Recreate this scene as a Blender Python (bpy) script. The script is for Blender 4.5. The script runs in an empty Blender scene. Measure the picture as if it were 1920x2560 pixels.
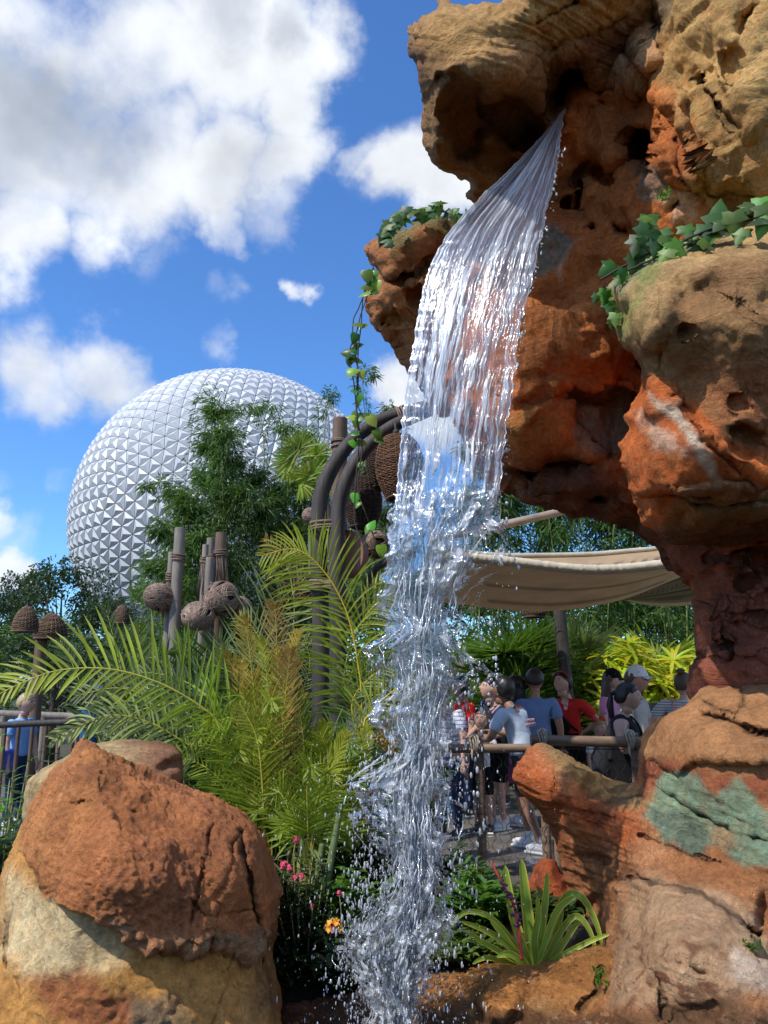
import bpy, bmesh, math, random
import numpy as np
from mathutils import Vector, Matrix, Euler
C = bpy.context
S = C.scene
COL = S.collection
R = math.radians
random.seed(7)
RS = np.random.RandomState(11)

# ------------------------------------------------------------------ camera
F = 1923.0                     # focal length in photo pixels (photo 1920 x 2560)
TH = R(12.3)                   # camera pitched up
EYE = np.array([0.0, 0.0, 1.6])
cam = bpy.data.cameras.new("camera")
cam.sensor_fit = 'VERTICAL'
cam.sensor_height = 24.0
cam.lens = 24.0 * F / 2560.0
cam.clip_start = 0.05
cam.clip_end = 3000.0
camo = bpy.data.objects.new("camera", cam)
camo.location = EYE
camo.rotation_euler = (math.pi / 2 + TH, 0, 0)
COL.objects.link(camo)
S.camera = camo

def raydir(px, py):
    xc = (np.asarray(px, float) - 960.0) / F
    yc = (1280.0 - np.asarray(py, float)) / F
    return xc, math.cos(TH) - yc * math.sin(TH), math.sin(TH) + yc * math.cos(TH)

def P(px, py, Y):
    """world point seen at photo pixel px,py standing Y metres ahead"""
    a, b, c = raydir(px, py)
    t = Y / b
    return Vector((a * t, Y, EYE[2] + c * t))

def PN(px, py, Y):
    a, b, c = raydir(px, py)
    t = np.asarray(Y) / b
    return np.stack([a * t, b * t, EYE[2] + c * t], -1)

# ------------------------------------------------------------------ world, sun
SUN_EL, SUN_AZ = R(51), R(-128)       # azimuth from +Y, clockwise: sun up on the left, a little behind the camera
sdir = Vector((math.sin(SUN_AZ) * math.cos(SUN_EL), math.cos(SUN_AZ) * math.cos(SUN_EL), math.sin(SUN_EL)))
S.view_settings.view_transform = 'Standard'
S.view_settings.look = 'None'
S.view_settings.exposure = 0.42
S.view_settings.gamma = 1.0
sl = bpy.data.lights.new("sun", 'SUN')
sl.energy = 3.1
sl.angle = R(0.6)
sl.color = (1.0, 0.955, 0.88)
so = bpy.data.objects.new("sun", sl)
so.rotation_euler = sdir.to_track_quat('Z', 'Y').to_euler()
so.location = (-10, -10, 20)
COL.objects.link(so)

w = bpy.data.worlds.new("World")
S.world = w
w.use_nodes = True
wn, wl = w.node_tree.nodes, w.node_tree.links
wn.clear()
def N(nodes, t, **kw):
    n = nodes.new(t)
    for k, v in kw.items():
        setattr(n, k, v)
    return n
def MA(nodes, links, op, a, b=None, c=None, clamp=False):
    n = nodes.new('ShaderNodeMath'); n.operation = op; n.use_clamp = clamp
    for i, v in enumerate((a, b, c)):
        if v is None: continue
        if isinstance(v, (int, float)): n.inputs[i].default_value = v
        else: links.new(v, n.inputs[i])
    return n.outputs[0]
def MR(nodes, links, v, a, b, c=0.0, d=1.0, smooth=False):
    n = nodes.new('ShaderNodeMapRange')
    if smooth: n.interpolation_type = 'SMOOTHSTEP'
    links.new(v, n.inputs[0])
    for i, x in zip((1, 2, 3, 4), (a, b, c, d)): n.inputs[i].default_value = x
    return n.outputs[0]
sky = N(wn, 'ShaderNodeTexSky')
sky.sky_type = 'NISHITA'
sky.sun_disc = False
sky.sun_elevation = SUN_EL
sky.sun_rotation = SUN_AZ
sky.air_density = 1.0
sky.dust_density = 0.3
sky.ozone_density = 2.5
tc = N(wn, 'ShaderNodeTexCoord')
def dvec(px, py):
    a, b, c = raydir(px, py)
    return Vector((float(a), float(b), float(c))).normalized()
nz = N(wn, 'ShaderNodeTexNoise'); nz.inputs['Scale'].default_value = 5.5; nz.inputs['Detail'].default_value = 9; nz.inputs['Roughness'].default_value = 0.56
wl.new(tc.outputs['Generated'], nz.inputs['Vector'])
nz2 = N(wn, 'ShaderNodeTexNoise'); nz2.inputs['Scale'].default_value = 3.1; nz2.inputs['Detail'].default_value = 4; nz2.inputs['Roughness'].default_value = 0.5
wl.new(tc.outputs['Generated'], nz2.inputs['Vector'])
wz = N(wn, 'ShaderNodeTexNoise'); wz.inputs['Scale'].default_value = 2.6; wz.inputs['Detail'].default_value = 7; wz.inputs['Roughness'].default_value = 0.58
wl.new(tc.outputs['Generated'], wz.inputs['Vector'])
wsub = N(wn, 'ShaderNodeVectorMath', operation='SUBTRACT'); wl.new(wz.outputs['Color'], wsub.inputs[0]); wsub.inputs[1].default_value = (.5, .5, .5)
wsc = N(wn, 'ShaderNodeVectorMath', operation='SCALE'); wl.new(wsub.outputs[0], wsc.inputs[0]); wsc.inputs['Scale'].default_value = .34
wadd = N(wn, 'ShaderNodeVectorMath', operation='ADD'); wl.new(tc.outputs['Generated'], wadd.inputs[0]); wl.new(wsc.outputs[0], wadd.inputs[1])
CDIR = wadd.outputs[0]
def blobs(lst, base=None):
    acc = base
    for px, py, r, s in lst:
        c = dvec(px, py); rr = (dvec(px + r * 0.7, py + r * 0.7) - c).length
        d = N(wn, 'ShaderNodeVectorMath', operation='DISTANCE')
        wl.new(CDIR, d.inputs[0]); d.inputs[1].default_value = c
        m = MR(wn, wl, d.outputs['Value'], rr * 1.45, rr * 0.35, 0.0, s, True)
        acc = m if acc is None else MA(wn, wl, 'MAXIMUM', acc, m)
    return acc
big = [(0, 0, 330, 1), (260, 80, 300, 1), (540, 60, 290, 1), (720, 90, 170, .95), (755, 250, 130, .9), (60, 350, 320, 1), (340, 380, 270, 1), (560, 400, 190, 1),
       (610, 560, 110, .8), (760, 400, 150, .8), (80, 620, 190, .95), (300, 590, 140, .8), (420, 640, 110, .5), (0, 740, 100, .8),
       (140, 910, 180, .86), (270, 880, 160, .88), (370, 930, 100, .6), (40, 960, 130, .5), (235, 800, 90, .8),
       (570, 750, 95, .6), (760, 755, 62, .9), (540, 840, 80, .55), (740, 545, 120, .6),
       (1090, 430, 150, .9), (1160, 520, 110, .9), (960, 430, 90, .5), (985, 990, 100, .95), (1040, 1000, 120, .9),
       (30, 1265, 75, .66), (60, 1430, 110, .95), (-20, 1400, 90, .8), (190, 1190, 60, .5), (80, 1310, 120, .5), (-60, 1150, 120, .5), (860, 160, 60, .35)]
# clouds beyond the picture, for the light they throw and what glossy things mirror
far = [(-900, 200, 500, .9), (3200, 900, 700, .9), (600, -1500, 900, .9), (2600, -900, 600, .8)]
mask = blobs(big + far)
for (ax, ay, az, rr) in ((-.8, -.5, .25, .5), (.5, -.85, .3, .45), (.9, -.1, .3, .4), (0, -.5, .85, .35)):
    d = N(wn, 'ShaderNodeVectorMath', operation='DISTANCE'); wl.new(tc.outputs['Generated'], d.inputs[0]); d.inputs[1].default_value = Vector((ax, ay, az)).normalized()
    mask = MA(wn, wl, 'MAXIMUM', mask, MR(wn, wl, d.outputs['Value'], rr * 1.4, rr * .3, 0, .9, True))
dens = MA(wn, wl, 'ADD', mask, MA(wn, wl, 'MULTIPLY', MA(wn, wl, 'SUBTRACT', nz.outputs['Fac'], 0.50), 1.9))
dens = MR(wn, wl, dens, 0.22, 0.98, 0.0, 1.0, True)
dens = MA(wn, wl, 'MULTIPLY', dens, MR(wn, wl, mask, 0.03, 0.3))
grey = blobs([(60, 290, 210, 1), (170, 350, 150, .9), (-40, 420, 200, .9), (540, 0, 130, .8), (720, 30, 80, .7), (330, 950, 160, .3), (640, 440, 120, .35), (0, 120, 120, .6)])
gsh = MA(wn, wl, 'MULTIPLY', grey, MR(wn, wl, nz2.outputs['Fac'], 0.3, 0.66, 0.35, 1.0), clamp=True)
ccol = N(wn, 'ShaderNodeMix', data_type='RGBA')
wl.new(gsh, ccol.inputs[0])
ccol.inputs[6].default_value = (4.9, 5.1, 5.4, 1)
ccol.inputs[7].default_value = (2.0, 2.35, 2.95, 1)
nz3 = N(wn, 'ShaderNodeTexNoise'); nz3.inputs['Scale'].default_value = 9; nz3.inputs['Detail'].default_value = 6
wl.new(tc.outputs['Generated'], nz3.inputs['Vector'])
cm = N(wn, 'ShaderNodeVectorMath', operation='SCALE'); wl.new(ccol.outputs[2], cm.inputs[0]); wl.new(MR(wn, wl, nz3.outputs['Fac'], .3, .7, .78, 1.12), cm.inputs['Scale'])
stint = N(wn, 'ShaderNodeVectorMath', operation='MULTIPLY'); wl.new(sky.outputs[0], stint.inputs[0]); stint.inputs[1].default_value = (0.48, 0.78, 1.12)
smx = N(wn, 'ShaderNodeMix', data_type='RGBA')
wl.new(dens, smx.inputs[0]); wl.new(stint.outputs[0], smx.inputs[6]); wl.new(cm.outputs[0], smx.inputs[7])
bg = N(wn, 'ShaderNodeBackground'); bg.inputs['Strength'].default_value = 0.15
wo = N(wn, 'ShaderNodeOutputWorld')
wl.new(smx.outputs[2], bg.inputs[0]); wl.new(bg.outputs[0], wo.inputs[0])

S.cycles.use_denoising = True
S.cycles.max_bounces = 8
S.cycles.transparent_max_bounces = 24
S.cycles.transmission_bounces = 6
S.cycles.diffuse_bounces = 5
S.cycles.glossy_bounces = 3
S.cycles.caustics_reflective = False
S.cycles.caustics_refractive = False
S.cycles.sample_clamp_indirect = 4.0

# ------------------------------------------------------------------ bookkeeping
def tag(o, label=None, cat=None, group=None, kind=None):
    if label: o['label'] = label
    if cat: o['category'] = cat
    if group: o['group'] = group
    if kind: o['kind'] = kind
    return o

def link(name, me, mat=None, parent=None):
    o = bpy.data.objects.new(name, me)
    COL.objects.link(o)
    if mat is not None:
        for m in (mat if isinstance(mat, (list, tuple)) else [mat]): me.materials.append(m)
    if parent is not None:
        o.parent = parent
    return o

def empty(name, loc=(0, 0, 0), rz=0.0):
    o = bpy.data.objects.new(name, None)
    o.location = loc; o.rotation_euler = (0, 0, rz); o.empty_display_size = 0.1
    COL.objects.link(o)
    return o

def children(o):
    return [c for c in COL.objects if c.parent is o]

def copy_tree(o, parent=None):
    c = o.copy(); COL.objects.link(c)
    if parent is not None: c.parent = parent
    for ch in children(o):
        copy_tree(ch, c)
    return c

class MB:
    """collects triangles, quads and tubes, links them as one mesh"""
    def __init__(s):
        s.v = []; s.f = []; s.n = 0; s.c = []
    def add(s, v, f, col=None):
        v = np.asarray(v, float)
        s.v.append(v)
        s.f.extend([tuple(i + s.n for i in q) for q in f])
        s.n += len(v)
        s.c.append(np.tile(np.asarray(col if col is not None else (1, 1, 1)), (len(v), 1)) if (col is None or np.ndim(col) == 1) else np.asarray(col))
        return s
    def tube(s, pts, rad, n=8, col=None, cap=True, flat=1.0):
        pts = np.asarray([tuple(p) for p in pts], float)
        m = len(pts)
        rad = np.full(m, rad) if np.ndim(rad) == 0 else np.asarray(rad, float)
        t = np.gradient(pts, axis=0); t /= np.linalg.norm(t, axis=1)[:, None] + 1e-9
        up = np.array([0, 0, 1.0]) if abs(t[0, 2]) < .9 else np.array([1.0, 0, 0])
        rings = []
        u = up
        for i in range(m):
            u = u - t[i] * np.dot(u, t[i]); u /= np.linalg.norm(u) + 1e-9
            vv = np.cross(t[i], u)
            a = np.linspace(0, 2 * np.pi, n, endpoint=False)
            rings.append(pts[i] + rad[i] * (np.cos(a)[:, None] * u * flat + np.sin(a)[:, None] * vv))
        v = np.concatenate(rings)
        f = []
        for i in range(m - 1):
            for j in range(n):
                k = (j + 1) % n
                f.append((i * n + j, i * n + k, (i + 1) * n + k, (i + 1) * n + j))
        if cap:
            f.append(tuple(range(n))[::-1]); f.append(tuple((m - 1) * n + j for j in range(n)))
        return s.add(v, f, col)
    def box(s, c, size, rot=None, col=None):
        c = np.asarray(c, float); h = np.asarray(size, float) / 2
        v = np.array([(x, y, z) for x in (-1, 1) for y in (-1, 1) for z in (-1, 1)], float) * h
        if rot is not None: v = v @ np.array(Euler(rot).to_matrix()).T
        return s.add(v + c, [(0, 1, 3, 2), (4, 6, 7, 5), (0, 4, 5, 1), (2, 3, 7, 6), (0, 2, 6, 4), (1, 5, 7, 3)], col)
    def lathe(s, prof, c=(0, 0, 0), n=24, col=None, axis=None, bumps=None):
        """prof: (radius, z) pairs"""
        a = np.linspace(0, 2 * np.pi, n, endpoint=False)
        v = np.concatenate([np.stack([r * np.cos(a), r * np.sin(a), np.full(n, z)], 1) for r, z in prof])
        if bumps is not None: v = bumps(v)
        if axis is not None: v = v @ np.array(axis).T
        f = []
        for i in range(len(prof) - 1):
            for j in range(n):
                k = (j + 1) % n
                f.append((i * n + j, i * n + k, (i + 1) * n + k, (i + 1) * n + j))
        f.append(tuple(range(n))[::-1]); f.append(tuple((len(prof) - 1) * n + j for j in range(n)))
        return s.add(v + np.asarray(c, float), f, col)
    def ball(s, c, r, n=12, col=None, rot=None):
        r = np.ones(3) * r
        th = np.linspace(0.02, np.pi - 0.02, n // 2 + 2); a = np.linspace(0, 2 * np.pi, n, endpoint=False)
        v = np.concatenate([np.stack([np.sin(t) * np.cos(a), np.sin(t) * np.sin(a), np.full(n, np.cos(t))], 1) for t in th]) * r
        if rot is not None: v = v @ np.array(rot).T
        m = len(th); f = []
        for i in range(m - 1):
            for j in range(n):
                k = (j + 1) % n
                f.append((i * n + j, (i + 1) * n + j, (i + 1) * n + k, i * n + k))
        f.append(tuple(range(n))); f.append(tuple((m - 1) * n + j for j in range(n))[::-1])
        return s.add(v + np.asarray(c, float), f, col)
    def mesh(s, name, smooth=True, colattr=True):
        me = bpy.data.meshes.new(name)
        V = np.concatenate(s.v) if s.v else np.zeros((0, 3))
        me.from_pydata(V.tolist(), [], s.f)
        if colattr and s.n:
            ca = me.attributes.new("Col", 'FLOAT_COLOR', 'POINT')
            cc = np.concatenate(s.c); cc = np.concatenate([cc, np.ones((len(cc), 1))], 1)
            ca.data.foreach_set('color', cc.ravel())
        if smooth:
            me.polygons.foreach_set('use_smooth', [True] * len(me.polygons))
        me.update()
        return me
    def build(s, name, mat, parent=None, smooth=True):
        return link(name, s.mesh(name, smooth), mat, parent)

# ------------------------------------------------------------------ numpy noise
_perm = np.random.RandomState(3).permutation(256)
_perm = np.concatenate([_perm, _perm, _perm])
_g = np.random.RandomState(5).normal(size=(256, 3)); _g /= np.linalg.norm(_g, axis=1)[:, None]
def pn(p):
    """perlin noise, about -1..1, p (n,3)"""
    p = np.asarray(p, float)
    i = np.floor(p).astype(int); f = p - i
    u = f * f * f * (f * (f * 6 - 15) + 10)
    i &= 255
    out = np.zeros(len(p))
    for dx in (0, 1):
        wx = u[:, 0] if dx else 1 - u[:, 0]
        for dy in (0, 1):
            wy = u[:, 1] if dy else 1 - u[:, 1]
            for dz in (0, 1):
                wz = u[:, 2] if dz else 1 - u[:, 2]
                h = _perm[_perm[_perm[(i[:, 0] + dx) & 255] + ((i[:, 1] + dy) & 255)] + ((i[:, 2] + dz) & 255)]
                g = _g[h]
                out += wx * wy * wz * (g[:, 0] * (f[:, 0] - dx) + g[:, 1] * (f[:, 1] - dy) + g[:, 2] * (f[:, 2] - dz))
    return out * 1.6
def fbm(p, o=4, rough=0.5, lac=2.03):
    a = 1.0; t = 0; s = 0; q = np.array(p, float)
    for _ in range(o):
        t = t + a * pn(q); s += a; a *= rough; q = q * lac + 7.13
    return t / s
def ridged(p, o=4, rough=0.5):
    a = 1.0; t = 0; s = 0; q = np.array(p, float)
    for _ in range(o):
        t = t + a * (1 - np.abs(pn(q)) * 2); s += a; a *= rough; q = q * 2.07 + 3.7
    return t / s
def sstep(a, b, x):
    t = np.clip((x - a) / (b - a), 0, 1)
    return t * t * (3 - 2 * t)

# ------------------------------------------------------------------ materials
def newmat(name):
    m = bpy.data.materials.new(name); m.use_nodes = True
    n, l = m.node_tree.nodes, m.node_tree.links
    b = n['Principled BSDF']
    return m, n, l, b
def noise_n(n, l, scale, detail=4, rough=.5, vec=None, dist=0):
    t = n.new('ShaderNodeTexNoise'); t.inputs['Scale'].default_value = scale; t.inputs['Detail'].default_value = detail
    t.inputs['Roughness'].default_value = rough; t.inputs['Distortion'].default_value = dist
    if vec is not None: l.new(vec, t.inputs['Vector'])
    return t.outputs['Fac']
def mulcol(n, l, a, fac):
    v = n.new('ShaderNodeVectorMath'); v.operation = 'SCALE'
    if isinstance(a, tuple): v.inputs[0].default_value = a[:3]
    else: l.new(a, v.inputs[0])
    l.new(fac, v.inputs['Scale'])
    return v.outputs[0]
def bump(n, l, b, h, strength=.5, dist=.01):
    k = n.new('ShaderNodeBump'); k.inputs['Strength'].default_value = strength; k.inputs['Distance'].default_value = dist
    l.new(h, k.inputs['Height']); l.new(k.outputs[0], b.inputs['Normal'])
    return k
def M_plain(name, col, rough=.7, scale=20, var=.2, bs=.2, bd=.005, metal=0.0, vc=False, stretch=None, spec=None):
    m, n, l, b = newmat(name)
    t = n.new('ShaderNodeTexCoord'); vec = t.outputs['Object']
    if stretch:
        mp = n.new('ShaderNodeMapping'); mp.inputs['Scale'].default_value = stretch; l.new(vec, mp.inputs[0]); vec = mp.outputs[0]
    f = noise_n(n, l, scale, 5, .6, vec)
    k = MR(n, l, f, .25, .75, 1 - var, 1 + var)
    if vc:
        a = n.new('ShaderNodeAttribute'); a.attribute_name = 'Col'
        mm = n.new('ShaderNodeVectorMath'); mm.operation = 'MULTIPLY'; l.new(a.outputs['Color'], mm.inputs[0]); mm.inputs[1].default_value = col[:3]
        c = mulcol(n, l, mm.outputs[0], k)
    else:
        c = mulcol(n, l, col, k)
    l.new(c, b.inputs['Base Color'])
    b.inputs['Roughness'].default_value = rough; b.inputs['Metallic'].default_value = metal
    if spec is not None: b.inputs['Specular IOR Level'].default_value = spec
    if bs: bump(n, l, b, f, bs, bd)
    return m
def M_leaf(name, col, trans=.35, rough=.45, var=.35, scale=3.0, spec=.4):
    """leaf: diffuse with light coming through, colour wandering over the plant, per-leaf tint in Col"""
    m, n, l, b = newmat(name)
    out = n['Material Output']
    t = n.new('ShaderNodeTexCoord')
    f = noise_n(n, l, scale, 3, .6, t.outputs['Object'])
    oi = n.new('ShaderNodeObjectInfo')
    k = MA(n, l, 'MULTIPLY', MR(n, l, f, .3, .7, 1 - var, 1 + var), MR(n, l, oi.outputs['Random'], 0, 1, .85, 1.15))
    a = n.new('ShaderNodeAttribute'); a.attribute_name = 'Col'
    mm = n.new('ShaderNodeVectorMath'); mm.operation = 'MULTIPLY'; l.new(a.outputs['Color'], mm.inputs[0]); mm.inputs[1].default_value = col[:3]
    c = mulcol(n, l, mm.outputs[0], k)
    l.new(c, b.inputs['Base Color']); b.inputs['Roughness'].default_value = rough
    b.inputs['Specular IOR Level'].default_value = spec
    tr = n.new('ShaderNodeBsdfTranslucent')
    ty = n.new('ShaderNodeVectorMath'); ty.operation = 'MULTIPLY'; l.new(c, ty.inputs[0]); ty.inputs[1].default_value = (1.5, 1.6, .7)
    l.new(ty.outputs[0], tr.inputs['Color'])
    mx = n.new('ShaderNodeMixShader'); mx.inputs[0].default_value = trans
    l.new(b.outputs[0], mx.inputs[1]); l.new(tr.outputs[0], mx.inputs[2]); l.new(mx.outputs[0], out.inputs[0])
    return m
# ================================================================== ROCKS
def rock_material(name, rough=.85, wet=False, bs=.55):
    m, n, l, b = newmat(name)
    a = n.new('ShaderNodeAttribute'); a.attribute_name = 'Col'
    t = n.new('ShaderNodeTexCoord')
    f1 = noise_n(n, l, 42, 10, .74, t.outputs['Object'])
    f2 = noise_n(n, l, 7, 8, .68, t.outputs['Object'], .4)
    f4 = noise_n(n, l, 2.3, 5, .6, t.outputs['Object'], .6)
    v = n.new('ShaderNodeTexVoronoi'); v.inputs['Scale'].default_value = 48; l.new(t.outputs['Object'], v.inputs['Vector'])
    pit = MR(n, l, v.outputs['Distance'], .06, .26)
    pitm = MR(n, l, f2, .5, .62)                                   # pits gather in patches
    pp_ = MA(n, l, 'SUBTRACT', 1.0, MA(n, l, 'MULTIPLY', MA(n, l, 'SUBTRACT', 1.0, pit), pitm))
    k = MA(n, l, 'MULTIPLY', MR(n, l, f1, .3, .7, .62, 1.36), MR(n, l, f2, .3, .7, .72, 1.26))
    k = MA(n, l, 'MULTIPLY', k, MR(n, l, f4, .35, .65, .82, 1.14))
    c = mulcol(n, l, a.outputs['Color'], k)
    # pale chalky scuffs and grey lichen specks
    mx = n.new('ShaderNodeMix'); mx.data_type = 'RGBA'; l.new(MA(n, l, 'MULTIPLY', MR(n, l, f1, .56, .66), MR(n, l, f4, .5, .62, 0, .55)), mx.inputs[0]); l.new(c, mx.inputs[6]); mx.inputs[7].default_value = (.46, .36, .26, 1)
    hs = n.new('ShaderNodeHueSaturation'); hs.inputs['Saturation'].default_value = 1.0; hs.inputs['Value'].default_value = 1.42; l.new(mx.outputs[2], hs.inputs['Color'])
    l.new(hs.outputs[0], b.inputs['Base Color'])
    b.inputs['Roughness'].default_value = rough
    b.inputs['Specular IOR Level'].default_value = .3
    if wet:
        l.new(MR(n, l, f2, .35, .6, .25, .75), b.inputs['Roughness'])
    # trowel lines raked through the cement, bending with the form
    wa = n.new('ShaderNodeVectorMath'); wa.operation = 'ADD'; l.new(t.outputs['Object'], wa.inputs[0])
    wb = n.new('ShaderNodeTexNoise'); wb.inputs['Scale'].default_value = 1.6; wb.inputs['Detail'].default_value = 3; l.new(t.outputs['Object'], wb.inputs['Vector'])
    wc = n.new('ShaderNodeVectorMath'); wc.operation = 'SCALE'; l.new(wb.outputs['Color'], wc.inputs[0]); wc.inputs['Scale'].default_value = .45; l.new(wc.outputs[0], wa.inputs[1])
    mp = n.new('ShaderNodeMapping'); mp.inputs['Scale'].default_value = (5, 5, 62); mp.inputs['Rotation'].default_value = (.35, .55, 0); l.new(wa.outputs[0], mp.inputs[0])
    rk = noise_n(n, l, 1.0, 5, .6, mp.outputs[0])
    rkm = MR(n, l, wb.outputs['Fac'], .42, .58, .05, .8)
    h = MA(n, l, 'ADD', MA(n, l, 'ADD', f1, MA(n, l, 'MULTIPLY', pp_, .35)), MA(n, l, 'MULTIPLY', rk, rkm))
    b1 = bump(n, l, b, h, 1.0, .026)
    b2 = n.new('ShaderNodeBump'); b2.inputs['Strength'].default_value = .8; b2.inputs['Distance'].default_value = .05; l.new(f2, b2.inputs['Height']); l.new(b2.outputs[0], b1.inputs['Normal'])
    return m
MROCK = rock_material('rock_paint')
MROCKW = rock_material('rock_paint_wet', wet=True)

def poly_sd(pts, poly):
    """signed distance (inside positive) and nearest boundary point; pts (n,2)"""
    poly = np.asarray(poly, float)
    A = poly; B = np.roll(poly, -1, 0)
    best = np.full(len(pts), 1e18); near = np.zeros_like(pts)
    inside = np.zeros(len(pts), bool)
    for a, b in zip(A, B):
        ab = b - a
        t = np.clip(((pts - a) @ ab) / (ab @ ab + 1e-12), 0, 1)
        q = a + t[:, None] * ab
        d = ((pts - q) ** 2).sum(1)
        m = d < best
        best[m] = d[m]; near[m] = q[m]
        if a[1] != b[1]:
            cond = (a[1] > pts[:, 1]) != (b[1] > pts[:, 1])
            xx = (b[0] - a[0]) * (pts[:, 1] - a[1]) / (b[1] - a[1]) + a[0]
            inside ^= cond & (pts[:, 0] < xx)
    d = np.sqrt(best)
    return np.where(inside, d, -d), near

def line_d(pts, line):
    line = np.asarray(line, float)
    best = np.full(len(pts), 1e18)
    for a, b in zip(line[:-1], line[1:]):
        ab = b - a
        t = np.clip(((pts - a) @ ab) / (ab @ ab + 1e-12), 0, 1)
        q = a + t[:, None] * ab
        best = np.minimum(best, ((pts - q) ** 2).sum(1))
    return np.sqrt(best)

def smooth_poly(pts, it=1, close=True):
    p = np.asarray(pts, float)
    for _ in range(it):
        q = np.roll(p, -1, 0)
        a = p * .75 + q * .25; b = p * .25 + q * .75
        p = np.stack([a, b], 1).reshape(-1, 2)
    return p

def tps(ctrl):
    c = np.asarray(ctrl, float); X = c[:, :2] / 500.0; y = c[:, 2]; n = len(X)
    d = np.linalg.norm(X[:, None] - X[None], axis=2)
    K = d * d * np.log(d + 1e-9) + np.eye(n) * .004
    A = np.zeros((n + 3, n + 3)); A[:n, :n] = K; A[:n, n] = 1; A[:n, n + 1:] = X; A[n, :n] = 1; A[n + 1:, :n] = X.T
    wv = np.linalg.solve(A, np.concatenate([y, np.zeros(3)]))
    def f(p):
        q = p / 500.0; out = wv[n] + q @ wv[n + 1:]
        for i in range(n):
            r = np.linalg.norm(q - X[i], axis=1)
            out += wv[i] * r * r * np.log(r + 1e-9)
        return out
    return f

def rock(name, outline, ctrl, edge=(60, .35), hollows=(), plates=(), cracks=(), relief=None, paint=None,
         parent=None, mat=None, step=5, back=.35, jag=6, seed=0, sm=1, ymin=None):
    """a closed rock body: front surface over the traced outline, depth from control points, real back face"""
    ol = smooth_poly(outline, sm)
    x0, y0 = ol.min(0) - 12; x1, y1 = ol.max(0) + 12
    gx = np.arange(x0, x1, step); gy = np.arange(y0, y1, step)
    GX, GY = np.meshgrid(gx, gy)
    pts = np.stack([GX.ravel(), GY.ravel()], 1)
    # jagged outline
    q3 = np.concatenate([pts / 38.0, np.full((len(pts), 1), seed * 3.1)], 1)
    sd, near = poly_sd(pts, ol)
    ins = sd > 0
    nx, ny = len(gx), len(gy)
    I = ins.reshape(ny, nx)
    cell = I[:-1, :-1] | I[1:, :-1] | I[:-1, 1:] | I[1:, 1:]
    use = np.zeros((ny, nx), bool)
    use[:-1, :-1] |= cell; use[1:, :-1] |= cell; use[:-1, 1:] |= cell; use[1:, 1:] |= cell
    idx = -np.ones(ny * nx, int); sel = np.where(use.ravel())[0]; idx[sel] = np.arange(len(sel))
    p = pts[sel].copy(); d = sd[sel]
    out = d <= 0
    p[out] = near[sel][out]
    d = np.maximum(d, 0)
    jj = fbm(q3[sel], 3, .6)
    jn = np.stack([pn(q3[sel] * 1.7 + 11), pn(q3[sel] * 1.7 + 31)], 1)
    fall = np.exp(-d / 25.0)[:, None]
    p = p + jn * jag * fall
    Y = tps(ctrl)(p)
    if ymin is not None: Y = np.maximum(Y, ymin)
    er, et = edge
    tt = np.clip(d / er, 0, 1)
    edgeoff = et * (1 - np.sqrt(np.maximum(0, 1 - (1 - tt) ** 2)))
    p3 = np.concatenate([p / 100.0, np.full((len(p), 1), seed * 1.7)], 1)
    wob = np.stack([fbm(p3 * 1.4 + 5, 3), fbm(p3 * 1.4 + 55, 3)], 1)
    pw = p + wob * 26
    for hx, hy, rx, ry, rot, dep in hollows:
        c_, s_ = math.cos(R(rot)), math.sin(R(rot))
        dx = (pw[:, 0] - hx); dy = (pw[:, 1] - hy)
        u = (dx * c_ + dy * s_) / rx; v = (-dx * s_ + dy * c_) / ry
        r = np.sqrt(u * u + v * v)
        Y = Y + dep * (1 - sstep(.45, 1.15, r))
    for poly, amt, soft in plates:
        s2, _ = poly_sd(p + wob * 10 + jn * 5, np.asarray(poly, float))
        Y = Y - amt * sstep(-soft, soft, s2)
    craw = np.zeros(len(p))
    pj = p + jn * 5 + wob * 8
    for line, wd, dep in cracks:
        dd = line_d(pj, line)
        craw = np.maximum(craw, np.exp(-(dd / wd) ** 2) * np.clip(dep / .05, 0, 1.2))
        Y = Y + dep * np.exp(-(dd / wd) ** 2)
    Yf = Y + edgeoff
    V = PN(p[:, 0], p[:, 1], Yf)
    # normals from grid faces
    ci, cj = np.where(cell)
    a = idx[ci * nx + cj]; b = idx[ci * nx + cj + 1]; c = idx[(ci + 1) * nx + cj + 1]; e = idx[(ci + 1) * nx + cj]
    def normals(V):
        fn = np.cross(V[c] - V[a], V[b] - V[e])
        nn = np.zeros_like(V)
        for q in (a, b, c, e): np.add.at(nn, q, fn)
        nn /= np.linalg.norm(nn, axis=1)[:, None] + 1e-12
        return nn
    nn = normals(V)
    if np.mean((nn * (V - EYE)).sum(1)) > 0: nn = -nn; flip = True
    else: flip = False
    disp = relief(V, p, d) if relief else 0
    V = V + nn * (disp * (1 - .35 * np.exp(-d / 12)))[:, None]
    Vb = PN(p[:, 0], p[:, 1], Y + edgeoff * 0 + et + back * np.sqrt(tt) + et * .2)
    # taper: at the outline the back meets the front
    wgt = np.clip(d / 18.0, 0, 1)[:, None]
    Vb = V * (1 - wgt) + Vb * wgt
    n0 = len(V)
    faces = np.stack([a, b, c, e], 1)
    if flip: faces = faces[:, ::-1]
    fb = faces[:, ::-1] + n0
    me = bpy.data.meshes.new(name)
    VV = np.concatenate([V, Vb])
    FF = np.concatenate([faces, fb])
    me.vertices.add(len(VV)); me.vertices.foreach_set('co', VV.ravel())
    me.loops.add(FF.size); me.loops.foreach_set('vertex_index', FF.ravel())
    me.polygons.add(len(FF)); me.polygons.foreach_set('loop_start', np.arange(0, FF.size, 4)); me.polygons.foreach_set('loop_total', np.full(len(FF), 4))
    me.polygons.foreach_set('use_smooth', np.ones(len(FF), bool))
    me.update(); me.validate()
    col = paint(V, p, d, nn, disp, craw)
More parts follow.
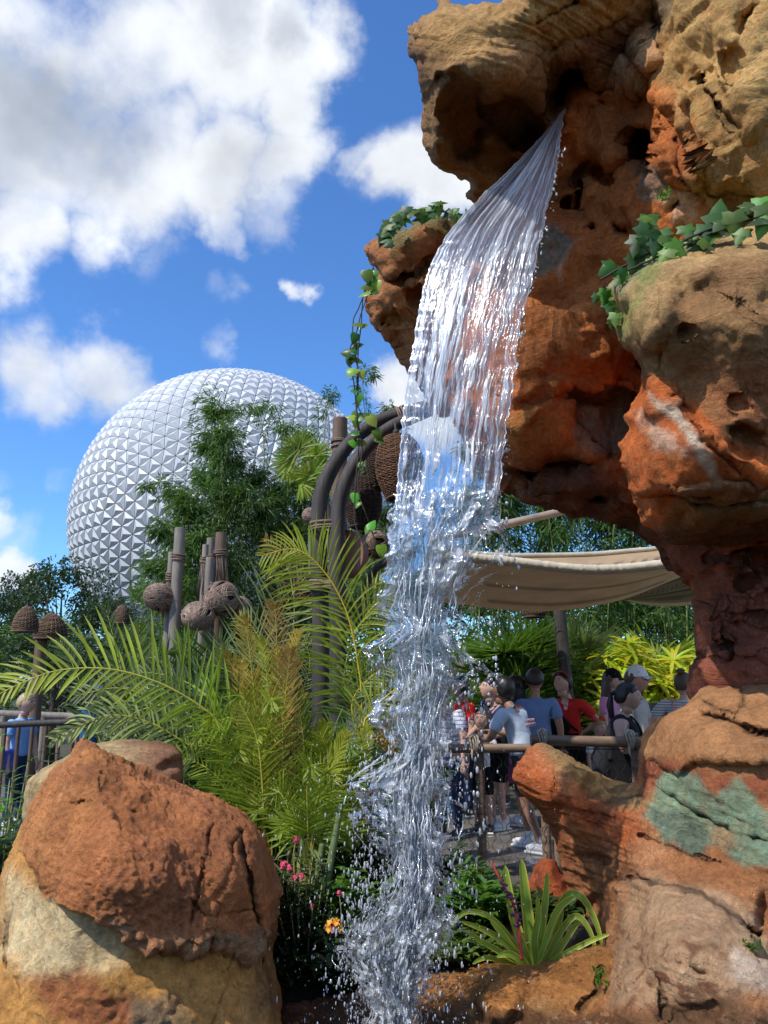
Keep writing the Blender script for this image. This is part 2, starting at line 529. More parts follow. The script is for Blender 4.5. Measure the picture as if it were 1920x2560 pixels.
    cc = np.concatenate([col, np.ones((n0, 1))], 1); cc = np.concatenate([cc, cc])
    ca = me.attributes.new("Col", 'FLOAT_COLOR', 'POINT'); ca.data.foreach_set('color', np.clip(cc, 0, 1).ravel())
    return link(name, me, mat or MROCK, parent)

def hexc(h):
    h = h.lstrip('#'); v = np.array([int(h[i:i + 2], 16) / 255 for i in (0, 2, 4)])
    return np.where(v <= .04045, v / 12.92, ((v + .055) / 1.055) ** 2.4)
def mixc(col, c, k):
    return col * (1 - k[:, None]) + np.asarray(c)[None] * k[:, None]
def region(p, V, poly, soft=14, nz=30, f=3.0):
    """soft, noisy-edged patch mask"""
    s, _ = poly_sd(p, np.asarray(poly, float))
    k_ = s + nz * (1.2 * fbm(V * f, 4, .6) + .9 * fbm(V * 11, 4, .7))
    return sstep(-soft * 1.5, soft * 1.5, k_) * (.86 + .28 * sstep(-.3, .3, fbm(V * 17 + 5, 3)))

TAN = hexc('b08350'); SAND = hexc('c49c68'); BROWN = hexc('8a5a38'); DKBROWN = hexc('54382a'); ORANGE = hexc('b35c2a'); RUST = hexc('94462a')
DEEP = hexc('7a3820'); GREYR = hexc('726558'); MOSS = hexc('6b6b35'); GRN = hexc('7f9274'); DKGRN = hexc('5b6655'); PINK = hexc('b58a70'); CREAM = hexc('cdb287'); BLACKR = hexc('3a2c24')

def facets(V, cell, seed=0):
    """broken planes: every cell of rock is cut along a plane of its own"""
    q = V / cell; i0 = np.floor(q).astype(int)
    best = np.full((len(V), 2), 1e9); val = np.zeros((len(V), 2))
    for dx in (-1, 0, 1):
        for dy in (-1, 0, 1):
            for dz in (-1, 0, 1):
                c = i0 + np.array([dx, dy, dz]); cc = c & 255
                h = _perm[_perm[_perm[(cc[:, 0] + seed) & 255] + cc[:, 1]] + cc[:, 2]]
                cp = c + .5 + .42 * _g[h]
                d = ((q - cp) ** 2).sum(1)
                g2 = _g[(h + 77) & 255]
                hv = ((q - cp) * g2).sum(1) * .9 + .35 * _g[(h + 31) & 255][:, 0]
                m = d < best[:, 0]
                m2 = (~m) & (d < best[:, 1])
                best[m2, 1] = d[m2]; val[m2, 1] = hv[m2]
                best[m, 1] = best[m, 0]; val[m, 1] = val[m, 0]; best[m, 0] = d[m]; val[m, 0] = hv[m]
    t = np.clip((np.sqrt(best[:, 1]) - np.sqrt(best[:, 0])) / .10, 0, 1) * .5 + .5
    return val[:, 0] * t + val[:, 1] * (1 - t)
def rel(coarse=.05, fine=.012, strata=0.0, sdir_=(0.25, 0, 1), sf=16, pits=0.0, cf=1.6, ff=11, lumps=0.0, facet=0.0):
    sd_ = np.asarray(sdir_, float); sd_ /= np.linalg.norm(sd_)
    def f(V, p, d):
        h = coarse * fbm(V * cf, 4, .55) + fine * fbm(V * ff, 4, .6)
        if facet:
            Vw = V + .10 * np.stack([fbm(V * 2.2 + k_ * 9, 3) for k_ in range(3)], 1)
            h = h + facet * facets(Vw, .55, 3) + facet * .3 * facets(Vw, .2, 9)
        r = ridged(V * cf * 1.7 + 9, 3)
        h = h + coarse * .55 * (sstep(.1, .7, r) - .5)
        if strata:
            wv = fbm(V * 1.3 + 20, 3) * .22
            s = (V @ sd_) + wv
            q = np.stack([s * sf, V[:, 0] * .9, V[:, 1] * .9], 1)
            h = h + strata * (pn(q) + .5 * pn(q * 2.3 + 4)) * sstep(-.25, .25, fbm(V * 1.1 + 3, 2))
        if pits:
            h = h - pits * sstep(.30, .62, pn(V * 13 + 3)) * sstep(-.05, .3, pn(V * 1.9 + 8))
            h = h - pits * 1.6 * sstep(.42, .62, pn(V * 6 + 13)) * sstep(.0, .35, pn(V * 1.5 + 18))
        if lumps:
            h = h + lumps * np.abs(pn(V * 26))
        return h
    return f

arch = empty('rock_arch', P(1700, 2400, 4.0))
tag(arch, 'towering orange and tan artificial rock arch with overhang that the waterfall drops from', 'rock arch')
arch.location = (0, 0, 0)

# ---- overhang, upper left of the arch
ov_out = [(1015, 69), (1035, 55), (1070, 38), (1093, 26), (1096, 5), (1116, 0), (1130, 16), (1175, 20), (1215, 12), (1272, 3), (1300, -70), (1800, -70), (1800, 200),
          (1560, 330), (1440, 420), (1330, 600), (1215, 640), (1188, 560), (1186, 524), (1180, 508), (1166, 498), (1163, 478), (1177, 463), (1157, 448), (1110, 428), (1076, 399),
          (1063, 347), (1058, 278), (1055, 231), (1041, 197), (1038, 153), (1020, 139), (1024, 105)]
ov_ctrl = [(1030, 80, 3.55), (1030, 250, 3.6), (1080, 380, 3.7), (1180, 500, 4.1), (1200, 60, 3.35), (1350, 40, 3.3), (1500, 0, 3.4), (1700, 0, 3.6), (1150, 150, 3.32), (1250, 150, 3.35),
           (1100, 260, 3.5), (1150, 430, 3.95), (1250, 330, 3.75), (1350, 150, 3.5), (1350, 300, 3.85), (1450, 120, 3.6), (1500, 250, 3.95), (1250, 480, 4.3), (1400, 420, 4.4), (1780, 200, 4.2)]
def ov_relief(V, p, d):
    h = rel(.04, .010, 0, cf=1.8, pits=.012, facet=.04)(V, p, d)
    # wavy bedding combed around the nose of the overhang
    wv = 22 * np.sin(p[:, 0] / 95.0 + .6) + 16 * fbm(np.stack([p[:, 0] / 160, p[:, 1] / 160, 0 * p[:, 0]], 1), 2)
    s = (p[:, 1] + wv - .35 * (p[:, 0] - 1000))
    q = np.stack([s / 9.0, p[:, 0] / 260, 0 * s], 1)
    amp = sstep(230, 120, p[:, 1]) * .9 + .25
    h = h + .011 * amp * pn(q) + .007 * amp * pn(q * np.array([2.2, 1, 1]) + 5)
    return h
def ov_paint(V, p, d, nn, disp, cr):
    c = np.tile(hexc('9c7448'), (len(V), 1))
    c = mixc(c, SAND * .9, region(p, V, [(1130, 10), (1330, 0), (1330, 70), (1200, 60), (1120, 70)], 20, 20))
    c = mixc(c, hexc('b08752'), region(p, V, [(1250, -80), (1600, -80), (1560, 60), (1300, 110), (1150, 150), (1050, 120), (1060, 60)], 40, 45))
    c = mixc(c, hexc('a06d42'), sstep(0, .5, fbm(V * 1.6 + 3, 3)) * .7)
    c = mixc(c, hexc('6f4f37'), region(p, V, [(1100, 210), (1160, 170), (1240, 210), (1350, 190), (1360, 130), (1490, 130), (1490, 280), (1350, 380), (1200, 420), (1110, 390)], 30, 40) * .8)  # shade of the hollows painted into the colour, darker over the recesses
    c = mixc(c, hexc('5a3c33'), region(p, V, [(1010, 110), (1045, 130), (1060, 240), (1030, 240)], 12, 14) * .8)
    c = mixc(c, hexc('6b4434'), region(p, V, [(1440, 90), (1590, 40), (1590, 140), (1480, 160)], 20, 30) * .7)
    return mixc(c, BLACKR, np.clip(cr, 0, 1) * .7)
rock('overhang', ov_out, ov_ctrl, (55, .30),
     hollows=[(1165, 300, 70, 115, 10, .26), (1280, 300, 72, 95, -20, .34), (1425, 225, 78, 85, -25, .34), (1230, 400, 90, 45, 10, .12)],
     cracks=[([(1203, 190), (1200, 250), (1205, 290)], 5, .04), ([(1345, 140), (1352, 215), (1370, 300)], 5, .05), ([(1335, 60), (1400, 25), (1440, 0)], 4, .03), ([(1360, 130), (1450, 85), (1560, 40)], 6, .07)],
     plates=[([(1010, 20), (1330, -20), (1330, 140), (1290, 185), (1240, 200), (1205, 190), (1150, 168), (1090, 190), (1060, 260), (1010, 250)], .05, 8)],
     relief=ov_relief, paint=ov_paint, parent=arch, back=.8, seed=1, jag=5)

# ---- main cliff body with left ledge, arch and pillar
cl_out = [(921, 626), (935, 612), (948, 605), (976, 597), (984, 583), (1014, 564), (1052, 540), (1084, 536), (1122, 542), (1160, 556), (1200, 500), (1300, 380), (1380, 290), (1410, 250), (1440, 215), (1480, 170), (1530, 120),
          (1600, 60), (1600, -70), (2230, -70), (2230, 1850), (1740, 1850), (1756, 1731), (1752, 1662), (1741, 1620), (1735, 1577), (1733, 1493), (1724, 1468), (1693, 1451),
          (1663, 1411), (1644, 1383), (1614, 1372), (1570, 1342), (1535, 1322), (1476, 1305), (1416, 1283), (1347, 1260), (1283, 1242), (1251, 1233), (1190, 1150), (1110, 1020), (1060, 960), (1027, 908),
          (1016, 892), (1005, 873), (995, 854), (981, 841), (967, 835), (954, 816), (948, 805), (938, 797), (924, 762), (921, 740), (945, 715), (940, 680), (929, 653)]
cl_ctrl = [(925, 640, 4.35), (1050, 600, 4.15), (1000, 720, 4.25), (1030, 880, 4.5), (1150, 700, 4.3), (1130, 950, 4.5), (1250, 600, 4.35), (1400, 300, 3.95), (1420, 400, 4.15), (1500, 200, 4.0), (1620, 100, 3.8),
           (1800, 60, 3.25), (1900, 200, 3.2), (1700, 250, 3.55), (1600, 420, 3.7), (1500, 520, 4.05), (1700, 520, 3.6), (1900, 450, 3.4), (1350, 550, 4.2), (1400, 700, 4.15), (1300, 820, 4.0), (1450, 800, 3.85),
           (1300, 1000, 4.0), (1450, 1000, 4.1), (1280, 1150, 4.3), (1270, 1225, 4.6), (1450, 1180, 4.2), (1550, 1250, 4.3), (1500, 1300, 4.6), (1650, 1350, 4.5), (1700, 1440, 4.5), (1800, 1300, 4.0), (1920, 1300, 3.8),
           (1745, 1550, 4.4), (1850, 1500, 4.15), (1920, 1500, 4.1), (1770, 1700, 4.4), (1900, 1700, 4.1), (1950, 900, 3.9), (1650, 900, 4.1), (2230, 200, 3.7), (2230, 900, 4.0), (2230, 1600, 4.1)]
def cl_relief(V, p, d):
    h = rel(.06, .016, .010, (0.35, 0, 1), 22, pits=.022, cf=1.5, facet=.11)(V, p, d)
    return h
def cl_paint(V, p, d, nn, disp, cr):
    c = np.tile(hexc('a05a2c'), (len(V), 1))
    c = mixc(c, hexc('b86c34'), sstep(-.1, .5, fbm(V * 2.2, 4)))
    c = mixc(c, hexc('8c4c2a'), sstep(.05, .5, fbm(V * 1.7 + 31, 4)) * .8)
    # left ledge browner, mossy crown
    c = mixc(c, hexc('8f5d37'), region(p, V, [(900, 580), (1100, 500), (1200, 600), (1060, 800), (1040, 960), (900, 760)], 25, 30))
    c = mixc(c, hexc('5d5a36'), region(p, V, [(960, 560), (1080, 520), (1170, 540), (1160, 585), (1060, 580), (1010, 620), (1000, 650), (985, 660), (985, 610)], 8, 22) * .85)
    # ochre top right
    c = mixc(c, hexc('a07a48'), region(p, V, [(1560, -80), (2450, -80), (2450, 540), (1800, 560), (1700, 470), (1740, 380), (1680, 260), (1600, 130)], 25, 45))
    c = mixc(c, hexc('6a5a44'), region(p, V, [(1560, -80), (1720, -80), (1690, 90), (1640, 110), (1590, 60)], 16, 30) * .8)
    c = mixc(c, hexc('c09a60'), region(p, V, [(1700, 60), (1920, 60), (2450, 220), (1850, 250), (1740, 190)], 30, 60) * .7)
    c = mixc(c, hexc('b88a62'), region(p, V, [(1500, 150), (1590, 85), (1640, 150), (1610, 190), (1540, 200)], 12, 18))
    # grey patches
    c = mixc(c, hexc('75685a'), region(p, V, [(1340, 590), (1380, 560), (1450, 620), (1400, 680), (1340, 700)], 6, 14))
    c = mixc(c, hexc('6d5f52'), region(p, V, [(1590, 440), (1670, 420), (1670, 490), (1610, 500)], 10, 20) * .8)
    c = mixc(c, hexc('b9a78c'), region(p, V, [(1480, 610), (1440, 640), (1400, 700), (1420, 650)], 5, 14) * .6)
    c = mixc(c, hexc('6b5f4d'), region(p, V, [(1400, 990), (1425, 965), (1560, 975), (1600, 1000), (1570, 1110), (1510, 1150), (1440, 1110), (1400, 1040)], 4, 5) * .85)
    c = mixc(c, hexc('a5703a'), region(p, V, [(1270, 1020), (1390, 1020), (1420, 1070), (1350, 1120), (1270, 1110)], 20, 20) * .6)
    # dark brown under the arch and the red pillar
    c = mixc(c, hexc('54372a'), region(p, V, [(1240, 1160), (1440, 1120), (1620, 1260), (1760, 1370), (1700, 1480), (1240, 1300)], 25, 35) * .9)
    c = mixc(c, hexc('7a4532'), region(p, V, [(1640, 1340), (2450, 1330), (2450, 1900), (1700, 1900), (1720, 1480)], 25, 30))
    c = mixc(c, hexc('b89a7c'), region(p, V, [(1650, 480), (1730, 470), (1760, 540), (1690, 560)], 8, 24) * .6)
    c = mixc(c, BLACKR, sstep(.04, .09, -disp) * .25)  # crevice shade painted in: darker where the relief sinks deepest
    return mixc(c * 1.3, BLACKR, np.clip(cr, 0, 1) * .75)
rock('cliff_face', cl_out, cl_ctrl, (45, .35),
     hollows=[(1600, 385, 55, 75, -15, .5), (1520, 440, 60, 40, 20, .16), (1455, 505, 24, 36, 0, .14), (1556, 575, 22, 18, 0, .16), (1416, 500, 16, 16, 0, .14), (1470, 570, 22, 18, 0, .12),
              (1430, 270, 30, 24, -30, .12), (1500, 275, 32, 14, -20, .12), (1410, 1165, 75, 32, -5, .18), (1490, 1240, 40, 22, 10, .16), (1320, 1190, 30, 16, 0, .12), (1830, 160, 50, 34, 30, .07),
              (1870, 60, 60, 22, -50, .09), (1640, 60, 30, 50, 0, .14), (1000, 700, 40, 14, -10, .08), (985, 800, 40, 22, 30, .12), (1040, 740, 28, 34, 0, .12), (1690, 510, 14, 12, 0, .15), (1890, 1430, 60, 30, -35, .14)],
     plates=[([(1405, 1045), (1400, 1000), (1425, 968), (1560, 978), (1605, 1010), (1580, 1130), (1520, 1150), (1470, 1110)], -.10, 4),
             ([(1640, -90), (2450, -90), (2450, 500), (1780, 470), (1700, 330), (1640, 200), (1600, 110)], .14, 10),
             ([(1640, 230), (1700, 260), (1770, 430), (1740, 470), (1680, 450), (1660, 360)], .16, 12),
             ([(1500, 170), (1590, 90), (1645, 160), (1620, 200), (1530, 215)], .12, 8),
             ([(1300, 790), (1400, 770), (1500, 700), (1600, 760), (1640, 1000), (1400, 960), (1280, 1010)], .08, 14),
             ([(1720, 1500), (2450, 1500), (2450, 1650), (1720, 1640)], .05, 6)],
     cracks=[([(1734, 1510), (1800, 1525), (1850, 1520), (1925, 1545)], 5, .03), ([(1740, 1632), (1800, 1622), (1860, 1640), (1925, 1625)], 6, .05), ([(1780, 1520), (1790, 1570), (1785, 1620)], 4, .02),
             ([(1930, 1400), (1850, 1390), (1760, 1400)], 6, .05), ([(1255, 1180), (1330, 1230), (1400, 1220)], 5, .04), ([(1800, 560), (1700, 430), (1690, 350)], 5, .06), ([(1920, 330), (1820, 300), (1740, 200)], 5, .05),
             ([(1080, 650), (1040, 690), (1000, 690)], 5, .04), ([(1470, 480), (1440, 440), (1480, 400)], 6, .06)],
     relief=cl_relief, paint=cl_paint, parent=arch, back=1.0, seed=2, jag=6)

# ---- mossy front boulder of the arch
mb_out = [(1498, 715), (1520, 700), (1545, 688), (1575, 668), (1640, 640), (1700, 605), (1780, 585), (1850, 562), (2230, 530), (2230, 1400), (1800, 1365), (1718, 1357), (1668, 1352), (1644, 1334), (1630, 1320), (1604, 1314), (1594, 1280),
          (1570, 1240), (1555, 1184), (1545, 1139), (1552, 1105), (1568, 1080), (1560, 1050), (1562, 1030), (1594, 988), (1608, 960), (1604, 930), (1594, 897), (1556, 862), (1544, 839), (1550, 793), (1521, 746)]
mb_ctrl = [(1500, 715, 3.45), (1560, 720, 3.2), (1700, 640, 3.15), (1900, 580, 3.2), (1600, 800, 3.05), (1750, 750, 2.8), (1900, 720, 2.75), (1620, 920, 3.2), (1750, 950, 3.0), (1900, 950, 2.85), (1600, 1050, 3.35), (1700, 1100, 3.1), (1850, 1150, 3.05),
           (1560, 1150, 3.5), (1620, 1270, 3.55), (1700, 1200, 3.25), (1700, 1330, 3.6), (1850, 1250, 3.35), (1950, 1340, 3.7), (1800, 1350, 3.8), (2220, 700, 3.2), (2220, 1100, 3.3)]
def mb_paint(V, p, d, nn, disp, cr):
    c = np.tile(hexc('85603c'), (len(V), 1))
    c = mixc(c, hexc('9a7448'), sstep(-.2, .5, fbm(V * 1.9 + 2, 4)))
    c = mixc(c, hexc('6b482e'), sstep(.05, .5, fbm(V * 1.5 + 12, 3)) * .7)
    c = mixc(c, hexc('8a5030'), region(p, V, [(1700, 900), (2450, 820), (2450, 1250), (1760, 1180)], 50, 60) * .7)
    c = mixc(c, hexc('b8622f'), region(p, V, [(1560, 1000), (1600, 940), (1680, 960), (1790, 1080), (1900, 1130), (2450, 1180), (2450, 1250), (1700, 1230), (1640, 1370), (1540, 1250), (1530, 1130)], 14, 20))
    c = mixc(c, hexc('b3915f'), region(p, V, [(1500, 700), (1640, 630), (1900, 550), (2450, 540), (2450, 640), (1800, 650), (1680, 740), (1640, 800), (1560, 860), (1540, 790)], 25, 30) * .75)
    c = mixc(c, hexc('7d7f45'), region(p, V, [(1570, 660), (1680, 600), (1690, 660), (1620, 740), (1575, 830), (1560, 870), (1545, 800), (1600, 720)], 10, 26) * .8)
    c = mixc(c, hexc('7b8a68'), region(p, V, [(1500, 700), (1600, 650), (1700, 590), (1840, 560), (1840, 590), (1680, 640), (1560, 740), (1520, 740)], 10, 20) * .6)
    c = mixc(c, hexc('c1b199'), region(p, V, [(1640, 980), (1700, 1030), (1760, 1110), (1800, 1200), (1780, 1200), (1730, 1110), (1690, 1060)], 7, 12) * .8)
    c = mixc(c, hexc('c3b49c'), region(p, V, [(1600, 1030), (1690, 1090), (1720, 1130), (1650, 1120)], 10, 24) * .5)
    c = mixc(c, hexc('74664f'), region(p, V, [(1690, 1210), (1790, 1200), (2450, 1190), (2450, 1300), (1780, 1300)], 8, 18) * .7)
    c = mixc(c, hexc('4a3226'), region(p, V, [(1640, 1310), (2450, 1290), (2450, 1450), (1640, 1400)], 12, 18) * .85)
    return mixc(c * 1.22, BLACKR, np.clip(cr, 0, 1) * .7)
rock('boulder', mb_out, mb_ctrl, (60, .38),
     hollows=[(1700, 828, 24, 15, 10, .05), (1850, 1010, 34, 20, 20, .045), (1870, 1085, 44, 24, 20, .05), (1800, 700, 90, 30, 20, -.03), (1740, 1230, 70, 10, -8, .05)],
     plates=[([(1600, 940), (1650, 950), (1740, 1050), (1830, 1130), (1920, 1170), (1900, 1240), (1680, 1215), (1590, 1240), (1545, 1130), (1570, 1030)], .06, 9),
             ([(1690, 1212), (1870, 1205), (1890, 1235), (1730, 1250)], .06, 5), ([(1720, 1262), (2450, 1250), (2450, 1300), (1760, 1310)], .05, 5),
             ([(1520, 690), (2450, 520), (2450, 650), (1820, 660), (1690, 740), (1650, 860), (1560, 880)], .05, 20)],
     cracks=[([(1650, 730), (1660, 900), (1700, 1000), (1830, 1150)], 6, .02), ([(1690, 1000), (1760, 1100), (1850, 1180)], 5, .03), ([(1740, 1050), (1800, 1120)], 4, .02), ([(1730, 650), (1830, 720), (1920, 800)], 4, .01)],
     relief=rel(.035, .009, .007, (1, 0, .6), 16, pits=.010, cf=1.5, facet=.06), paint=mb_paint, parent=arch, back=.8, seed=3, jag=5)

# ---- base rock with the beak, lower right
ba_out = [(1281, 1932), (1298, 1904), (1312, 1888), (1318, 1875), (1332, 1868), (1352, 1864), (1372, 1868), (1400, 1885), (1454, 1906), (1504, 1931), (1546, 1948), (1579, 1952), (1592, 1950), (1598, 1920), (1600, 1873), (1604, 1840),
          (1633, 1815), (1675, 1786), (1720, 1769), (1745, 1744), (1758, 1722), (1850, 1715), (2230, 1712), (2230, 2900), (1460, 2900), (1470, 2560), (1494, 2480), (1522, 2430), (1520, 2380), (1500, 2340), (1440, 2310), (1425, 2260), (1408, 2200),
          (1398, 2140), (1385, 2080), (1368, 2055), (1350, 2036), (1336, 2018), (1318, 2004), (1298, 1977), (1287, 1953)]
ba_ctrl = [(1290, 1935, 4.35), (1350, 1880, 4.3), (1400, 1950, 4.1), (1550, 1960, 4.1), (1350, 2030, 4.25), (1450, 2050, 4.0), (1610, 1860, 4.1), (1700, 1830, 3.75), (1760, 1740, 4.0), (1900, 1740, 3.8), (1900, 1850, 3.45), (1700, 1950, 3.65),
           (1900, 1980, 3.3), (1600, 2050, 3.8), (1750, 2100, 3.55), (1900, 2150, 3.25), (1420, 2200, 4.3), (1450, 2280, 4.35), (1520, 2150, 4.0), (1500, 2330, 4.0), (1600, 2200, 3.55), (1720, 2200, 3.35), (1650, 2350, 3.1), (1800, 2350, 3.0),
           (1920, 2350, 3.1), (1550, 2500, 3.2), (1700, 2540, 2.95), (1900, 2540, 2.8), (1700, 2800, 2.9), (2220, 1900, 3.7), (2220, 2300, 3.5), (2220, 2700, 3.2)]
def ba_relief(V, p, d):
    h = rel(.035, .010, 0, pits=.01, cf=1.7, facet=.035)(V, p, d)
    s = (p[:, 1] - .42 * p[:, 0]) + 22 * fbm(np.stack([p[:, 0] / 170, p[:, 1] / 170, 0 * d], 1), 3)
    q = np.stack([s / 11.0, p[:, 0] / 130, 0 * s], 1)
    m = sstep(1930, 1980, p[:, 1] - .35 * (p[:, 0] - 1600)) * (1 - .6 * sstep(2150, 2250, p[:, 1]))
    h = h + m * (.013 * pn(q) + .008 * pn(q * np.array([2.4, 2, 1]) + 8))
    return h
def ba_paint(V, p, d, nn, disp, cr):
    c = np.tile(hexc('a0683f'), (len(V), 1))
    c = mixc(c, hexc('b07c54'), sstep(-.2, .5, fbm(V * 2.0 + 2, 4)))
    c = mixc(c, hexc('ae5c30'), region(p, V, [(1260, 1900), (1340, 1880), (1420, 1990), (1560, 2020), (1600, 2080), (1560, 2120), (1420, 2070), (1300, 2020)], 25, 25))
    c = mixc(c, hexc('9c5634'), region(p, V, [(1300, 2020), (1420, 2060), (1440, 2200), (1470, 2330), (1380, 2300)], 25, 25) * .7)
    c = mixc(c, hexc('8a7448'), region(p, V, [(1350, 1860), (1460, 1900), (1600, 1950), (1640, 2020), (1540, 2005), (1400, 1930)], 10, 14) * .75)
    c = mixc(c, hexc('a8764b'), region(p, V, [(1590, 1860), (1760, 1700), (2450, 1700), (2450, 1960), (1800, 1930), (1700, 1880), (1620, 1920)], 14, 20))
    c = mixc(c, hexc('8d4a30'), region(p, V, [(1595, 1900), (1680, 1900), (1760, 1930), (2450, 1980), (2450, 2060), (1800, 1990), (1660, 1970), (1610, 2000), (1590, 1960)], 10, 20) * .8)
    c = mixc(c, GRN, region(p, V, [(1655, 1925), (1750, 1935), (1800, 1980), (1850, 1935), (1920, 2040), (2450, 2080), (2450, 2200), (1860, 2170), (1780, 2120), (1740, 2140), (1660, 2100), (1620, 2040), (1640, 1980)], 7, 22) * .9)
    c = mixc(c, DKGRN, region(p, V, [(1620, 2020), (1700, 2030), (1780, 2080), (1770, 2140), (1700, 2130), (1650, 2080)], 8, 12) * .8)
    c = mixc(c, hexc('a8774f'), region(p, V, [(1770, 2060), (1840, 2070), (1850, 2130), (1790, 2150)], 8, 18) * .6)
    c = mixc(c, hexc('b08d6a'), region(p, V, [(1560, 2200), (1640, 2190), (1800, 2230), (1890, 2290), (1930, 2400), (2450, 2500), (1850, 2480), (1700, 2540), (1540, 2520), (1520, 2440), (1560, 2330)], 14, 22) * .85)
    c = mixc(c, hexc('cdb9a4'), region(p, V, [(1830, 2380), (1900, 2420), (1930, 2500), (1890, 2480), (1830, 2440)], 10, 22) * .6)
    c = mixc(c, hexc('7d4c35'), sstep(.3, .42, pn(V * 22)) * region(p, V, [(1540, 2300), (1800, 2360), (1800, 2540), (1500, 2560)], 30, 30) * .8)
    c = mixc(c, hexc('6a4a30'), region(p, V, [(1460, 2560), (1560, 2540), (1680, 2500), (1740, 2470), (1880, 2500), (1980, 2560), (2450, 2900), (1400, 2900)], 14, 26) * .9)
    c = mixc(c, BLACKR, sstep(.012, .04, -disp) * .25)  # occlusion-like darkening painted into the low relief
    return mixc(c, BLACKR, np.clip(cr, 0, 1) * .8)
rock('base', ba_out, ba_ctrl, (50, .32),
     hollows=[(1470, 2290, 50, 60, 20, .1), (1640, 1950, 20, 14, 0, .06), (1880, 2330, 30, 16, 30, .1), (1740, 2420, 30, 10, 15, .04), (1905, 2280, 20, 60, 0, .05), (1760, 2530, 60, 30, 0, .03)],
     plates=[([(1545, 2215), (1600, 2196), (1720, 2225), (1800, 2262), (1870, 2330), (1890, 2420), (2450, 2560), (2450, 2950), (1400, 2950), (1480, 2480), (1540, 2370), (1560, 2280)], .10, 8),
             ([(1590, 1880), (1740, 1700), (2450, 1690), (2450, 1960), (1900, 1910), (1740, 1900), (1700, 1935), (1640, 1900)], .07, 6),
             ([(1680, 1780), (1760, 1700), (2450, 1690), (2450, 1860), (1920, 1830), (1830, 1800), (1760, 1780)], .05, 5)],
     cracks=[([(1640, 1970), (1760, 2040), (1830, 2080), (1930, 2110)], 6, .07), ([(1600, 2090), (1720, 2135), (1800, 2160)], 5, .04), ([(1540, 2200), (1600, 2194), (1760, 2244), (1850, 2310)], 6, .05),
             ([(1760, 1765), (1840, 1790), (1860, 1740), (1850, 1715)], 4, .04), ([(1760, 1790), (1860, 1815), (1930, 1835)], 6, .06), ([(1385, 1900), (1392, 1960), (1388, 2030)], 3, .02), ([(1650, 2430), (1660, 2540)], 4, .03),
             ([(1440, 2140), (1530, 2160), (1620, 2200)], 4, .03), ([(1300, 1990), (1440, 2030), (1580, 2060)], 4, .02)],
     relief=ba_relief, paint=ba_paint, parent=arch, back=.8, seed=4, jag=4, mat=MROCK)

# ---- small orange rock behind the striped plant
sr_paint = lambda V, p, d, nn, disp, cr: mixc(np.tile(hexc('a2522c'), (len(V), 1)), hexc('7d3c24'), sstep(-.1, .4, fbm(V * 4, 3)))
o = rock('rock', [(1318, 2230), (1322, 2190), (1340, 2160), (1362, 2146), (1385, 2150), (1405, 2175), (1430, 2220), (1470, 2300), (1490, 2380), (1420, 2430), (1330, 2420), (1325, 2330)],
         [(1320, 2200, 4.6), (1370, 2180, 4.5), (1400, 2300, 4.45), (1340, 2400, 4.5), (1470, 2360, 4.6)], (40, .25), relief=rel(.03, .01, pits=.01), paint=sr_paint, seed=5)
tag(o, 'small rust orange rock behind the striped spiky plant, under the beaked rock', 'rock')

# ---- planter rim along the bottom
rim_out = [(640, 2560), (700, 2520), (740, 2509), (800, 2498), (882, 2480), (982, 2452), (1070, 2440), (1152, 2427), (1195, 2412), (1250, 2408), (1309, 2416), (1380, 2409), (1423, 2380), (1470, 2372), (1508, 2366), (1540, 2380), (1560, 2430), (1600, 2560), (1600, 2950), (600, 2950)]
rim_ctrl = [(700, 2540, 3.67), (900, 2490, 3.67), (1150, 2440, 3.62), (1300, 2430, 3.57), (1500, 2380, 3.52), (1500, 2480, 3.32), (1300, 2500, 3.32), (1100, 2540, 3.37), (800, 2580, 3.47), (1400, 2560, 3.22), (1550, 2560, 3.07), (1000, 2850, 3.17), (1500, 2850, 3.07)]
def rim_paint(V, p, d, nn, disp, cr):
    c = np.tile(hexc('a06a38'), (len(V), 1))
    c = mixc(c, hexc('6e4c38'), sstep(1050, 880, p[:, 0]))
    c = mixc(c, hexc('b58a55'), sstep(0, .5, fbm(V * 5, 4)) * .6)
    c = mixc(c, hexc('b5763a'), region(p, V, [(1200, 2440), (1260, 2430), (1310, 2460), (1290, 2540), (1220, 2550), (1195, 2500)], 6, 6) * .8)
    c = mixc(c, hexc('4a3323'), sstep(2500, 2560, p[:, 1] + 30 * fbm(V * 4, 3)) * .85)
    c = mixc(c, hexc('c98a4c'), sstep(.5, .6, pn(V * 34)) * .8)
    return mixc(c, BLACKR, np.clip(cr, 0, 1) * .8)
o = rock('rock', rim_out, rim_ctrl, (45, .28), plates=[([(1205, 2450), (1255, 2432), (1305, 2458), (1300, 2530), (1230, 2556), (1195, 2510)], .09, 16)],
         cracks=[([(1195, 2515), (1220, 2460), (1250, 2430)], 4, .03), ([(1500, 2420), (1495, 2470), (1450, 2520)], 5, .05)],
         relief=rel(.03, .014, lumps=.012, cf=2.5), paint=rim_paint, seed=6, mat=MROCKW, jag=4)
tag(o, 'low brown and orange rock rim of the planter where the water lands', 'rock rim')

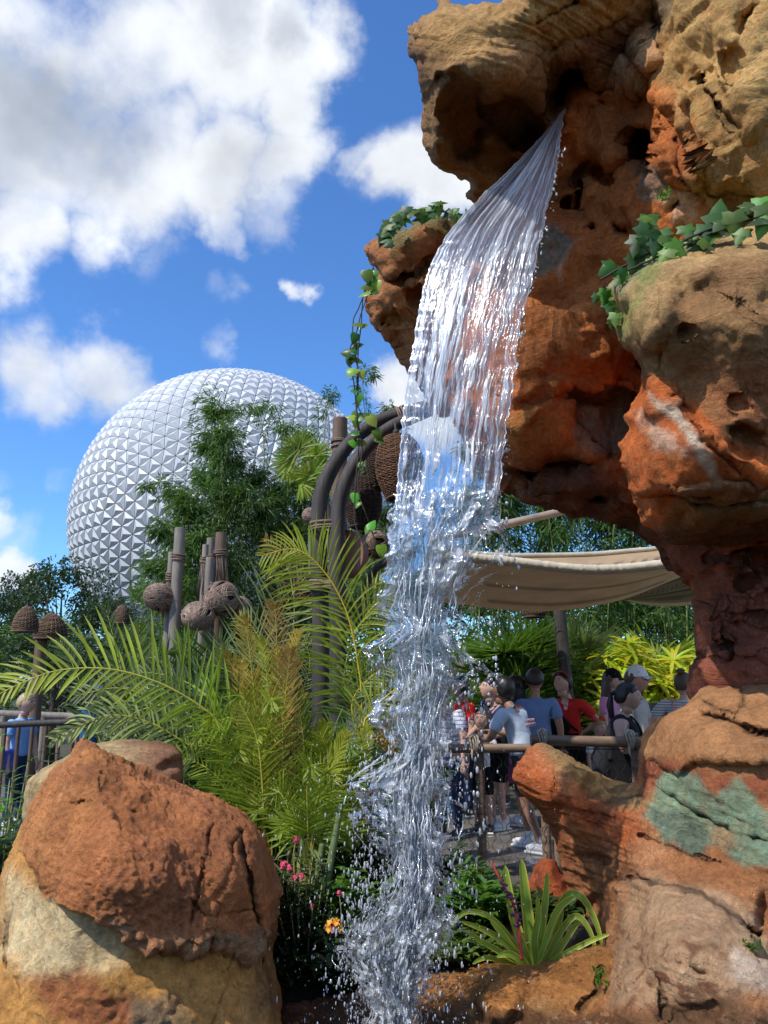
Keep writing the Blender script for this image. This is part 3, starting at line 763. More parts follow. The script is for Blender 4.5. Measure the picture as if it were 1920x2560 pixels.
# ---- big boulder lower left
bl_out = [(212, 1846), (198, 1858), (190, 1876), (168, 1903), (125, 1941), (108, 1974), (81, 2017), (54, 2082), (22, 2147), (0, 2218), (-40, 2300), (-90, 2500), (-110, 2950), (720, 2950), (705, 2560), (708, 2478), (690, 2424), (684, 2370),
          (694, 2321), (700, 2272), (694, 2207), (678, 2142), (651, 2082), (624, 2044), (586, 2017), (542, 1987), (488, 1968), (434, 1946), (374, 1917), (336, 1903), (282, 1881), (233, 1858)]
bl_ctrl = [(210, 1850, 3.25), (150, 1950, 3.2), (60, 2100, 3.2), (0, 2250, 3.15), (260, 1950, 3.05), (400, 1980, 3.15), (560, 2030, 3.2), (670, 2150, 3.2), (690, 2300, 3.25), (300, 2150, 2.75), (150, 2200, 2.85), (450, 2200, 2.85), (590, 2200, 2.98),
           (300, 2340, 2.78), (100, 2380, 2.82), (500, 2380, 2.92), (650, 2400, 3.2), (200, 2520, 2.72), (450, 2520, 2.8), (620, 2540, 2.95), (0, 2500, 2.9), (300, 2850, 2.7), (650, 2850, 2.95)]
ledge = [(60, 2120), (95, 2190), (110, 2245), (200, 2290), (290, 2330), (350, 2370), (400, 2375), (440, 2362), (480, 2378), (520, 2360), (560, 2362), (590, 2372), (620, 2400), (640, 2390), (650, 2350), (720, 2350), (720, 2000), (500, 1900), (200, 1800), (60, 1980)]
def bl_relief(V, p, d):
    h = rel(.026, .012, .003, (0, 0, 1), 30, pits=.012, cf=2.0, facet=.035)(V, p, d)
    gran = np.abs(pn(V * 30)) * .014 + np.abs(pn(V * 60 + 3)) * .008
    s1, _ = poly_sd(p, np.asarray(ledge, float))
    m = sstep(-5, 40, s1) * (1 - .75 * sstep(520, 600, p[:, 0])) * .9 + .15
    h = h + gran * m
    lm = np.exp(-((s1 - 14) / 26) ** 2) * sstep(270, 340, p[:, 0])
    h = h + lm * (.045 * np.abs(pn(V * 15)) + .02 * np.abs(pn(V * 31)))
    lm2 = sstep(2440, 2500, p[:, 1]) * sstep(430, 380, np.abs(p[:, 0] - 60) )
    return h + lm2 * .02 * np.abs(pn(V * 22))
def bl_paint(V, p, d, nn, disp, cr):
    c = np.tile(hexc('b87444'), (len(V), 1))
    c = mixc(c, hexc('ad6c40'), region(p, V, [(230, 1960), (420, 1950), (640, 2060), (640, 2300), (400, 2350), (200, 2270), (130, 2150), (200, 2080)], 40, 50) * .85)
    c = mixc(c, hexc('b97b45'), region(p, V, [(120, 1950), (212, 1840), (280, 1890), (240, 2000), (120, 2200), (40, 2250), (20, 2150)], 25, 30) * .8)
    c = mixc(c, hexc('8c5436'), sstep(.1, .45, fbm(V * 3.5 + 8, 4)) * .6)
    c = mixc(c, hexc('6f4326'), region(p, V, [(262, 1890), (330, 1900), (300, 1990), (265, 1980)], 10, 20) * .5)
    s1, _ = poly_sd(p, np.asarray(ledge, float))
    low = sstep(4, -6, s1)
    c = mixc(c, hexc('c48c4a'), low)
    c = mixc(c, hexc('dec392'), low * region(p, V, [(30, 2180), (110, 2230), (300, 2330), (300, 2400), (180, 2440), (60, 2440), (0, 2380)], 25, 30) * .95)
    c = mixc(c, hexc('9c5a38'), low * region(p, V, [(60, 2450), (200, 2430), (300, 2490), (420, 2520), (360, 2600), (150, 2560)], 14, 34) * .8)
    c = mixc(c, hexc('5f5c48'), region(p, V, [(330, 2500), (450, 2490), (470, 2560), (440, 2640), (330, 2640)], 12, 24) * .7)
    c = mixc(c, hexc('8f765a'), np.exp(-((s1 - 18) / 20) ** 2) * sstep(230, 310, p[:, 0]) * (.4 + .5 * sstep(-.3, .3, fbm(V * 8, 3))))
    c = mixc(c, hexc('7b5c40'), region(p, V, [(600, 2330), (700, 2330), (700, 2560), (620, 2560)], 18, 24) * .6)
    c = mixc(c, BLACKR, sstep(.004, .02, -disp) * .35)  # recess shade put into the colour wherever the surface dips
    return mixc(c, BLACKR, np.clip(cr, 0, 1) * .85)
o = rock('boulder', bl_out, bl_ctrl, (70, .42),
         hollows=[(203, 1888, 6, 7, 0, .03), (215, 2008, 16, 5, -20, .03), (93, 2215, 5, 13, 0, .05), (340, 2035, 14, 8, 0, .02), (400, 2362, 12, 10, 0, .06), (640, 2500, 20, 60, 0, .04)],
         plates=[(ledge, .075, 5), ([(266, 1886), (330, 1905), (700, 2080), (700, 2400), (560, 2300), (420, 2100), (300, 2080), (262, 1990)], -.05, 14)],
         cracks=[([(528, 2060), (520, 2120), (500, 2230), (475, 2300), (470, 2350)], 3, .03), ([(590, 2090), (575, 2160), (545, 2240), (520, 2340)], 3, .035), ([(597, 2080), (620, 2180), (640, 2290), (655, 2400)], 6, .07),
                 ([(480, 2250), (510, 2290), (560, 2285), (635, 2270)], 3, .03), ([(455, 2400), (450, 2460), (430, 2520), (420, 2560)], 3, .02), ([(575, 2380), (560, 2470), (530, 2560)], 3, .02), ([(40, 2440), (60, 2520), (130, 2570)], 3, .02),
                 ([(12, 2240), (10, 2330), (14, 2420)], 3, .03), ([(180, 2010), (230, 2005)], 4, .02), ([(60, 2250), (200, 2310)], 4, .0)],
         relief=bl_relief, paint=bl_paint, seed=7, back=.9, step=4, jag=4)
tag(o, 'huge rough orange boulder with a pale sandy band filling the lower left corner', 'boulder')
kt_paint = lambda V, p, d, nn, disp, cr: mixc(mixc(np.tile(hexc('b59a6c'), (len(V), 1)), hexc('8a6046'), sstep(250, 400, p[:, 0] + 30 * fbm(V * 3, 3))), hexc('9c7a4c'), sstep(0, .5, fbm(V * 4 + 4, 3)) * .5)
o = rock('boulder', [(60, 2200), (51, 2082), (57, 2017), (65, 1957), (87, 1930), (152, 1898), (195, 1868), (244, 1857), (304, 1849), (380, 1849), (423, 1856), (448, 1874), (458, 1898), (455, 1960), (400, 2100), (200, 2300)],
         [(60, 2000, 3.75), (100, 1940, 3.7), (200, 1880, 3.75), (300, 1860, 3.9), (430, 1880, 3.9), (300, 2000, 3.55), (400, 1920, 3.75), (100, 2150, 3.7)], (38, .3),
         cracks=[([(290, 1856), (282, 1880), (300, 1910)], 3, .02)], hollows=[(430, 1915, 40, 16, 0, .08)], relief=rel(.02, .006, pits=.006), paint=kt_paint, seed=8, jag=3)
tag(o, 'smooth tan and brown boulder peeking out behind the big orange boulder', 'boulder')
# ================================================================== GROUND
def M_ground(name, c1, c2, scale, rough=.9, wet=0.0):
    m, n, l, b = newmat(name)
    t = n.new('ShaderNodeTexCoord')
    f = noise_n(n, l, scale, 8, .65, t.outputs['Object'])
    mx = n.new('ShaderNodeMix'); mx.data_type = 'RGBA'
    l.new(MR(n, l, f, .35, .65), mx.inputs[0]); mx.inputs[6].default_value = (*c1, 1); mx.inputs[7].default_value = (*c2, 1)
    l.new(mx.outputs[2], b.inputs['Base Color'])
    if wet:
        f2 = noise_n(n, l, .9, 3, .5, t.outputs['Object'])
        l.new(MR(n, l, f2, .4, .56, .06, .5), b.inputs['Roughness'])
        bump(n, l, b, f, .08, .004)
    else:
        b.inputs['Roughness'].default_value = rough
        bump(n, l, b, f, .6, .03)
    return m
g = MB(); g.add([(-900, -900, -.03), (900, -900, -.03), (900, 900, -.03), (-900, 900, -.03)], [(0, 1, 2, 3)])
tag(g.build('ground', M_ground('soil', (.05, .045, .025), (.09, .08, .04), 3)), kind='structure')
g = MB(); g.add([(-14, 6.55, 0), (14, 6.55, 0), (14, 12.4, 0), (-14, 12.4, 0)], [(0, 1, 2, 3)])
tag(g.build('walkway', M_ground('paving', (.11, .095, .08), (.21, .185, .16), 5, wet=1)), kind='structure')
g = MB(); g.add([(-.5, 6.56, .004), (2.2, 6.56, .004), (1.9, 9.4, .004), (.2, 9.6, .004)], [(0, 1, 2, 3)])
g = MB(); g.add([(-14, -6, -.012), (14, -6, -.012), (14, 3.95, -.012), (-14, 3.95, -.012)], [(0, 1, 2, 3)])
tag(g.build('pavement', bpy.data.materials['paving']), kind='structure')
wm = M_ground('wet_paving', (.035, .03, .026), (.10, .075, .06), 2.5, wet=1)
tag(g.build('wet_patch', wm), kind='structure')
# planting bed between the rocks and the fence
g = MB(); gx = np.linspace(-9, 9, 120); gy = np.linspace(3.98, 6.5, 70); GX, GY = np.meshgrid(gx, gy)
v = np.stack([GX.ravel(), GY.ravel(), 0 * GX.ravel()], 1)
v[:, 2] = (.16 + .22 * sstep(-.25, .5, v[:, 0])) * sstep(6.5, 4.2, v[:, 1]) * sstep(3.95, 4.12, v[:, 1]) + .02 + .05 * fbm(v * 1.8, 4) * sstep(6.5, 6.2, v[:, 1])
f = [(i * 120 + j, i * 120 + j + 1, (i + 1) * 120 + j + 1, (i + 1) * 120 + j) for i in range(69) for j in range(119)]
g.add(v, f)
tag(g.build('planting_bed', M_ground('mulch', (.025, .018, .012), (.06, .045, .03), 22)), kind='structure')

g = MB(); gx = np.linspace(-3.9, .1, 60); gy = np.linspace(7.7, 12.5, 60); GX, GY = np.meshgrid(gx, gy)
v = np.stack([GX.ravel(), GY.ravel(), 0 * GX.ravel()], 1)
e_ = np.minimum(np.minimum(v[:, 0] + 3.9, .1 - v[:, 0]), np.minimum(v[:, 1] - 7.7, 12.5 - v[:, 1])); v[:, 2] = -.01 + .16 * sstep(0, .5, e_) + .04 * fbm(v * 2, 3) * sstep(0, .3, e_)
g.add(v, [(i * 60 + j, i * 60 + j + 1, (i + 1) * 60 + j + 1, (i + 1) * 60 + j) for i in range(59) for j in range(59)])
tag(g.build('planting_island', bpy.data.materials['mulch']), kind='structure')

# ================================================================== GEODESIC SPHERE
def geodesic():
    ph = (1 + 5 ** .5) / 2
    ico = []
    for a in (-1, 1):
        for b in (-ph, ph):
            ico += [(0, a, b), (a, b, 0), (b, 0, a)]
    ico = np.array(ico, float); ico /= np.linalg.norm(ico[0])
    L = min(np.linalg.norm(ico[0] - ico[i]) for i in range(1, 12))
    tris = []
    for i in range(12):
        for j in range(i + 1, 12):
            for k in range(j + 1, 12):
                if all(abs(np.linalg.norm(x - y) - L) < .01 for x, y in ((ico[i], ico[j]), (ico[j], ico[k]), (ico[i], ico[k]))):
                    tris.append((i, j, k))
    cen = {t: (ico[t[0]] + ico[t[1]] + ico[t[2]]) for t in tris}
    out = []
    for t in tris:
        ct = cen[t] / np.linalg.norm(cen[t])
        for a, b in ((0, 1), (1, 2), (0, 2)):
            for t2 in tris:
                if t2 > t and t[a] in t2 and t[b] in t2:
                    c2 = cen[t2] / np.linalg.norm(cen[t2])
                    out.append((ico[t[a]], ct, c2)); out.append((ico[t[b]], ct, c2))
    return out     # 60 isosceles faces
SPH = P(588, 1317, 122.0); SR = 25.0
n = 8
mb = MB(); seam = MB()
for A, B, Cc in geodesic():
    def q(i, j):
        v = A * (n - i - j) / n + B * i / n + Cc * j / n
        return v / np.linalg.norm(v)
    tl = []
    for i in range(n):
        for j in range(n - i):
            tl.append((q(i, j), q(i + 1, j), q(i, j + 1)))
            if i + j < n - 1: tl.append((q(i + 1, j), q(i + 1, j + 1), q(i, j + 1)))
    for a, b, c in tl:
        m = (a + b + c) / 3; m /= np.linalg.norm(m)
        if np.dot(np.cross(b - a, c - a), m) < 0: b, c = c, b
        if m[1] > .75: continue
        apex = m * (SR + .31)
        g_ = .955
        va, vb, vc = [(m * (1 - g_) + x * g_) * SR for x in (a, b, c)]
        t = 1.0 + .10 * (random.random() - .5)
        for p0, p1 in ((va, vb), (vb, vc), (vc, va)):
            mm = (p0 + p1 + apex) / 3; s_ = .985
            k = t * (1 + .05 * (random.random() - .5))
            mb.add([mm + (x - mm) * s_ for x in (p0, p1, apex)], [(0, 1, 2)], (k, k, k))
M_pan, n_, l_, b_ = newmat('anodised_panel')
a = n_.new('ShaderNodeAttribute'); a.attribute_name = 'Col'
l_.new(mulcol(n_, l_, (.53, .55, .58), a.outputs['Fac']), b_.inputs['Base Color'])
b_.inputs['Metallic'].default_value = .12; b_.inputs['Roughness'].default_value = .55
sph = empty('geodesic_dome', SPH)
tag(sph, 'giant silver geodesic sphere of triangular pyramid panels towering behind the bamboo', 'building')
mb.build('panel_shell', M_pan, sph, smooth=False)
core = MB(); core.ball((0, 0, 0), SR * .992, 96)
core.build('inner_shell', M_plain('seam_dark', (.12, .14, .18), .6), sph)
for dx in (-11, 11):
    legs = MB(); legs.tube([(dx, -4, -SPH.z), (dx * .8, -3, -19)], [2.2, 1.6], 10)
    legs.build('leg', M_plain('leg_metal', (.45, .46, .48), .5), sph)

# ================================================================== FOLIAGE
def leaf_strip(mb, base, d0, L, wid, up, droop=.4, segs=5, fold=.25, col=(1, 1, 1), tw=0.0, belly=.35):
    """one narrow leaf: starts at base along d0, sags with gravity, folded along the midrib"""
    d = np.array(d0, float); d /= np.linalg.norm(d) + 1e-9
    side = np.cross(d, up); side /= np.linalg.norm(side) + 1e-9
    if tw: 
        nrm0 = np.cross(side, d); side = side * math.cos(tw) + nrm0 * math.sin(tw)
    pts = []; p = np.array(base, float); st = L / segs
    vs = []
    for i in range(segs + 1):
        t = i / segs
        wv = wid * (np.sin(np.pi * min(1, (t * (1 - belly) + belly * .35) ** .8 * 1.02)) if t < 1 else 0.02) if belly else wid * (1 - t ** 2.2)
        wv = max(wv, wid * .04)
        nrm = np.cross(side, d)
        vs += [p - side * wv * .5 + nrm * wv * fold, p, p + side * wv * .5 + nrm * wv * fold]
        p = p + d * st
        d = d + np.array([0, 0, -1.0]) * droop / segs; d /= np.linalg.norm(d)
        side = side - d * np.dot(side, d); side /= np.linalg.norm(side)
    f = []
    for i in range(segs):
        a = i * 3
        f += [(a, a + 1, a + 4, a + 3), (a + 1, a + 2, a + 5, a + 4)]
    mb.add(vs, f, col)

def frond(mb, rach, path, n=40, L=.45, wid=.022, up=(0, 0, 1), sweep=.9, vang=.35, droop=.5, rng=None, tipcol=(1, 1, 1), col=(1, 1, 1), start=.15, rr=.009, segs=4, lopside=(1, 1), tips=.12, rcol=(1.5, 1.15, .45), jit=.17, shape=1.0):
    """feather leaf along a 3-D path: stalk into rach, leaflets into mb"""
    rng = rng or random
    path = np.asarray([tuple(p) for p in path], float)
    # resample with catmull-rom
    m = len(path); ts = np.linspace(0, m - 1.001, 26); pp = []
    for t in ts:
        i = int(t); u = t - i
        p0, p1, p2, p3 = path[max(i - 1, 0)], path[i], path[min(i + 1, m - 1)], path[min(i + 2, m - 1)]
        pp.append(.5 * ((2 * p1) + (-p0 + p2) * u + (2 * p0 - 5 * p1 + 4 * p2 - p3) * u * u + (-p0 + 3 * p1 - 3 * p2 + p3) * u ** 3))
    pp = np.array(pp)
    rach.tube(pp, np.linspace(rr, rr * .3, len(pp)), 5, rcol)
    T = np.gradient(pp, axis=0); T /= np.linalg.norm(T, axis=1)[:, None]
    up = np.asarray(up, float)
    for k in range(n):
        t = start + (1 - start) * (k + .5) / n
        x = t * (len(pp) - 1); i = min(int(x), len(pp) - 2); u = x - i
        p = pp[i] * (1 - u) + pp[i + 1] * u; tg = T[i] * (1 - u) + T[i + 1] * u
        s = np.cross(tg, up); s /= np.linalg.norm(s) + 1e-9
        nn = np.cross(s, tg)
        le = L * (np.sin(np.pi * min(1, .16 + .84 * t) ** shape) ** .75 * .95 + tips)
        sw = sweep * (1 - .15 * t) + .5 * t * t
        for sg in (0, 1):
            sd = (1 if sg else -1)
            d = s * sd * 1.0 + tg * sw + nn * (vang + rng.uniform(-jit, jit)) + np.array([rng.uniform(-jit, jit) for _ in range(3)])
            kk = rng.uniform(.8, 1.2)
            cc = np.array(col) * kk * (1 - t) + np.array(tipcol) * kk * t
            leaf_strip(mb, p + tg * rng.uniform(-.004, .004), d, le * lopside[sg] * rng.uniform(.72, 1.1), wid * rng.uniform(.85, 1.1), nn, droop * rng.uniform(.6, 1.4), segs, .22, cc, rng.uniform(-.3, .3))

ML_yel = M_leaf('palm_leaf_yellow_green', (.30, .36, .045), .45, .42)
ML_grn = M_leaf('palm_leaf_green', (.12, .20, .045), .35, .4)
ML_dk = M_leaf('palm_leaf_dark', (.065, .115, .038), .28, .4)
ML_gry = M_leaf('date_palm_leaf', (.17, .22, .10), .25, .5)
ML_bam = M_leaf('bamboo_leaf', (.085, .165, .04), .4, .5, .3, 1.2)
ML_bamd = M_leaf('bamboo_leaf_dark', (.05, .105, .03), .35, .5, .35, .8)
ML_tree = M_leaf('tree_leaf_dark', (.035, .07, .022), .25, .5, .4, .5)
ML_treel = M_leaf('tree_leaf_light', (.09, .17, .03), .4, .5, .3, .6)
ML_gold = M_leaf('golden_leaf', (.50, .46, .035), .45, .45, .25)
ML_fern = M_leaf('fresh_leaf', (.10, .23, .03), .4, .4)
ML_low = M_leaf('low_leaf_dark', (.035, .075, .022), .25, .45)  # dark green leaf colour of the low bed plants
M_stem = M_plain('palm_stem', (.22, .24, .10), .5, 30, .3, .3, .004, vc=True)
M_culm = M_plain('bamboo_culm', (.25, .26, .07), .45, 8, .25, .1, .002, vc=True)
M_bark = M_plain('bark', (.10, .075, .055), .9, 18, .35, .6, .02, stretch=(1, 1, .2))

def palm_mesh(kind, seed, L=1.5, **kw):
    """a reusable feather leaf, growing out from the origin along +X and arching"""
    rng = random.Random(seed)
    a = MB(); r_ = MB()
    pth = []
    arch_ = kw.pop('arch', .75)
    for i in range(6):
        t = i / 5
        pth.append((L * (t * .75 + .12 * t * t), rng.uniform(-.02, .02), L * (t * .75 - arch_ * t * t * .75)))
    frond(a, r_, pth, rng=rng, **kw)
    return a.mesh(kind), r_.mesh('stalk')

PF = {}
for nm, kw in {'areca': dict(n=34, L=.42, wid=.024, vang=.45, droop=.45, arch=.75),
               'areca2': dict(n=30, L=.36, wid=.022, vang=.6, droop=.3, arch=.45),
               'date': dict(n=46, L=.30, wid=.014, vang=.3, droop=.12, arch=.6),
               'fan': None}.items():
    if kw: PF[nm] = [palm_mesh('frond', 40 + i + hash(nm) % 7 * 0, **dict(kw)) for i in range(2)]

def palm(name, label, base, fronds, mat, smat=None, kind='areca', stems=(), cat='palm', group=None, rng=None, size=1.0, yaw=(0, 360), pitch=(35, 80), high=None, roll=15, zs=0.0):
    """clump: stems and n arching leaves, each leaf a part"""
    rng = rng or random.Random(hash(label) % 1 + len(label))
    root = empty(name, base); tag(root, label, cat, group)
    smat = smat or M_stem
    for k in range(fronds):
        y = R(rng.uniform(*yaw)); p_ = R(rng.uniform(*pitch)); sc = size * rng.uniform(.75, 1.15)
        me, rm = PF[kind][k % 2]
        off = Vector((rng.uniform(-.12, .12), rng.uniform(-.12, .12), zs + (rng.uniform(0, high) if high else 0)))
        mats = Euler((R(rng.uniform(-roll, roll)), -(p_ - R(40)), 0)).to_matrix().to_4x4()
        M4 = Matrix.Translation(off) @ Matrix.Rotation(y, 4, 'Z') @ mats @ Matrix.Scale(sc, 4)
        o = bpy.data.objects.new('frond', me); COL.objects.link(o)
        if not me.materials: me.materials.append(None)
        o.material_slots[0].link = 'OBJECT'; o.material_slots[0].material = mat
        o.parent = root; o.matrix_local = M4
        s = bpy.data.objects.new('stalk', rm); COL.objects.link(s)
        if not rm.materials: rm.materials.append(M_stem)
        s.parent = o
    for (dx, dy, h, r0, lean) in stems:
        t = MB(); t.tube([(dx, dy, -.1), (dx + lean * .4, dy, h * .5), (dx + lean, dy, h)], [r0, r0 * .9, r0 * .7], 8)
        t.build('stem', smat, root)
    return root

def cr(path, n):
    path = np.asarray([tuple(p) for p in path], float); m = len(path); out = []
    for t in np.linspace(0, m - 1.0001, n):
        i = int(t); u = t - i
        p0, p1, p2, p3 = path[max(i - 1, 0)], path[i], path[min(i + 1, m - 1)], path[min(i + 2, m - 1)]
        out.append(.5 * ((2 * p1) + (-p0 + p2) * u + (2 * p0 - 5 * p1 + 4 * p2 - p3) * u * u + (-p0 + 3 * p1 - 3 * p2 + p3) * u ** 3))
    return np.array(out)

def leafquads(mb, pos, dirs, L, wid, rng_, col=1.0):
    """many small pointed leaves, vectorised"""
    n = len(pos); d = dirs / (np.linalg.norm(dirs, axis=1)[:, None] + 1e-9)
    r = rng_.normal(size=(n, 3)); s = np.cross(d, r); s /= np.linalg.norm(s, axis=1)[:, None] + 1e-9
    L = (L * rng_.uniform(.6, 1.25, n))[:, None]; wv = (wid * rng_.uniform(.7, 1.2, n))[:, None]
    dr = np.array([0, 0, -.25]) * L
    v = np.stack([pos, pos + d * L * .45 + s * wv * .5, pos + d * L + dr, pos + d * L * .45 - s * wv * .5], 1).reshape(-1, 3)
    f = [(4 * i, 4 * i + 1, 4 * i + 2, 4 * i + 3) for i in range(n)]
    k = rng_.uniform(.65, 1.35, n) * col
    tint = np.stack([k * rng_.uniform(.9, 1.25, n), k, k * .9], 1)
    mb.add(v, f, np.repeat(tint, 4, 0))

def bamboo(label, base, tips, Y, nleaf=900, lw=(.11, .016), mat=None, spread=.22, start=.25, group='bamboo clumps', culm_r=.012, rs=1, dens_top=1.0, dY=.4, kinds='bamboo'):
    rs_ = np.random.RandomState(rs)
    b = P(base[0], base[1], Y); b.z = 0
    root = empty(kinds, b); tag(root, label, 'bamboo', group)
    B = np.array(b)
    lf = MB(); cu = MB()
    for tp in tips:
        tx, ty, bend = tp[:3]; st = tp[3] if len(tp) > 3 else start; thick = tp[4] if len(tp) > 4 else 1.0
        YY = Y + rs_.uniform(-dY, dY)
        T = np.array(P(tx, ty, YY))
        b0 = B + np.array([(T[0] - B[0]) * .35 + rs_.uniform(-.15, .15), rs_.uniform(-.3, .3), 0])
        mid = b0 * .35 + T * .65; mid[0] -= bend * .5; mid[2] = b0[2] * .3 + T[2] * .72
        near_ = b0 * .06 + T * .94; near_[0] -= bend * .62; near_[2] = T[2] * 1.0
        pth = cr([b0, b0 * .66 + mid * .34, mid, near_, T], 40)
        cu.tube(pth - B, np.linspace(culm_r, culm_r * .25, 40), 5, (1, 1, 1))
        m = int(nleaf * (1 - st) * thick)
        t = st + (1 - st) * rs_.uniform(0, 1, m) ** 1.0
        # leaves gather on short side twigs
        nodes = np.round(t * 30) / 30
        ii = np.clip((nodes * 39).astype(int), 0, 38)
        pc = pth[ii]
        tw = rs_.normal(size=(m, 3)) * np.array([1, 1, .6])
        key = (np.round(t * 30).astype(int) * 7 + rs_.randint(0, 5, m))
        kr = np.random.RandomState(rs * 5 + int(tx)).normal(size=(400, 3)) * np.array([1, 1, .55])
        tw = kr[key % 400] + rs_.normal(size=(m, 3)) * .25
        tw /= np.linalg.norm(tw, axis=1)[:, None]
        env = (np.sin(np.pi * np.clip((t - st) / (1 - st) * .86 + .14, 0, 1)) ** .7 * spread * thick ** .5)
        rad = env * rs_.uniform(.1, 1, m)
        pos = pc + tw * rad[:, None] - B
        dirs = tw * 1.0 + np.array([0, 0, -.35]) + rs_.normal(size=(m, 3)) * .5
        leafquads(lf, pos, dirs, lw[0], lw[1], rs_)
    cu.build('culms', M_culm, root)['kind'] = 'stuff'
    o = lf.build('foliage', mat or ML_bam, root, smooth=False); o['kind'] = 'stuff'
    return root

bamboo('tall dark green bamboo clump with feathery plumes in front of the sphere', (600, 1700), [(538, 1036, -.05, .3, 1.9), (560, 1090, .1, .3, 1.6), (520, 1120, -.1, .35, 1.4), (590, 1160, .2, .3, 1.5), (500, 1200, -.2, .35, 1.3), (640, 1200, .1, .3, 1.6), (610, 1240, .0, .2, 1.6), (560, 1250, 0, .2, 1.8), (660, 1280, .1, .2, 1.5)], 9.0, 1700, rs=2, spread=.30)
bamboo('slender arching bamboo stems drooping over the right of the sphere', (740, 1700), [(575, 1032, -.55, .5, .42), (630, 1030, -.5, .5, .5), (705, 1080, -.1, .45, .4), (768, 1095, .1, .4, .5), (835, 1000, .1, .5, .4), (740, 1210, 0, .3, 1.3), (700, 1230, 0, .25, 1.4), (800, 1230, .1, .25, 1.4), (770, 1290, 0, .2, 1.5), (830, 1290, 0, .2, 1.2), (680, 1260, 0, .2, 1.6), (720, 1330, 0, .2, 1.6), (790, 1180, 0, .3, 1.2), (660, 1330, 0, .2, 1.6)], 9.4, 1700, rs=3, spread=.24)
bamboo('lower leaning bamboo clump left of the tall plumes', (520, 1700), [(352, 1220, -.5, .45, .7), (430, 1240, -.2, .4, 1.0), (450, 1265, -.1, .35, 1.3), (390, 1330, -.2, .35, 1.1), (480, 1290, 0, .3, 1.5), (440, 1350, 0, .3, 1.5), (390, 1420, 0, .3, 1.4), (500, 1350, 0, .3, 1.5)], 8.6, 1400, rs=4, spread=.26)
bamboo('thin bamboo tips drooping beside the falling water', (1010, 1700), [(940, 945, .3, .6, .5), (985, 1035, .2, .5, .4), (1000, 1100, 0, .4, .6), (900, 1180, 0, .4, .8), (960, 1300, 0, .3, 1.5), (1000, 1250, 0, .3, 1.3), (920, 1330, 0, .3, 1.3)], 9.2, 1500, rs=5, spread=.16)
# bamboo behind the arch
for i, (bx, yy, lab) in enumerate([(1240, 15.5, 'bamboo seen behind the waterfall edge above the sail'), (1350, 16.5, 'bamboo rising behind the pale wooden beam'), (1450, 15.8, 'bamboo in the middle of the arch opening above the sail'),
                                   (1560, 16.2, 'bamboo under the dark curve of the arch above the sail'), (1680, 16, 'bamboo at the right end of the arch opening')]):
    rs_ = np.random.RandomState(60 + i)
    tips = [(bx + rs_.uniform(-75, 75), rs_.uniform(1130, 1330), rs_.uniform(-.3, .3), .1, 1.2) for _ in range(12)]
    bamboo(lab, (bx, 1700), tips, yy, 720, (.20, .034), rs=70 + i, spread=.5, culm_r=.02, dY=.8, mat=ML_bam)

# broadleaf trees in the distance
def tree_mesh(seed, nl=5200, h=1.0, rad=.42, leaf=.035):
    rs_ = np.random.RandomState(seed); mb = MB()
    ncl = 34
    cen = []
    for k in range(ncl):
        a = rs_.uniform(0, 2 * np.pi); z = rs_.uniform(.32, 1.0) * h; rr = rad * np.sqrt(np.clip(1 - ((z / h - .62) / .42) ** 2, .05, 1)) * rs_.uniform(.35, 1)
        cen.append((rr * np.cos(a), rr * np.sin(a), z))
    cen = np.array(cen); k = rs_.randint(0, ncl, nl)
    off = rs_.normal(size=(nl, 3)); off /= np.linalg.norm(off, axis=1)[:, None]; off *= (rs_.uniform(.3, 1, nl) ** .5)[:, None] * np.array([.13, .13, .085]) * h
    sz = rs_.uniform(.6, 1.2, ncl)[k][:, None]
    pos = cen[k] + off * sz
    leafquads(mb, pos, off + rs_.normal(size=(nl, 3)) * .04, leaf * h, leaf * .5 * h, rs_, 1.0)
    tk = MB(); tk.tube([(0, 0, -.02), (.01, 0, .3 * h), (0, .01, .6 * h), (.02, 0, .85 * h)], [.03 * h, .022 * h, .014 * h, .004 * h], 8)
    for c in cen[::3]:
        tk.tube([(0, 0, .25 * h + .25 * c[2]), tuple(c * .5 + np.array([0, 0, .2 * h])), tuple(c)], [.010 * h, .006 * h, .002 * h], 5)
    return mb.mesh('crown', smooth=False), tk.mesh('trunk')
TM = [tree_mesh(200 + i) for i in range(3)]
for me, tk in TM: me.materials.append(None); tk.materials.append(M_bark)
def tree(px, pytop, Y, lab, mat, wsc=1.0, i=0, grp='trees beyond the garden'):
    top = P(px, pytop, Y); h = top.z
    root = empty('tree', (top.x, Y, 0), random.uniform(0, 6)); root.scale = (h * wsc, h * wsc, h)
    tag(root, lab, 'tree', grp)
    me, tk = TM[i % 3]
    o = bpy.data.objects.new('crown', me); COL.objects.link(o); o.parent = root; o.material_slots[0].link = 'OBJECT'; o.material_slots[0].material = mat
    k = bpy.data.objects.new('trunk', tk); COL.objects.link(k); k.parent = root
    return root
tree(165, 1420, 34, 'dark round-topped tree just left of the sphere', ML_tree, .75, 0)
tree(50, 1445, 36, 'dark pointed tree near the left edge of the picture', ML_tree, .6, 1)
tree(-30, 1480, 30, 'dark tree cut by the left edge of the picture', ML_tree, .8, 2)
tree(270, 1500, 32, 'lower dark tree beneath the left rim of the sphere', ML_tree, .9, 1)
tree(425, 1450, 26, 'light green tree under the middle of the sphere', ML_treel, .8, 2)
tree(110, 1540, 26, 'low dark tree behind the left wicker lantern', ML_tree, 1.3, 0)
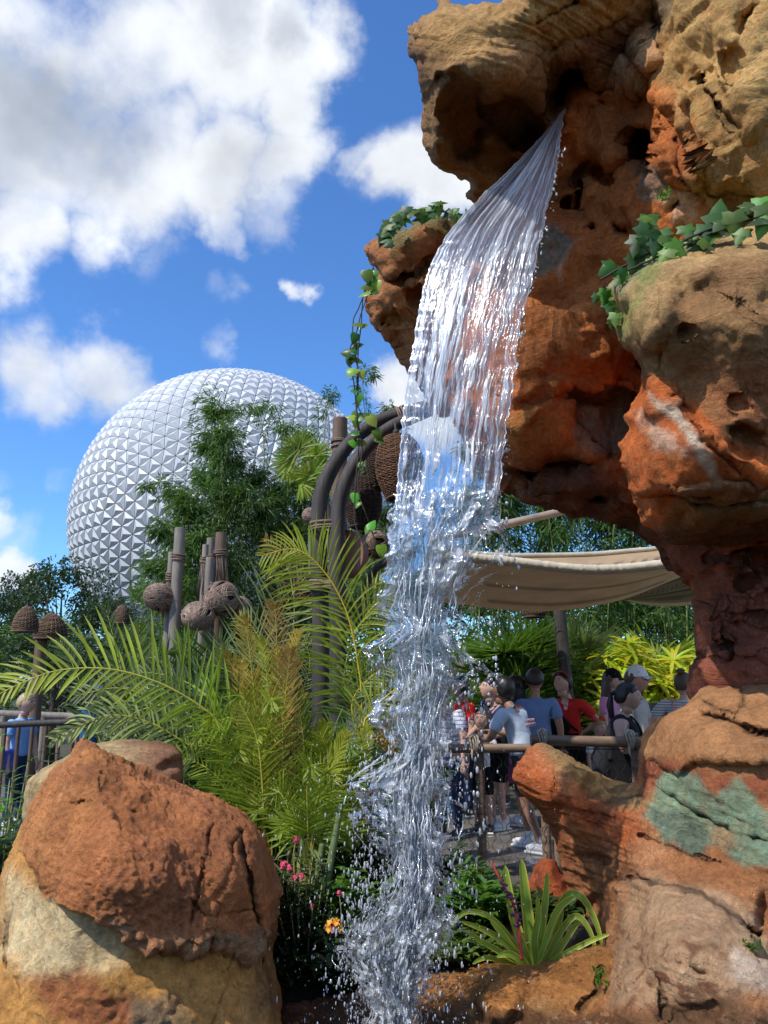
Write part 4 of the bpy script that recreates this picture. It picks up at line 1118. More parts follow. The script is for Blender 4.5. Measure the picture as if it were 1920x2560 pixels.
for i, (px, py, Y, wv, lab) in enumerate([(-120, 1560, 20, 1.5, 'dark leafy tree beyond the blond woman'), (330, 1580, 18, 1.5, 'dark leafy tree behind the wrapped posts'), (560, 1540, 17, 1.3, 'dark leafy tree behind the coiled rope balls'),
                                          (760, 1480, 17, 1.2, 'dark leafy tree behind the bent log poles'), (1000, 1420, 18, 1.2, 'dark leafy tree hidden behind the water'), (1270, 1480, 19, 1.2, 'dark leafy tree under the sail at the water edge'),
                                          (1480, 1490, 19.5, 1.4, 'dark leafy tree under the middle of the sail'), (1700, 1480, 19, 1.4, 'dark leafy tree behind the striped shirt woman'), (1950, 1400, 19, 1.3, 'dark leafy tree hidden by the rock pillar'), (150, 1590, 16, 1.5, 'dark leafy tree behind the big arching frond')]):
    tree(px, py, Y, lab, ML_tree if i % 2 else ML_treel, wv, i)

# --- palms and shrubs beyond the walkway
pr = random.Random(5)
def spot(px, Y, z=0): q_ = P(px, 1700, Y); return (q_.x, Y, z)
for i, (px, Y, n_f, mat, kind, size, hi, lab) in enumerate([
        (1290, 12.9, 28, ML_grn, 'date', 2.1, 1.9, 'dark green feather palm hanging behind the group by the water'),
        (1420, 13.4, 26, ML_gry, 'date', 2.0, 1.9, 'dark green feather palm behind the woman in red'),
        (1520, 13.9, 34, ML_yel, 'areca', 2.1, 1.6, 'yellow green palm in the middle under the sail'),
        (1650, 14.0, 30, ML_yel, 'areca', 2.2, 1.7, 'yellow green palm to the right behind the golden shrubs'),
        (1745, 13.9, 26, ML_yel, 'areca', 2.1, 1.7, 'yellow green palm next to the red rock pillar'),
        (1180, 13.5, 20, ML_grn, 'date', 1.8, 1.6, 'palm behind the waterfall at the right')]):
    palm('palm', lab, spot(px, Y), n_f, mat, kind=kind, size=size, rng=pr, group='palms beyond the walkway', high=hi, pitch=(15, 75), yaw=(180, 360) if kind == 'date' else (0, 360), stems=[(0, 0, 1.4 + .3 * (i % 2), .07, .05)])

def spiky_mesh(seed, n=11, L=.30, wid=.045):
    """fan of pointed leaves on a short stalk"""
    rng = random.Random(seed); mb = MB()
    for k in range(n):
        a = 2 * math.pi * k / n + rng.uniform(-.15, .15); el = rng.uniform(.15, .7)
        leaf_strip(mb, (0, 0, 0), (math.cos(a) * math.cos(el), math.sin(a) * math.cos(el), math.sin(el)), L * rng.uniform(.75, 1.15), wid, (0, 0, 1), .7, 4, .2, (rng.uniform(.7, 1.1), rng.uniform(.8, 1.15), rng.uniform(.5, 1)))
    return mb
def shrub(name, lab, base, w_, h_, n, mat, seed=0, grp=None, L=.30, wid=.045, cat='shrub', nleaf=11, facing=False):
    rng = random.Random(seed); mb = MB(); st = MB()
    base = np.array(base, float)
    for k in range(n):
        a = rng.uniform(0, 2 * math.pi); r = math.sqrt(rng.random()); z = h_ * (1 - .75 * r * r) * rng.uniform(.45, 1)
        c = np.array([r * math.cos(a) * w_, r * math.sin(a) * w_ * .6, z])
        st.tube([(c[0] * .2, c[1] * .2, 0), tuple(c * .6 + np.array([0, 0, .1 * h_])), tuple(c)], .008, 4, (1, 1, .8))
        tilt = np.array([r * math.cos(a), r * math.sin(a) - .3, .9]); tilt /= np.linalg.norm(tilt)
        q_ = Vector(tilt).to_track_quat('Z', 'Y').to_matrix()
        m = spiky_mesh(rng.randint(0, 10 ** 6), nleaf, L, wid)
        V = np.concatenate(m.v) @ np.array(q_).T + c
        mb.add(V, m.f, np.concatenate(m.c) * rng.uniform(.65, 1.25))
    root = empty(name, base); tag(root, lab, cat, grp)
    st.build('stem', M_stem, root); mb.build('foliage', mat, root)
    return root
shrub('shrub', 'bright golden yellow spiky shrub behind the man in the white cap', spot(1560, 12.8), 1.2, 2.2, 80, ML_gold, 1, 'golden shrubs', .42, .06)
shrub('shrub', 'golden yellow spiky shrub beside the red rock pillar', spot(1725, 12.9), 1.1, 2.2, 75, ML_gold, 2, 'golden shrubs', .42, .06)
shrub('shrub', 'pale yellow variegated low shrub beside the woman in red', spot(1405, 12.7), .9, 1.25, 80, M_leaf('variegated_leaf', (.42, .42, .12), .4), 3, None, .13, .05)
shrub('shrub', 'low green shrub at the foot of the golden shrubs', spot(1470, 12.7), .9, 1.35, 60, ML_fern, 4, None, .18, .035)
shrub('shrub', 'dark green strappy plant at the edge of the walkway', spot(1370, 12.6), .6, .7, 30, ML_dk, 5, None, .45, .045)
# ================================================================== WOOD, ROPE, WICKER
def M_wood(name, c1, c2, scale=14, rough=.7, vec=(1, 1, .08), bd=.006):
    m, n, l, b = newmat(name)
    t = n.new('ShaderNodeTexCoord'); mp = n.new('ShaderNodeMapping'); mp.inputs['Scale'].default_value = vec; l.new(t.outputs['Object'], mp.inputs[0])
    f = noise_n(n, l, scale * 3, 6, .7, mp.outputs[0]); f2 = noise_n(n, l, 3, 3, .5, t.outputs['Object'])
    mx = n.new('ShaderNodeMix'); mx.data_type = 'RGBA'; l.new(MR(n, l, f, .35, .65), mx.inputs[0])
    mx.inputs[6].default_value = (*c1, 1); mx.inputs[7].default_value = (*c2, 1)
    l.new(mulcol(n, l, mx.outputs[2], MR(n, l, f2, .3, .7, .75, 1.25)), b.inputs['Base Color'])
    b.inputs['Roughness'].default_value = rough; bump(n, l, b, f, .6, bd)
    return m
W_dark = M_wood('weathered_dark_log', (.028, .022, .019), (.075, .06, .052), 10)
W_grey = M_wood('grey_post_wood', (.17, .14, .115), (.30, .26, .22), 10)
W_brown = M_wood('brown_post_wood', (.11, .065, .04), (.20, .13, .085), 10)
W_rail = M_wood('rail_wood', (.13, .07, .04), (.34, .23, .15), 6, vec=(.08, 1, 1))
W_red = M_wood('reddish_board', (.20, .085, .05), (.32, .15, .09), 5)
W_pale = M_wood('pale_beam_wood', (.26, .19, .14), (.38, .30, .24), 6, vec=(.1, 1, 1))
def M_wick(name, c1, c2, sc=60):
    m, n, l, b = newmat(name)
    t = n.new('ShaderNodeTexCoord')
    f = noise_n(n, l, 40, 4, .6, t.outputs['Object']); f2 = noise_n(n, l, 4, 3, .5, t.outputs['Object'])
    a = n.new('ShaderNodeAttribute'); a.attribute_name = 'Col'
    mx = n.new('ShaderNodeMix'); mx.data_type = 'RGBA'; l.new(MR(n, l, f, .35, .65), mx.inputs[0])
    mx.inputs[6].default_value = (*c1, 1); mx.inputs[7].default_value = (*c2, 1)
    mm = n.new('ShaderNodeVectorMath'); mm.operation = 'MULTIPLY'; l.new(mx.outputs[2], mm.inputs[0]); l.new(a.outputs['Color'], mm.inputs[1])
    l.new(mulcol(n, l, mm.outputs[0], MR(n, l, f2, .3, .7, .7, 1.3)), b.inputs['Base Color']); b.inputs['Roughness'].default_value = .75
    return m
K_wick = M_wick('rusty_wicker', (.16, .07, .035), (.30, .16, .08))
K_wickd = M_wick('dark_wicker', (.045, .028, .02), (.11, .065, .045))
K_wickg = M_wick('grey_brown_wicker', (.14, .09, .055), (.26, .18, .12))
K_rope = M_wick('brown_rope', (.16, .10, .07), (.30, .21, .16))
K_ropep = M_wick('pale_rope', (.30, .24, .17), (.48, .41, .32))
K_dark = M_plain('basket_lining', (.02, .014, .010), .9, bs=0)

def wicker(root, prof, mat, n=44, rows=None, strand=.006, cname='woven_body', c=(0, 0, 0)):
    """basket of woven strands: horizontal wickers weaving over upright stakes; prof (r,z) from top to bottom"""
    prof = np.asarray(prof, float)
    L = np.concatenate([[0], np.cumsum(np.linalg.norm(np.diff(prof, axis=0), axis=1))])
    rows = rows or int(L[-1] / (strand * 1.75))
    mb = MB(); c = np.array(c)
    for i in range(rows):
        s = L[-1] * (i + .5) / rows
        r = np.interp(s, L, prof[:, 0]); z = np.interp(s, L, prof[:, 1])
        a = np.linspace(0, 2 * np.pi, n * 2 + 1)
        wv = strand * .75 * np.cos(a * n / 2 + (i % 2) * np.pi)
        pts = np.stack([(r + wv) * np.cos(a), (r + wv) * np.sin(a), z + strand * .3 * np.sin(a * 5 + i * 1.7)], 1) + c
        k = random.uniform(.6, 1.3)
        mb.tube(pts, strand * .52, 4, (k, k * random.uniform(.85, 1.05), k * .9), cap=False)
    for j in range(n // 2):
        a = 2 * np.pi * j / (n // 2)
        pts = np.stack([prof[:, 0] * np.cos(a), prof[:, 0] * np.sin(a), prof[:, 1]], 1) + c
        mb.tube(pts, strand * .6, 4, (.7, .65, .6), cap=False)
    mb.build(cname, mat, root)
    li = MB(); li.lathe([(max(r - strand, .003), z) for r, z in prof], c, 28); li.build('lining', K_dark, root)

def basket(name, lab, px, py, Y, w_px, h_px, mat, shape='egg', group=None, tilt=0, hang=True, strand=.006, rimdark=True, cat='basket'):
    c = P(px, py, Y); s = Y / F; rw = w_px * s / 2; h = h_px * s
    root = empty(name, c); root.rotation_euler = (R(tilt * .3), R(tilt), 0); tag(root, lab, cat, group)
    if shape == 'egg':
        prof = [(rw * .22, h * .5), (rw * .55, h * .47), (rw * .82, h * .32), (rw, h * .05), (rw * .97, -h * .15), (rw * .8, -h * .38), (rw * .66, -h * .5)]
    elif shape == 'bell':
        prof = [(rw * .10, h * .55), (rw * .32, h * .48), (rw * .65, h * .30), (rw * .9, h * .02), (rw, -h * .28), (rw * .95, -h * .45)]
    else:
        prof = [(rw * .8, h * .5), (rw * .95, h * .2), (rw, -h * .1), (rw * .85, -h * .5)]
    wicker(root, prof, mat, strand=strand)
    a = MB(); th = np.linspace(0, 2 * np.pi, 33); a.tube(np.stack([prof[-1][0] * np.cos(th), prof[-1][0] * np.sin(th), np.full(33, prof[-1][1])], 1), strand * 1.5, 6, (.6, .6, .6)); a.build('rim', mat, root)
    if hang:
        a = MB(); a.ball((0, 0, h * .56), rw * .14, 10); a.tube([(0, 0, h * .5), (0, 0, h * .72)], rw * .05, 6); a.build('hanger', W_dark, root)
    return root

def rope_wrap(mb, c, rx, ry, turns=5, r=.008, axis=None, jit=.004):
    """several turns of rope round something at c"""
    c = np.array(c, float)
    for k in range(turns):
        a = np.linspace(0, 2 * np.pi, 25)
        z = (k - turns / 2) * r * 1.9 + random.uniform(-jit, jit) + .01 * np.sin(a + random.uniform(0, 6))
        v = np.stack([(rx + r) * np.cos(a), (ry + r) * np.sin(a), z], 1)
        if axis is not None: v = v @ np.array(axis).T
        kk = random.uniform(.75, 1.2)
        mb.tube(v + c, r, 6, (kk, kk, kk), cap=False)

def log(mb, pts, rad, n=14, seed=0):
    pts = cr(pts, 60); k = len(pts)
    rr = np.interp(np.linspace(0, 1, k), np.linspace(0, 1, len(rad)), rad)
    rr = rr * (1 + .05 * fbm(np.stack([np.linspace(0, 9, k), np.full(k, seed * 3.), np.zeros(k)], 1), 3))
    mb.tube(pts, rr, n)

# bent log gateway
gate = empty('log_gateway', (0, 0, 0)); tag(gate, 'two tall dark logs bent into an arch and lashed together left of the waterfall', 'log arch')
Yg = 6.0
def toground(px, Y): q_ = P(px, 1700, Y); return (q_.x, Y, -.02)
m1 = MB(); log(m1, [toground(806, Yg)] + [P(*q, Yg) for q in [(803, 1620), (798, 1450), (797, 1300), (806, 1225), (842, 1150), (893, 1090), (950, 1052), (1010, 1032), (1090, 1010)]], [.072, .066, .062, .058, .052], seed=1); m1.build('bent_log', W_dark, gate)
m1 = MB(); log(m1, [toground(846, Yg - .1)] + [P(*q, Yg - .12) for q in [(845, 1620), (843, 1450), (844, 1310), (852, 1240), (880, 1170), (925, 1110), (975, 1070), (1020, 1048), (1090, 1020)]], [.066, .062, .058, .054, .05], seed=2); m1.build('bent_log', W_dark, gate)
for (px, py) in ((821, 1312), (820, 1462)):
    a = MB(); rope_wrap(a, P(px, py, Yg - .06), .135, .085, 5, .0085); a.build('rope_binding', K_rope, gate)
a = MB(); rope_wrap(a, P(1010, 1040, Yg - .06), .075, .075, 5, .008, axis=Euler((0, R(70), 0)).to_matrix()); a.build('rope_binding', K_rope, gate)

def post(name, lab, px, pytop, Y, wpx, mat, grp=None, z0=0.0, wraps=(), net=0, lean=0, cat='post'):
    t = P(px, pytop, Y); r = 1.2 * wpx * Y / F / 2
    root = empty(name, (t.x, Y, z0)); tag(root, lab, cat, grp)
    h = t.z - z0
    m = MB(); log(m, [(lean, 0, -.02), (lean * .5, 0, h * .5), (0, 0, h - .01), (0, 0, h)], [r * 1.08, r, r * .97, r * .9], seed=px); m.build('shaft', mat, root)
    for wy in wraps:
        a = MB(); rope_wrap(a, (0, 0, P(px, wy, Y).z - z0), r, r, 5, .007); a.build('rope_binding', K_rope, root)
        if net:
            a = MB()
            for k in range(14):
                an = random.uniform(0, 6.28); zz = P(px, wy, Y).z - z0
                a.tube([(r * math.cos(an), r * math.sin(an), zz), (r * 1.35 * math.cos(an + .3), r * 1.35 * math.sin(an + .3), zz - net * .5), (r * 1.9 * math.cos(an + .2), r * 1.9 * math.sin(an + .2), zz - net)], .004, 4, (.8, .8, .8))
            a.build('rope_fringe', K_rope, root)
    return root
post('post', 'upright brown post behind the bent logs with rope round its top', 850, 1082, 6.6, 34, W_brown, None, wraps=(1110,))
pg = 'rope bound posts'
post('post', 'tallest grey post of the rope bound group, leftmost of its cluster pair', 449, 1346, 7.4, 24, W_grey, pg, wraps=(1392,))
post('post', 'short grey post tucked left of the tallest grey post', 429, 1404, 7.5, 16, W_grey, pg, wraps=(1440,), net=.4)
post('post', 'thin grey post wrapped with hanging twine', 513, 1386, 7.4, 14, W_grey, pg, wraps=(1398,), net=.35)
post('post', 'grey post with a flat top between the thin twine post and the thick brown post', 526, 1370, 7.6, 18, W_grey, pg, wraps=(1396,))
post('post', 'short pale post standing in front of its taller neighbours', 524, 1417, 7.3, 18, W_grey, pg)
post('post', 'thick brown topped post with a skirt of twine above the big coiled ball', 552, 1357, 7.5, 25, W_brown, pg, wraps=(1382,), net=.42)
post('post', 'brown post behind the blond woman carrying a wicker lantern', 104, 1600, 9.6, 24, W_brown, None)
post('post', 'pale grey post low behind the palm fronds, above the boulders', 426, 1690, 7.6, 24, W_grey, None)
post('post', 'leaning dark post under the sail behind the people', 1398, 1520, 12.1, 26, W_dark, None, lean=.12)

def rope_ball(lab, px, py, Y, rpx, seed):
    c = P(px, py, Y); r = rpx * Y / F
    root = empty('rope_ball', c); tag(root, lab, 'rope ball', 'coiled rope balls among the posts')
    mb = MB(); rng = np.random.RandomState(seed)
    for k in range(17):
        ax = rng.normal(size=3) * np.array([.5, .5, 1]); q_ = Vector(ax).to_track_quat('Z', 'Y').to_matrix()
        off = rng.uniform(-.75, .75); rr = math.sqrt(1 - off * off) * r
        for j in range(3):
            a = np.linspace(0, 2 * np.pi, 25); o2 = off + j * .095
            rr = math.sqrt(max(.02, 1 - o2 * o2)) * r * 1.0
            v = np.stack([rr * np.cos(a), rr * np.sin(a), np.full(25, o2 * r)], 1) @ np.array(q_).T
            kk = rng.uniform(.4, 1.5); mb.tube(v, r * .058, 6, (kk, kk, kk), cap=False)
    for k in range(26):
        d_ = rng.normal(size=3); d_ /= np.linalg.norm(d_); e_ = d_ * r * rng.uniform(1.1, 1.32) + rng.normal(size=3) * r * .12; mb.tube([d_ * r * .95, (d_ * r + e_) / 2 + rng.normal(size=3) * r * .05, e_], r * .014, 4, (1.2, 1.2, 1.2))
    root.scale = (rng.uniform(.92, 1.06), 1, rng.uniform(.84, 1.0)); root.rotation_euler = (rng.uniform(-.4, .4), rng.uniform(-.4, .4), rng.uniform(0, 6))
    mb.build('rope_coils', K_rope, root)
    c_ = MB(); c_.ball((0, 0, 0), r * .93, 20); c_.build('core', K_dark, root)
rope_ball('coiled rope ball left of the tall grey post', 399, 1493, 7.4, 37, 1)
rope_ball('big coiled rope ball under the thick brown topped post', 554, 1496, 7.2, 43, 2)
rope_ball('lowest coiled rope ball, between the two post clusters', 496, 1540, 7.1, 40, 3)
rope_ball('coiled rope ball half hidden by palm leaves at the right of the group', 600, 1520, 7.4, 32, 4)
rope_ball('rope ball peeking out left of the bent logs', 780, 1290, 6.5, 25, 5)
rope_ball('rope ball in the shade beside the half round board', 938, 1362, 6.8, 36, 6)

basket('wicker_basket', 'big rusty open-bottomed wicker basket hanging by the waterfall edge', 1000, 1166, 5.75, 128, 168, K_wick, tilt=-6, strand=.0075)
basket('wicker_basket', 'dark wicker basket hanging just behind the big rusty one', 958, 1150, 6.3, 90, 150, K_wickd, strand=.007)
basket('wicker_basket', 'dark round wicker basket right beside the bent logs', 908, 1254, 6.35, 96, 132, K_wickd, strand=.007)
basket('wicker_basket', 'wicker basket seen through the palm leaves left of the bent logs', 765, 1470, 6.6, 62, 78, K_wick, 'drum', hang=False)
basket('wicker_lantern', 'bell shaped wicker lantern at the left edge', 65, 1550, 9.0, 60, 62, K_wickg, 'bell', 'wicker lanterns on the left', cat='lantern', strand=.009)
basket('wicker_lantern', 'wide wicker lantern second from the left edge', 128, 1568, 9.5, 78, 62, K_wickg, 'bell', 'wicker lanterns on the left', cat='lantern', strand=.009)
basket('wicker_lantern', 'small pale wicker lantern left of the coiled rope balls', 304, 1538, 9.5, 40, 44, K_wickg, 'bell', 'wicker lanterns on the left', cat='lantern', strand=.008)
basket('wicker_lantern', 'shallow tan wicker lamp under the sail left of the leaning post', 1336, 1532, 11.6, 58, 20, K_wickg, 'drum', hang=False, cat='lantern', strand=.01)

# half round board
hb = MB()
out = [(0, .0)] + [(.0 + .115 * math.sin(a) ** .8 * 1.0, .19 * math.cos(a)) for a in np.linspace(.05, math.pi - .05, 18)]
out = [(0, .19)] + out[1:] + [(0, -.19)]
nn_ = len(out)
v = [(x, -.05, z) for x, z in out] + [(x, .05, z) for x, z in out]
hb.add(v, [tuple(range(nn_)), tuple(range(nn_, 2 * nn_))[::-1]] + [(i, (i + 1) % nn_, nn_ + (i + 1) % nn_, nn_ + i) for i in range(nn_)])
o = hb.build('wooden_board', W_red, smooth=False); o.location = P(866, 1386, 6.05); o.rotation_euler = (0, R(-4), R(-24)); o.scale = (1.5, 1, 1)
tag(o, 'reddish half round wooden board hanging behind the bent logs', 'board')
m = MB(); log(m, [P(*q, 6.3) for q in [(905, 1560), (908, 1500), (918, 1455), (945, 1418), (985, 1395), (1040, 1385)]], [.034, .032, .028]); o = m.build('bent_branch', W_dark)
tag(o, 'short dark bent branch curving behind the waterfall below the board', 'branch')
m = MB(); log(m, [P(1080, 1348, 9.5), P(1240, 1316, 9.5), P(1400, 1280, 9.6), P(1520, 1255, 9.7)], [.055, .05, .048]); o = m.build('wooden_beam', W_pale)
tag(o, 'pale round wooden beam slanting up behind the waterfall and the arch', 'beam')

# ------------------------------------------------------------------ sail canopies
def sail(rows, nu=60, nv=24):
    """rows: list of rows, each list of points; catmull-rom surface"""
    R_ = np.array([cr(r, nu) for r in rows])
    return np.array([cr(R_[:, j], nv) for j in range(nu)]).transpose(1, 0, 2)
def grid_mesh(mb, G, col=None):
    nv, nu = G.shape[:2]
    mb.add(G.reshape(-1, 3), [(i * nu + j, i * nu + j + 1, (i + 1) * nu + j + 1, (i + 1) * nu + j) for i in range(nv - 1) for j in range(nu - 1)], col)
def M_canvas(name, col, trans=.25):
    m, n, l, b = newmat(name)
    t = n.new('ShaderNodeTexCoord'); f = noise_n(n, l, 3, 5, .6, t.outputs['Object'])
    a = n.new('ShaderNodeAttribute'); a.attribute_name = 'Col'
    mm = n.new('ShaderNodeVectorMath'); mm.operation = 'MULTIPLY'; l.new(a.outputs['Color'], mm.inputs[0]); mm.inputs[1].default_value = col
    c = mulcol(n, l, mm.outputs[0], MR(n, l, f, .3, .7, .85, 1.15)); l.new(c, b.inputs['Base Color']); b.inputs['Roughness'].default_value = .85
    tr = n.new('ShaderNodeBsdfTranslucent'); l.new(c, tr.inputs[0]); mx = n.new('ShaderNodeMixShader'); mx.inputs[0].default_value = trans
    l.new(b.outputs[0], mx.inputs[1]); l.new(tr.outputs[0], mx.inputs[2]); l.new(mx.outputs[0], n['Material Output'].inputs[0])
    f3 = noise_n(n, l, 14, 3, .5, t.outputs['Object']); bump(n, l, b, f3, .35, .03)
    return m
M_sail = M_canvas('cream_canvas', (.40, .27, .145), .12)
sl_ = empty('canvas_sail', (0, 0, 0)); tag(sl_, 'large cream canvas shade sail sagging over the walkway with a rolled hem', 'shade sail')
hem = [(1090, 1400), (1150, 1392), (1214, 1398), (1286, 1405), (1395, 1418), (1480, 1424), (1564, 1421), (1661, 1410), (1760, 1395)]
bel = [(1085, 1500), (1160, 1508), (1239, 1518), (1311, 1523), (1395, 1522), (1480, 1511), (1564, 1493), (1648, 1461), (1770, 1410)]
farE = [(1090, 1370), (1180, 1385), (1260, 1391), (1353, 1391), (1480, 1388), (1585, 1379), (1640, 1374), (1700, 1364), (1780, 1350)]
G = sail([[P(*q, 7.7) for q in hem], [P(q[0] * .5 + r_[0] * .5, q[1] * .42 + r_[1] * .58, 8.5) for q, r_ in zip(hem, bel)], [P(*q, 9.5) for q in bel], [P(*q, 11.0) for q in farE]], 90, 30)
m = MB(); gcol = np.ones((30 * 90, 3)); ii = np.repeat(np.arange(30), 90); jj = np.tile(np.arange(90), 30)
for (ju, i0, i1) in ((62, 3, 12), (50, 13, 18)):
    pass
seamk = np.isin(ii, [9, 14]) & (jj > 20) & (jj < 80)
gcol[seamk] = .45
backk = ii > 21
zig = (np.sin(jj * 1.1) * 1.1 + 25 - ii)
gcol[backk] = np.where((np.abs(zig[backk]) < .9)[:, None], [.25, .25, .28], [.95, .98, 1.05])
grid_mesh(m, G, gcol); m.build('canvas', M_sail, sl_)
m = MB(); hp = cr([P(q[0], q[1] , 7.65) for q in hem], 160); rr = .062 * (1 + .16 * pn(np.stack([np.arange(160) * .45, np.zeros(160), np.zeros(160)], 1)))
m.tube(hp, rr, 12, flat=.8); m.build('rolled_hem', M_canvas('hem_canvas', (.62, .55, .43), .1), sl_)
m = MB(); hp2 = cr([P(q[0], q[1] - 3, 10.97) for q in farE], 120); m.tube(hp2, .035, 8); m.build('far_hem', M_canvas('hem_canvas_far', (.5, .46, .36), .1), sl_)
# patterned canopy on the right
s2 = empty('patterned_canopy', (0, 0, 0)); tag(s2, 'tan canopy with dark scroll pattern bands at the right behind the cream sail', 'canopy')
r0 = [(1470, 1500), (1560, 1480), (1640, 1455), (1700, 1432), (1760, 1415), (1850, 1400)]
r1 = [(1475, 1510), (1560, 1500), (1640, 1490), (1700, 1480), (1760, 1470), (1850, 1455)]
r2 = [(1480, 1488), (1543, 1496), (1606, 1511), (1670, 1516), (1735, 1512), (1850, 1500)]
G = sail([[P(*q, 9.9) for q in r0], [P(*q, 10.7) for q in r1], [P(*q, 11.6) for q in r2]], 200, 60)
ii = np.repeat(np.arange(60), 200); jj = np.tile(np.arange(200), 60)
u = jj / 200 * 26; vv = ii / 60
gc = np.ones((12000, 3)); dk = np.zeros(12000, bool)
dk |= (np.abs(vv - .18) < .015) | (np.abs(vv - .47) < .02) | (np.abs(vv - .62) < .02)
cu_ = (u % 1) - .5; rr_ = np.hypot(cu_, (vv - .32) * 4.2); an = np.arctan2((vv - .32) * 4.2, cu_)
dk |= (np.abs(rr_ - .18 - .05 * an) < .06) & (np.abs(vv - .32) < .12)
dk |= (np.abs(vv - .545 - .03 * np.sign(np.sin(u * 12))) < .012)
dk |= (vv > .62) & (vv < .72) & (np.sin(u * 16) > .2)
gc[dk] = (.3, .25, .22)
m = MB(); grid_mesh(m, G, gc); m.build('canvas', M_canvas('tan_pattern_canvas', (.30, .23, .15), .15), s2)

# ------------------------------------------------------------------ fence at the walkway
def fence_post(root, px, pytop, Y, w_):
    t = P(px, pytop, Y); m = MB(); log(m, [(t.x, Y, -.02), (t.x, Y, t.z * .5), (t.x, Y, t.z)], [w_, w_, w_ * .95], seed=px); return m.build('post', W_rail, root)
fn = empty('rail_fence', (0, 0, 0)); tag(fn, 'low wooden rail fence with rope ties and wire netting in front of the crowd', 'fence')
Yf = 6.75
for px, pt in ((1080, 1838), (1198, 1835), (1355, 1830), (1584, 1832)):
    fence_post(fn, px, pt, Yf, .038)
fence_post(fn, 1394, 2086, 6.1, .03)
m = MB(); log(m, [P(1020, 1872, Yf - .07), P(1190, 1871, Yf - .07), P(1345, 1870, Yf - .07)], [.037, .036, .035], 16); m.build('rail', W_rail, fn)
m = MB(); log(m, [P(1327, 1849, Yf - .09), P(1450, 1853, Yf - .09), P(1640, 1856, Yf - .09)], [.044, .043, .045], 16); m.build('rail', W_rail, fn)
for (px, py, hx) in ((1184, 1862, 1), (1354, 1848, 1), (1572, 1851, 1)):
    a = MB(); c = P(px, py, Yf - .09)
    for k in range(4):
        th = np.linspace(-.3, 2 * np.pi - .3, 22); x = (k - 1.5) * .017
        v = np.stack([np.full(22, x) + .008 * np.sin(th * 2 + k), .062 * np.cos(th), .072 * np.sin(th)], 1)
        a.tube(v + np.array(c), .0085, 6, (1, 1, 1), cap=False)
    a.tube([c + Vector((-.03, -.055, .06)), c + Vector((.0, 0, .085)), c + Vector((.05, .03, .07)), c + Vector((.075, .05, .04))], .009, 6)
    a.tube([c + Vector((-.02, -.066, -.03)), c + Vector((-.022, -.072, -.09)), c + Vector((-.015, -.07, -.12))], .008, 6)
    a.build('rope_tie', K_ropep, fn)
wire = M_plain('net_wire', (.035, .03, .026), .5, bs=0, metal=.3)
def netting(xa, xb, zt, zb, Y, cell=.062, r=.0026):
    m = MB(); nc = int((xb - xa) / cell); nr = int((zt - zb) / (cell * .6))
    for c in range(nc):
        x0 = xa + c * cell
        pts = []
        for k in range(nr * 2 + 1):
            ph_ = (k // 2 + (1 if False else 0))
            sd = [0, 0, 1, 1][(k + 0) % 4]
            off = (sd if c % 2 == 0 else 1 - sd) * cell * .5
            zz = zt - k * cell * .52
            if zz < zb: break
            pts.append((x0 + off + .003 * math.sin(k * 1.3 + c), Y + .012 * math.sin(zz * 6 + x0 * 5), zz))
        m.tube(pts, r, 4, cap=False)
        # mirror strand closes the cells
    return m
nx0 = P(1020, 1880, Yf).x; nx1 = P(1345, 1880, Yf).x; nx2 = P(1640, 1880, Yf).x
netting(nx0, nx1, P(1200, 1880, Yf).z, .02, Yf - .04).build('wire_net', wire, fn)
netting(nx1, nx2, P(1500, 1866, Yf).z, .02, Yf - .05).build('wire_net', wire, fn)
m = MB(); m.tube([P(1327, 1871, Yf - .05), P(1640, 1874, Yf - .05)], .004, 6); m.build('cable', wire, fn)

# left fences behind the palms
fl = empty('rail_fence', (0, 0, 0)); tag(fl, 'grey log railing behind the blond woman on the left', 'fence')
Yl = 10.4
m = MB(); log(m, [P(-60, 1782, Yl), P(150, 1790, Yl), P(420, 1798, Yl), P(620, 1800, Yl)], [.05, .045, .05]); m.build('rail', W_grey, fl)
for px in (10, 110, 215, 320, 430, 540):
    t = P(px, 1790, Yl); m = MB(); log(m, [(t.x, Yl, 0), (t.x, Yl, t.z)], [.05, .045], seed=px); m.build('post', W_grey, fl)
fm = empty('rail_fence', (0, 0, 0)); tag(fm, 'dark iron-like railing with closely set posts in front of the blond woman', 'fence')
Yl = 7.6
m = MB(); log(m, [P(-60, 1816, Yl), P(150, 1806, Yl), P(420, 1800, Yl)], [.03, .03, .03]); m.build('rail', W_dark, fm)
for px in range(-20, 430, 34):
    t = P(px, 1812, Yl); m = MB(); log(m, [(t.x, Yl, 0), (t.x, Yl, t.z)], [.018, .018], seed=px); m.build('post', W_brown, fm)

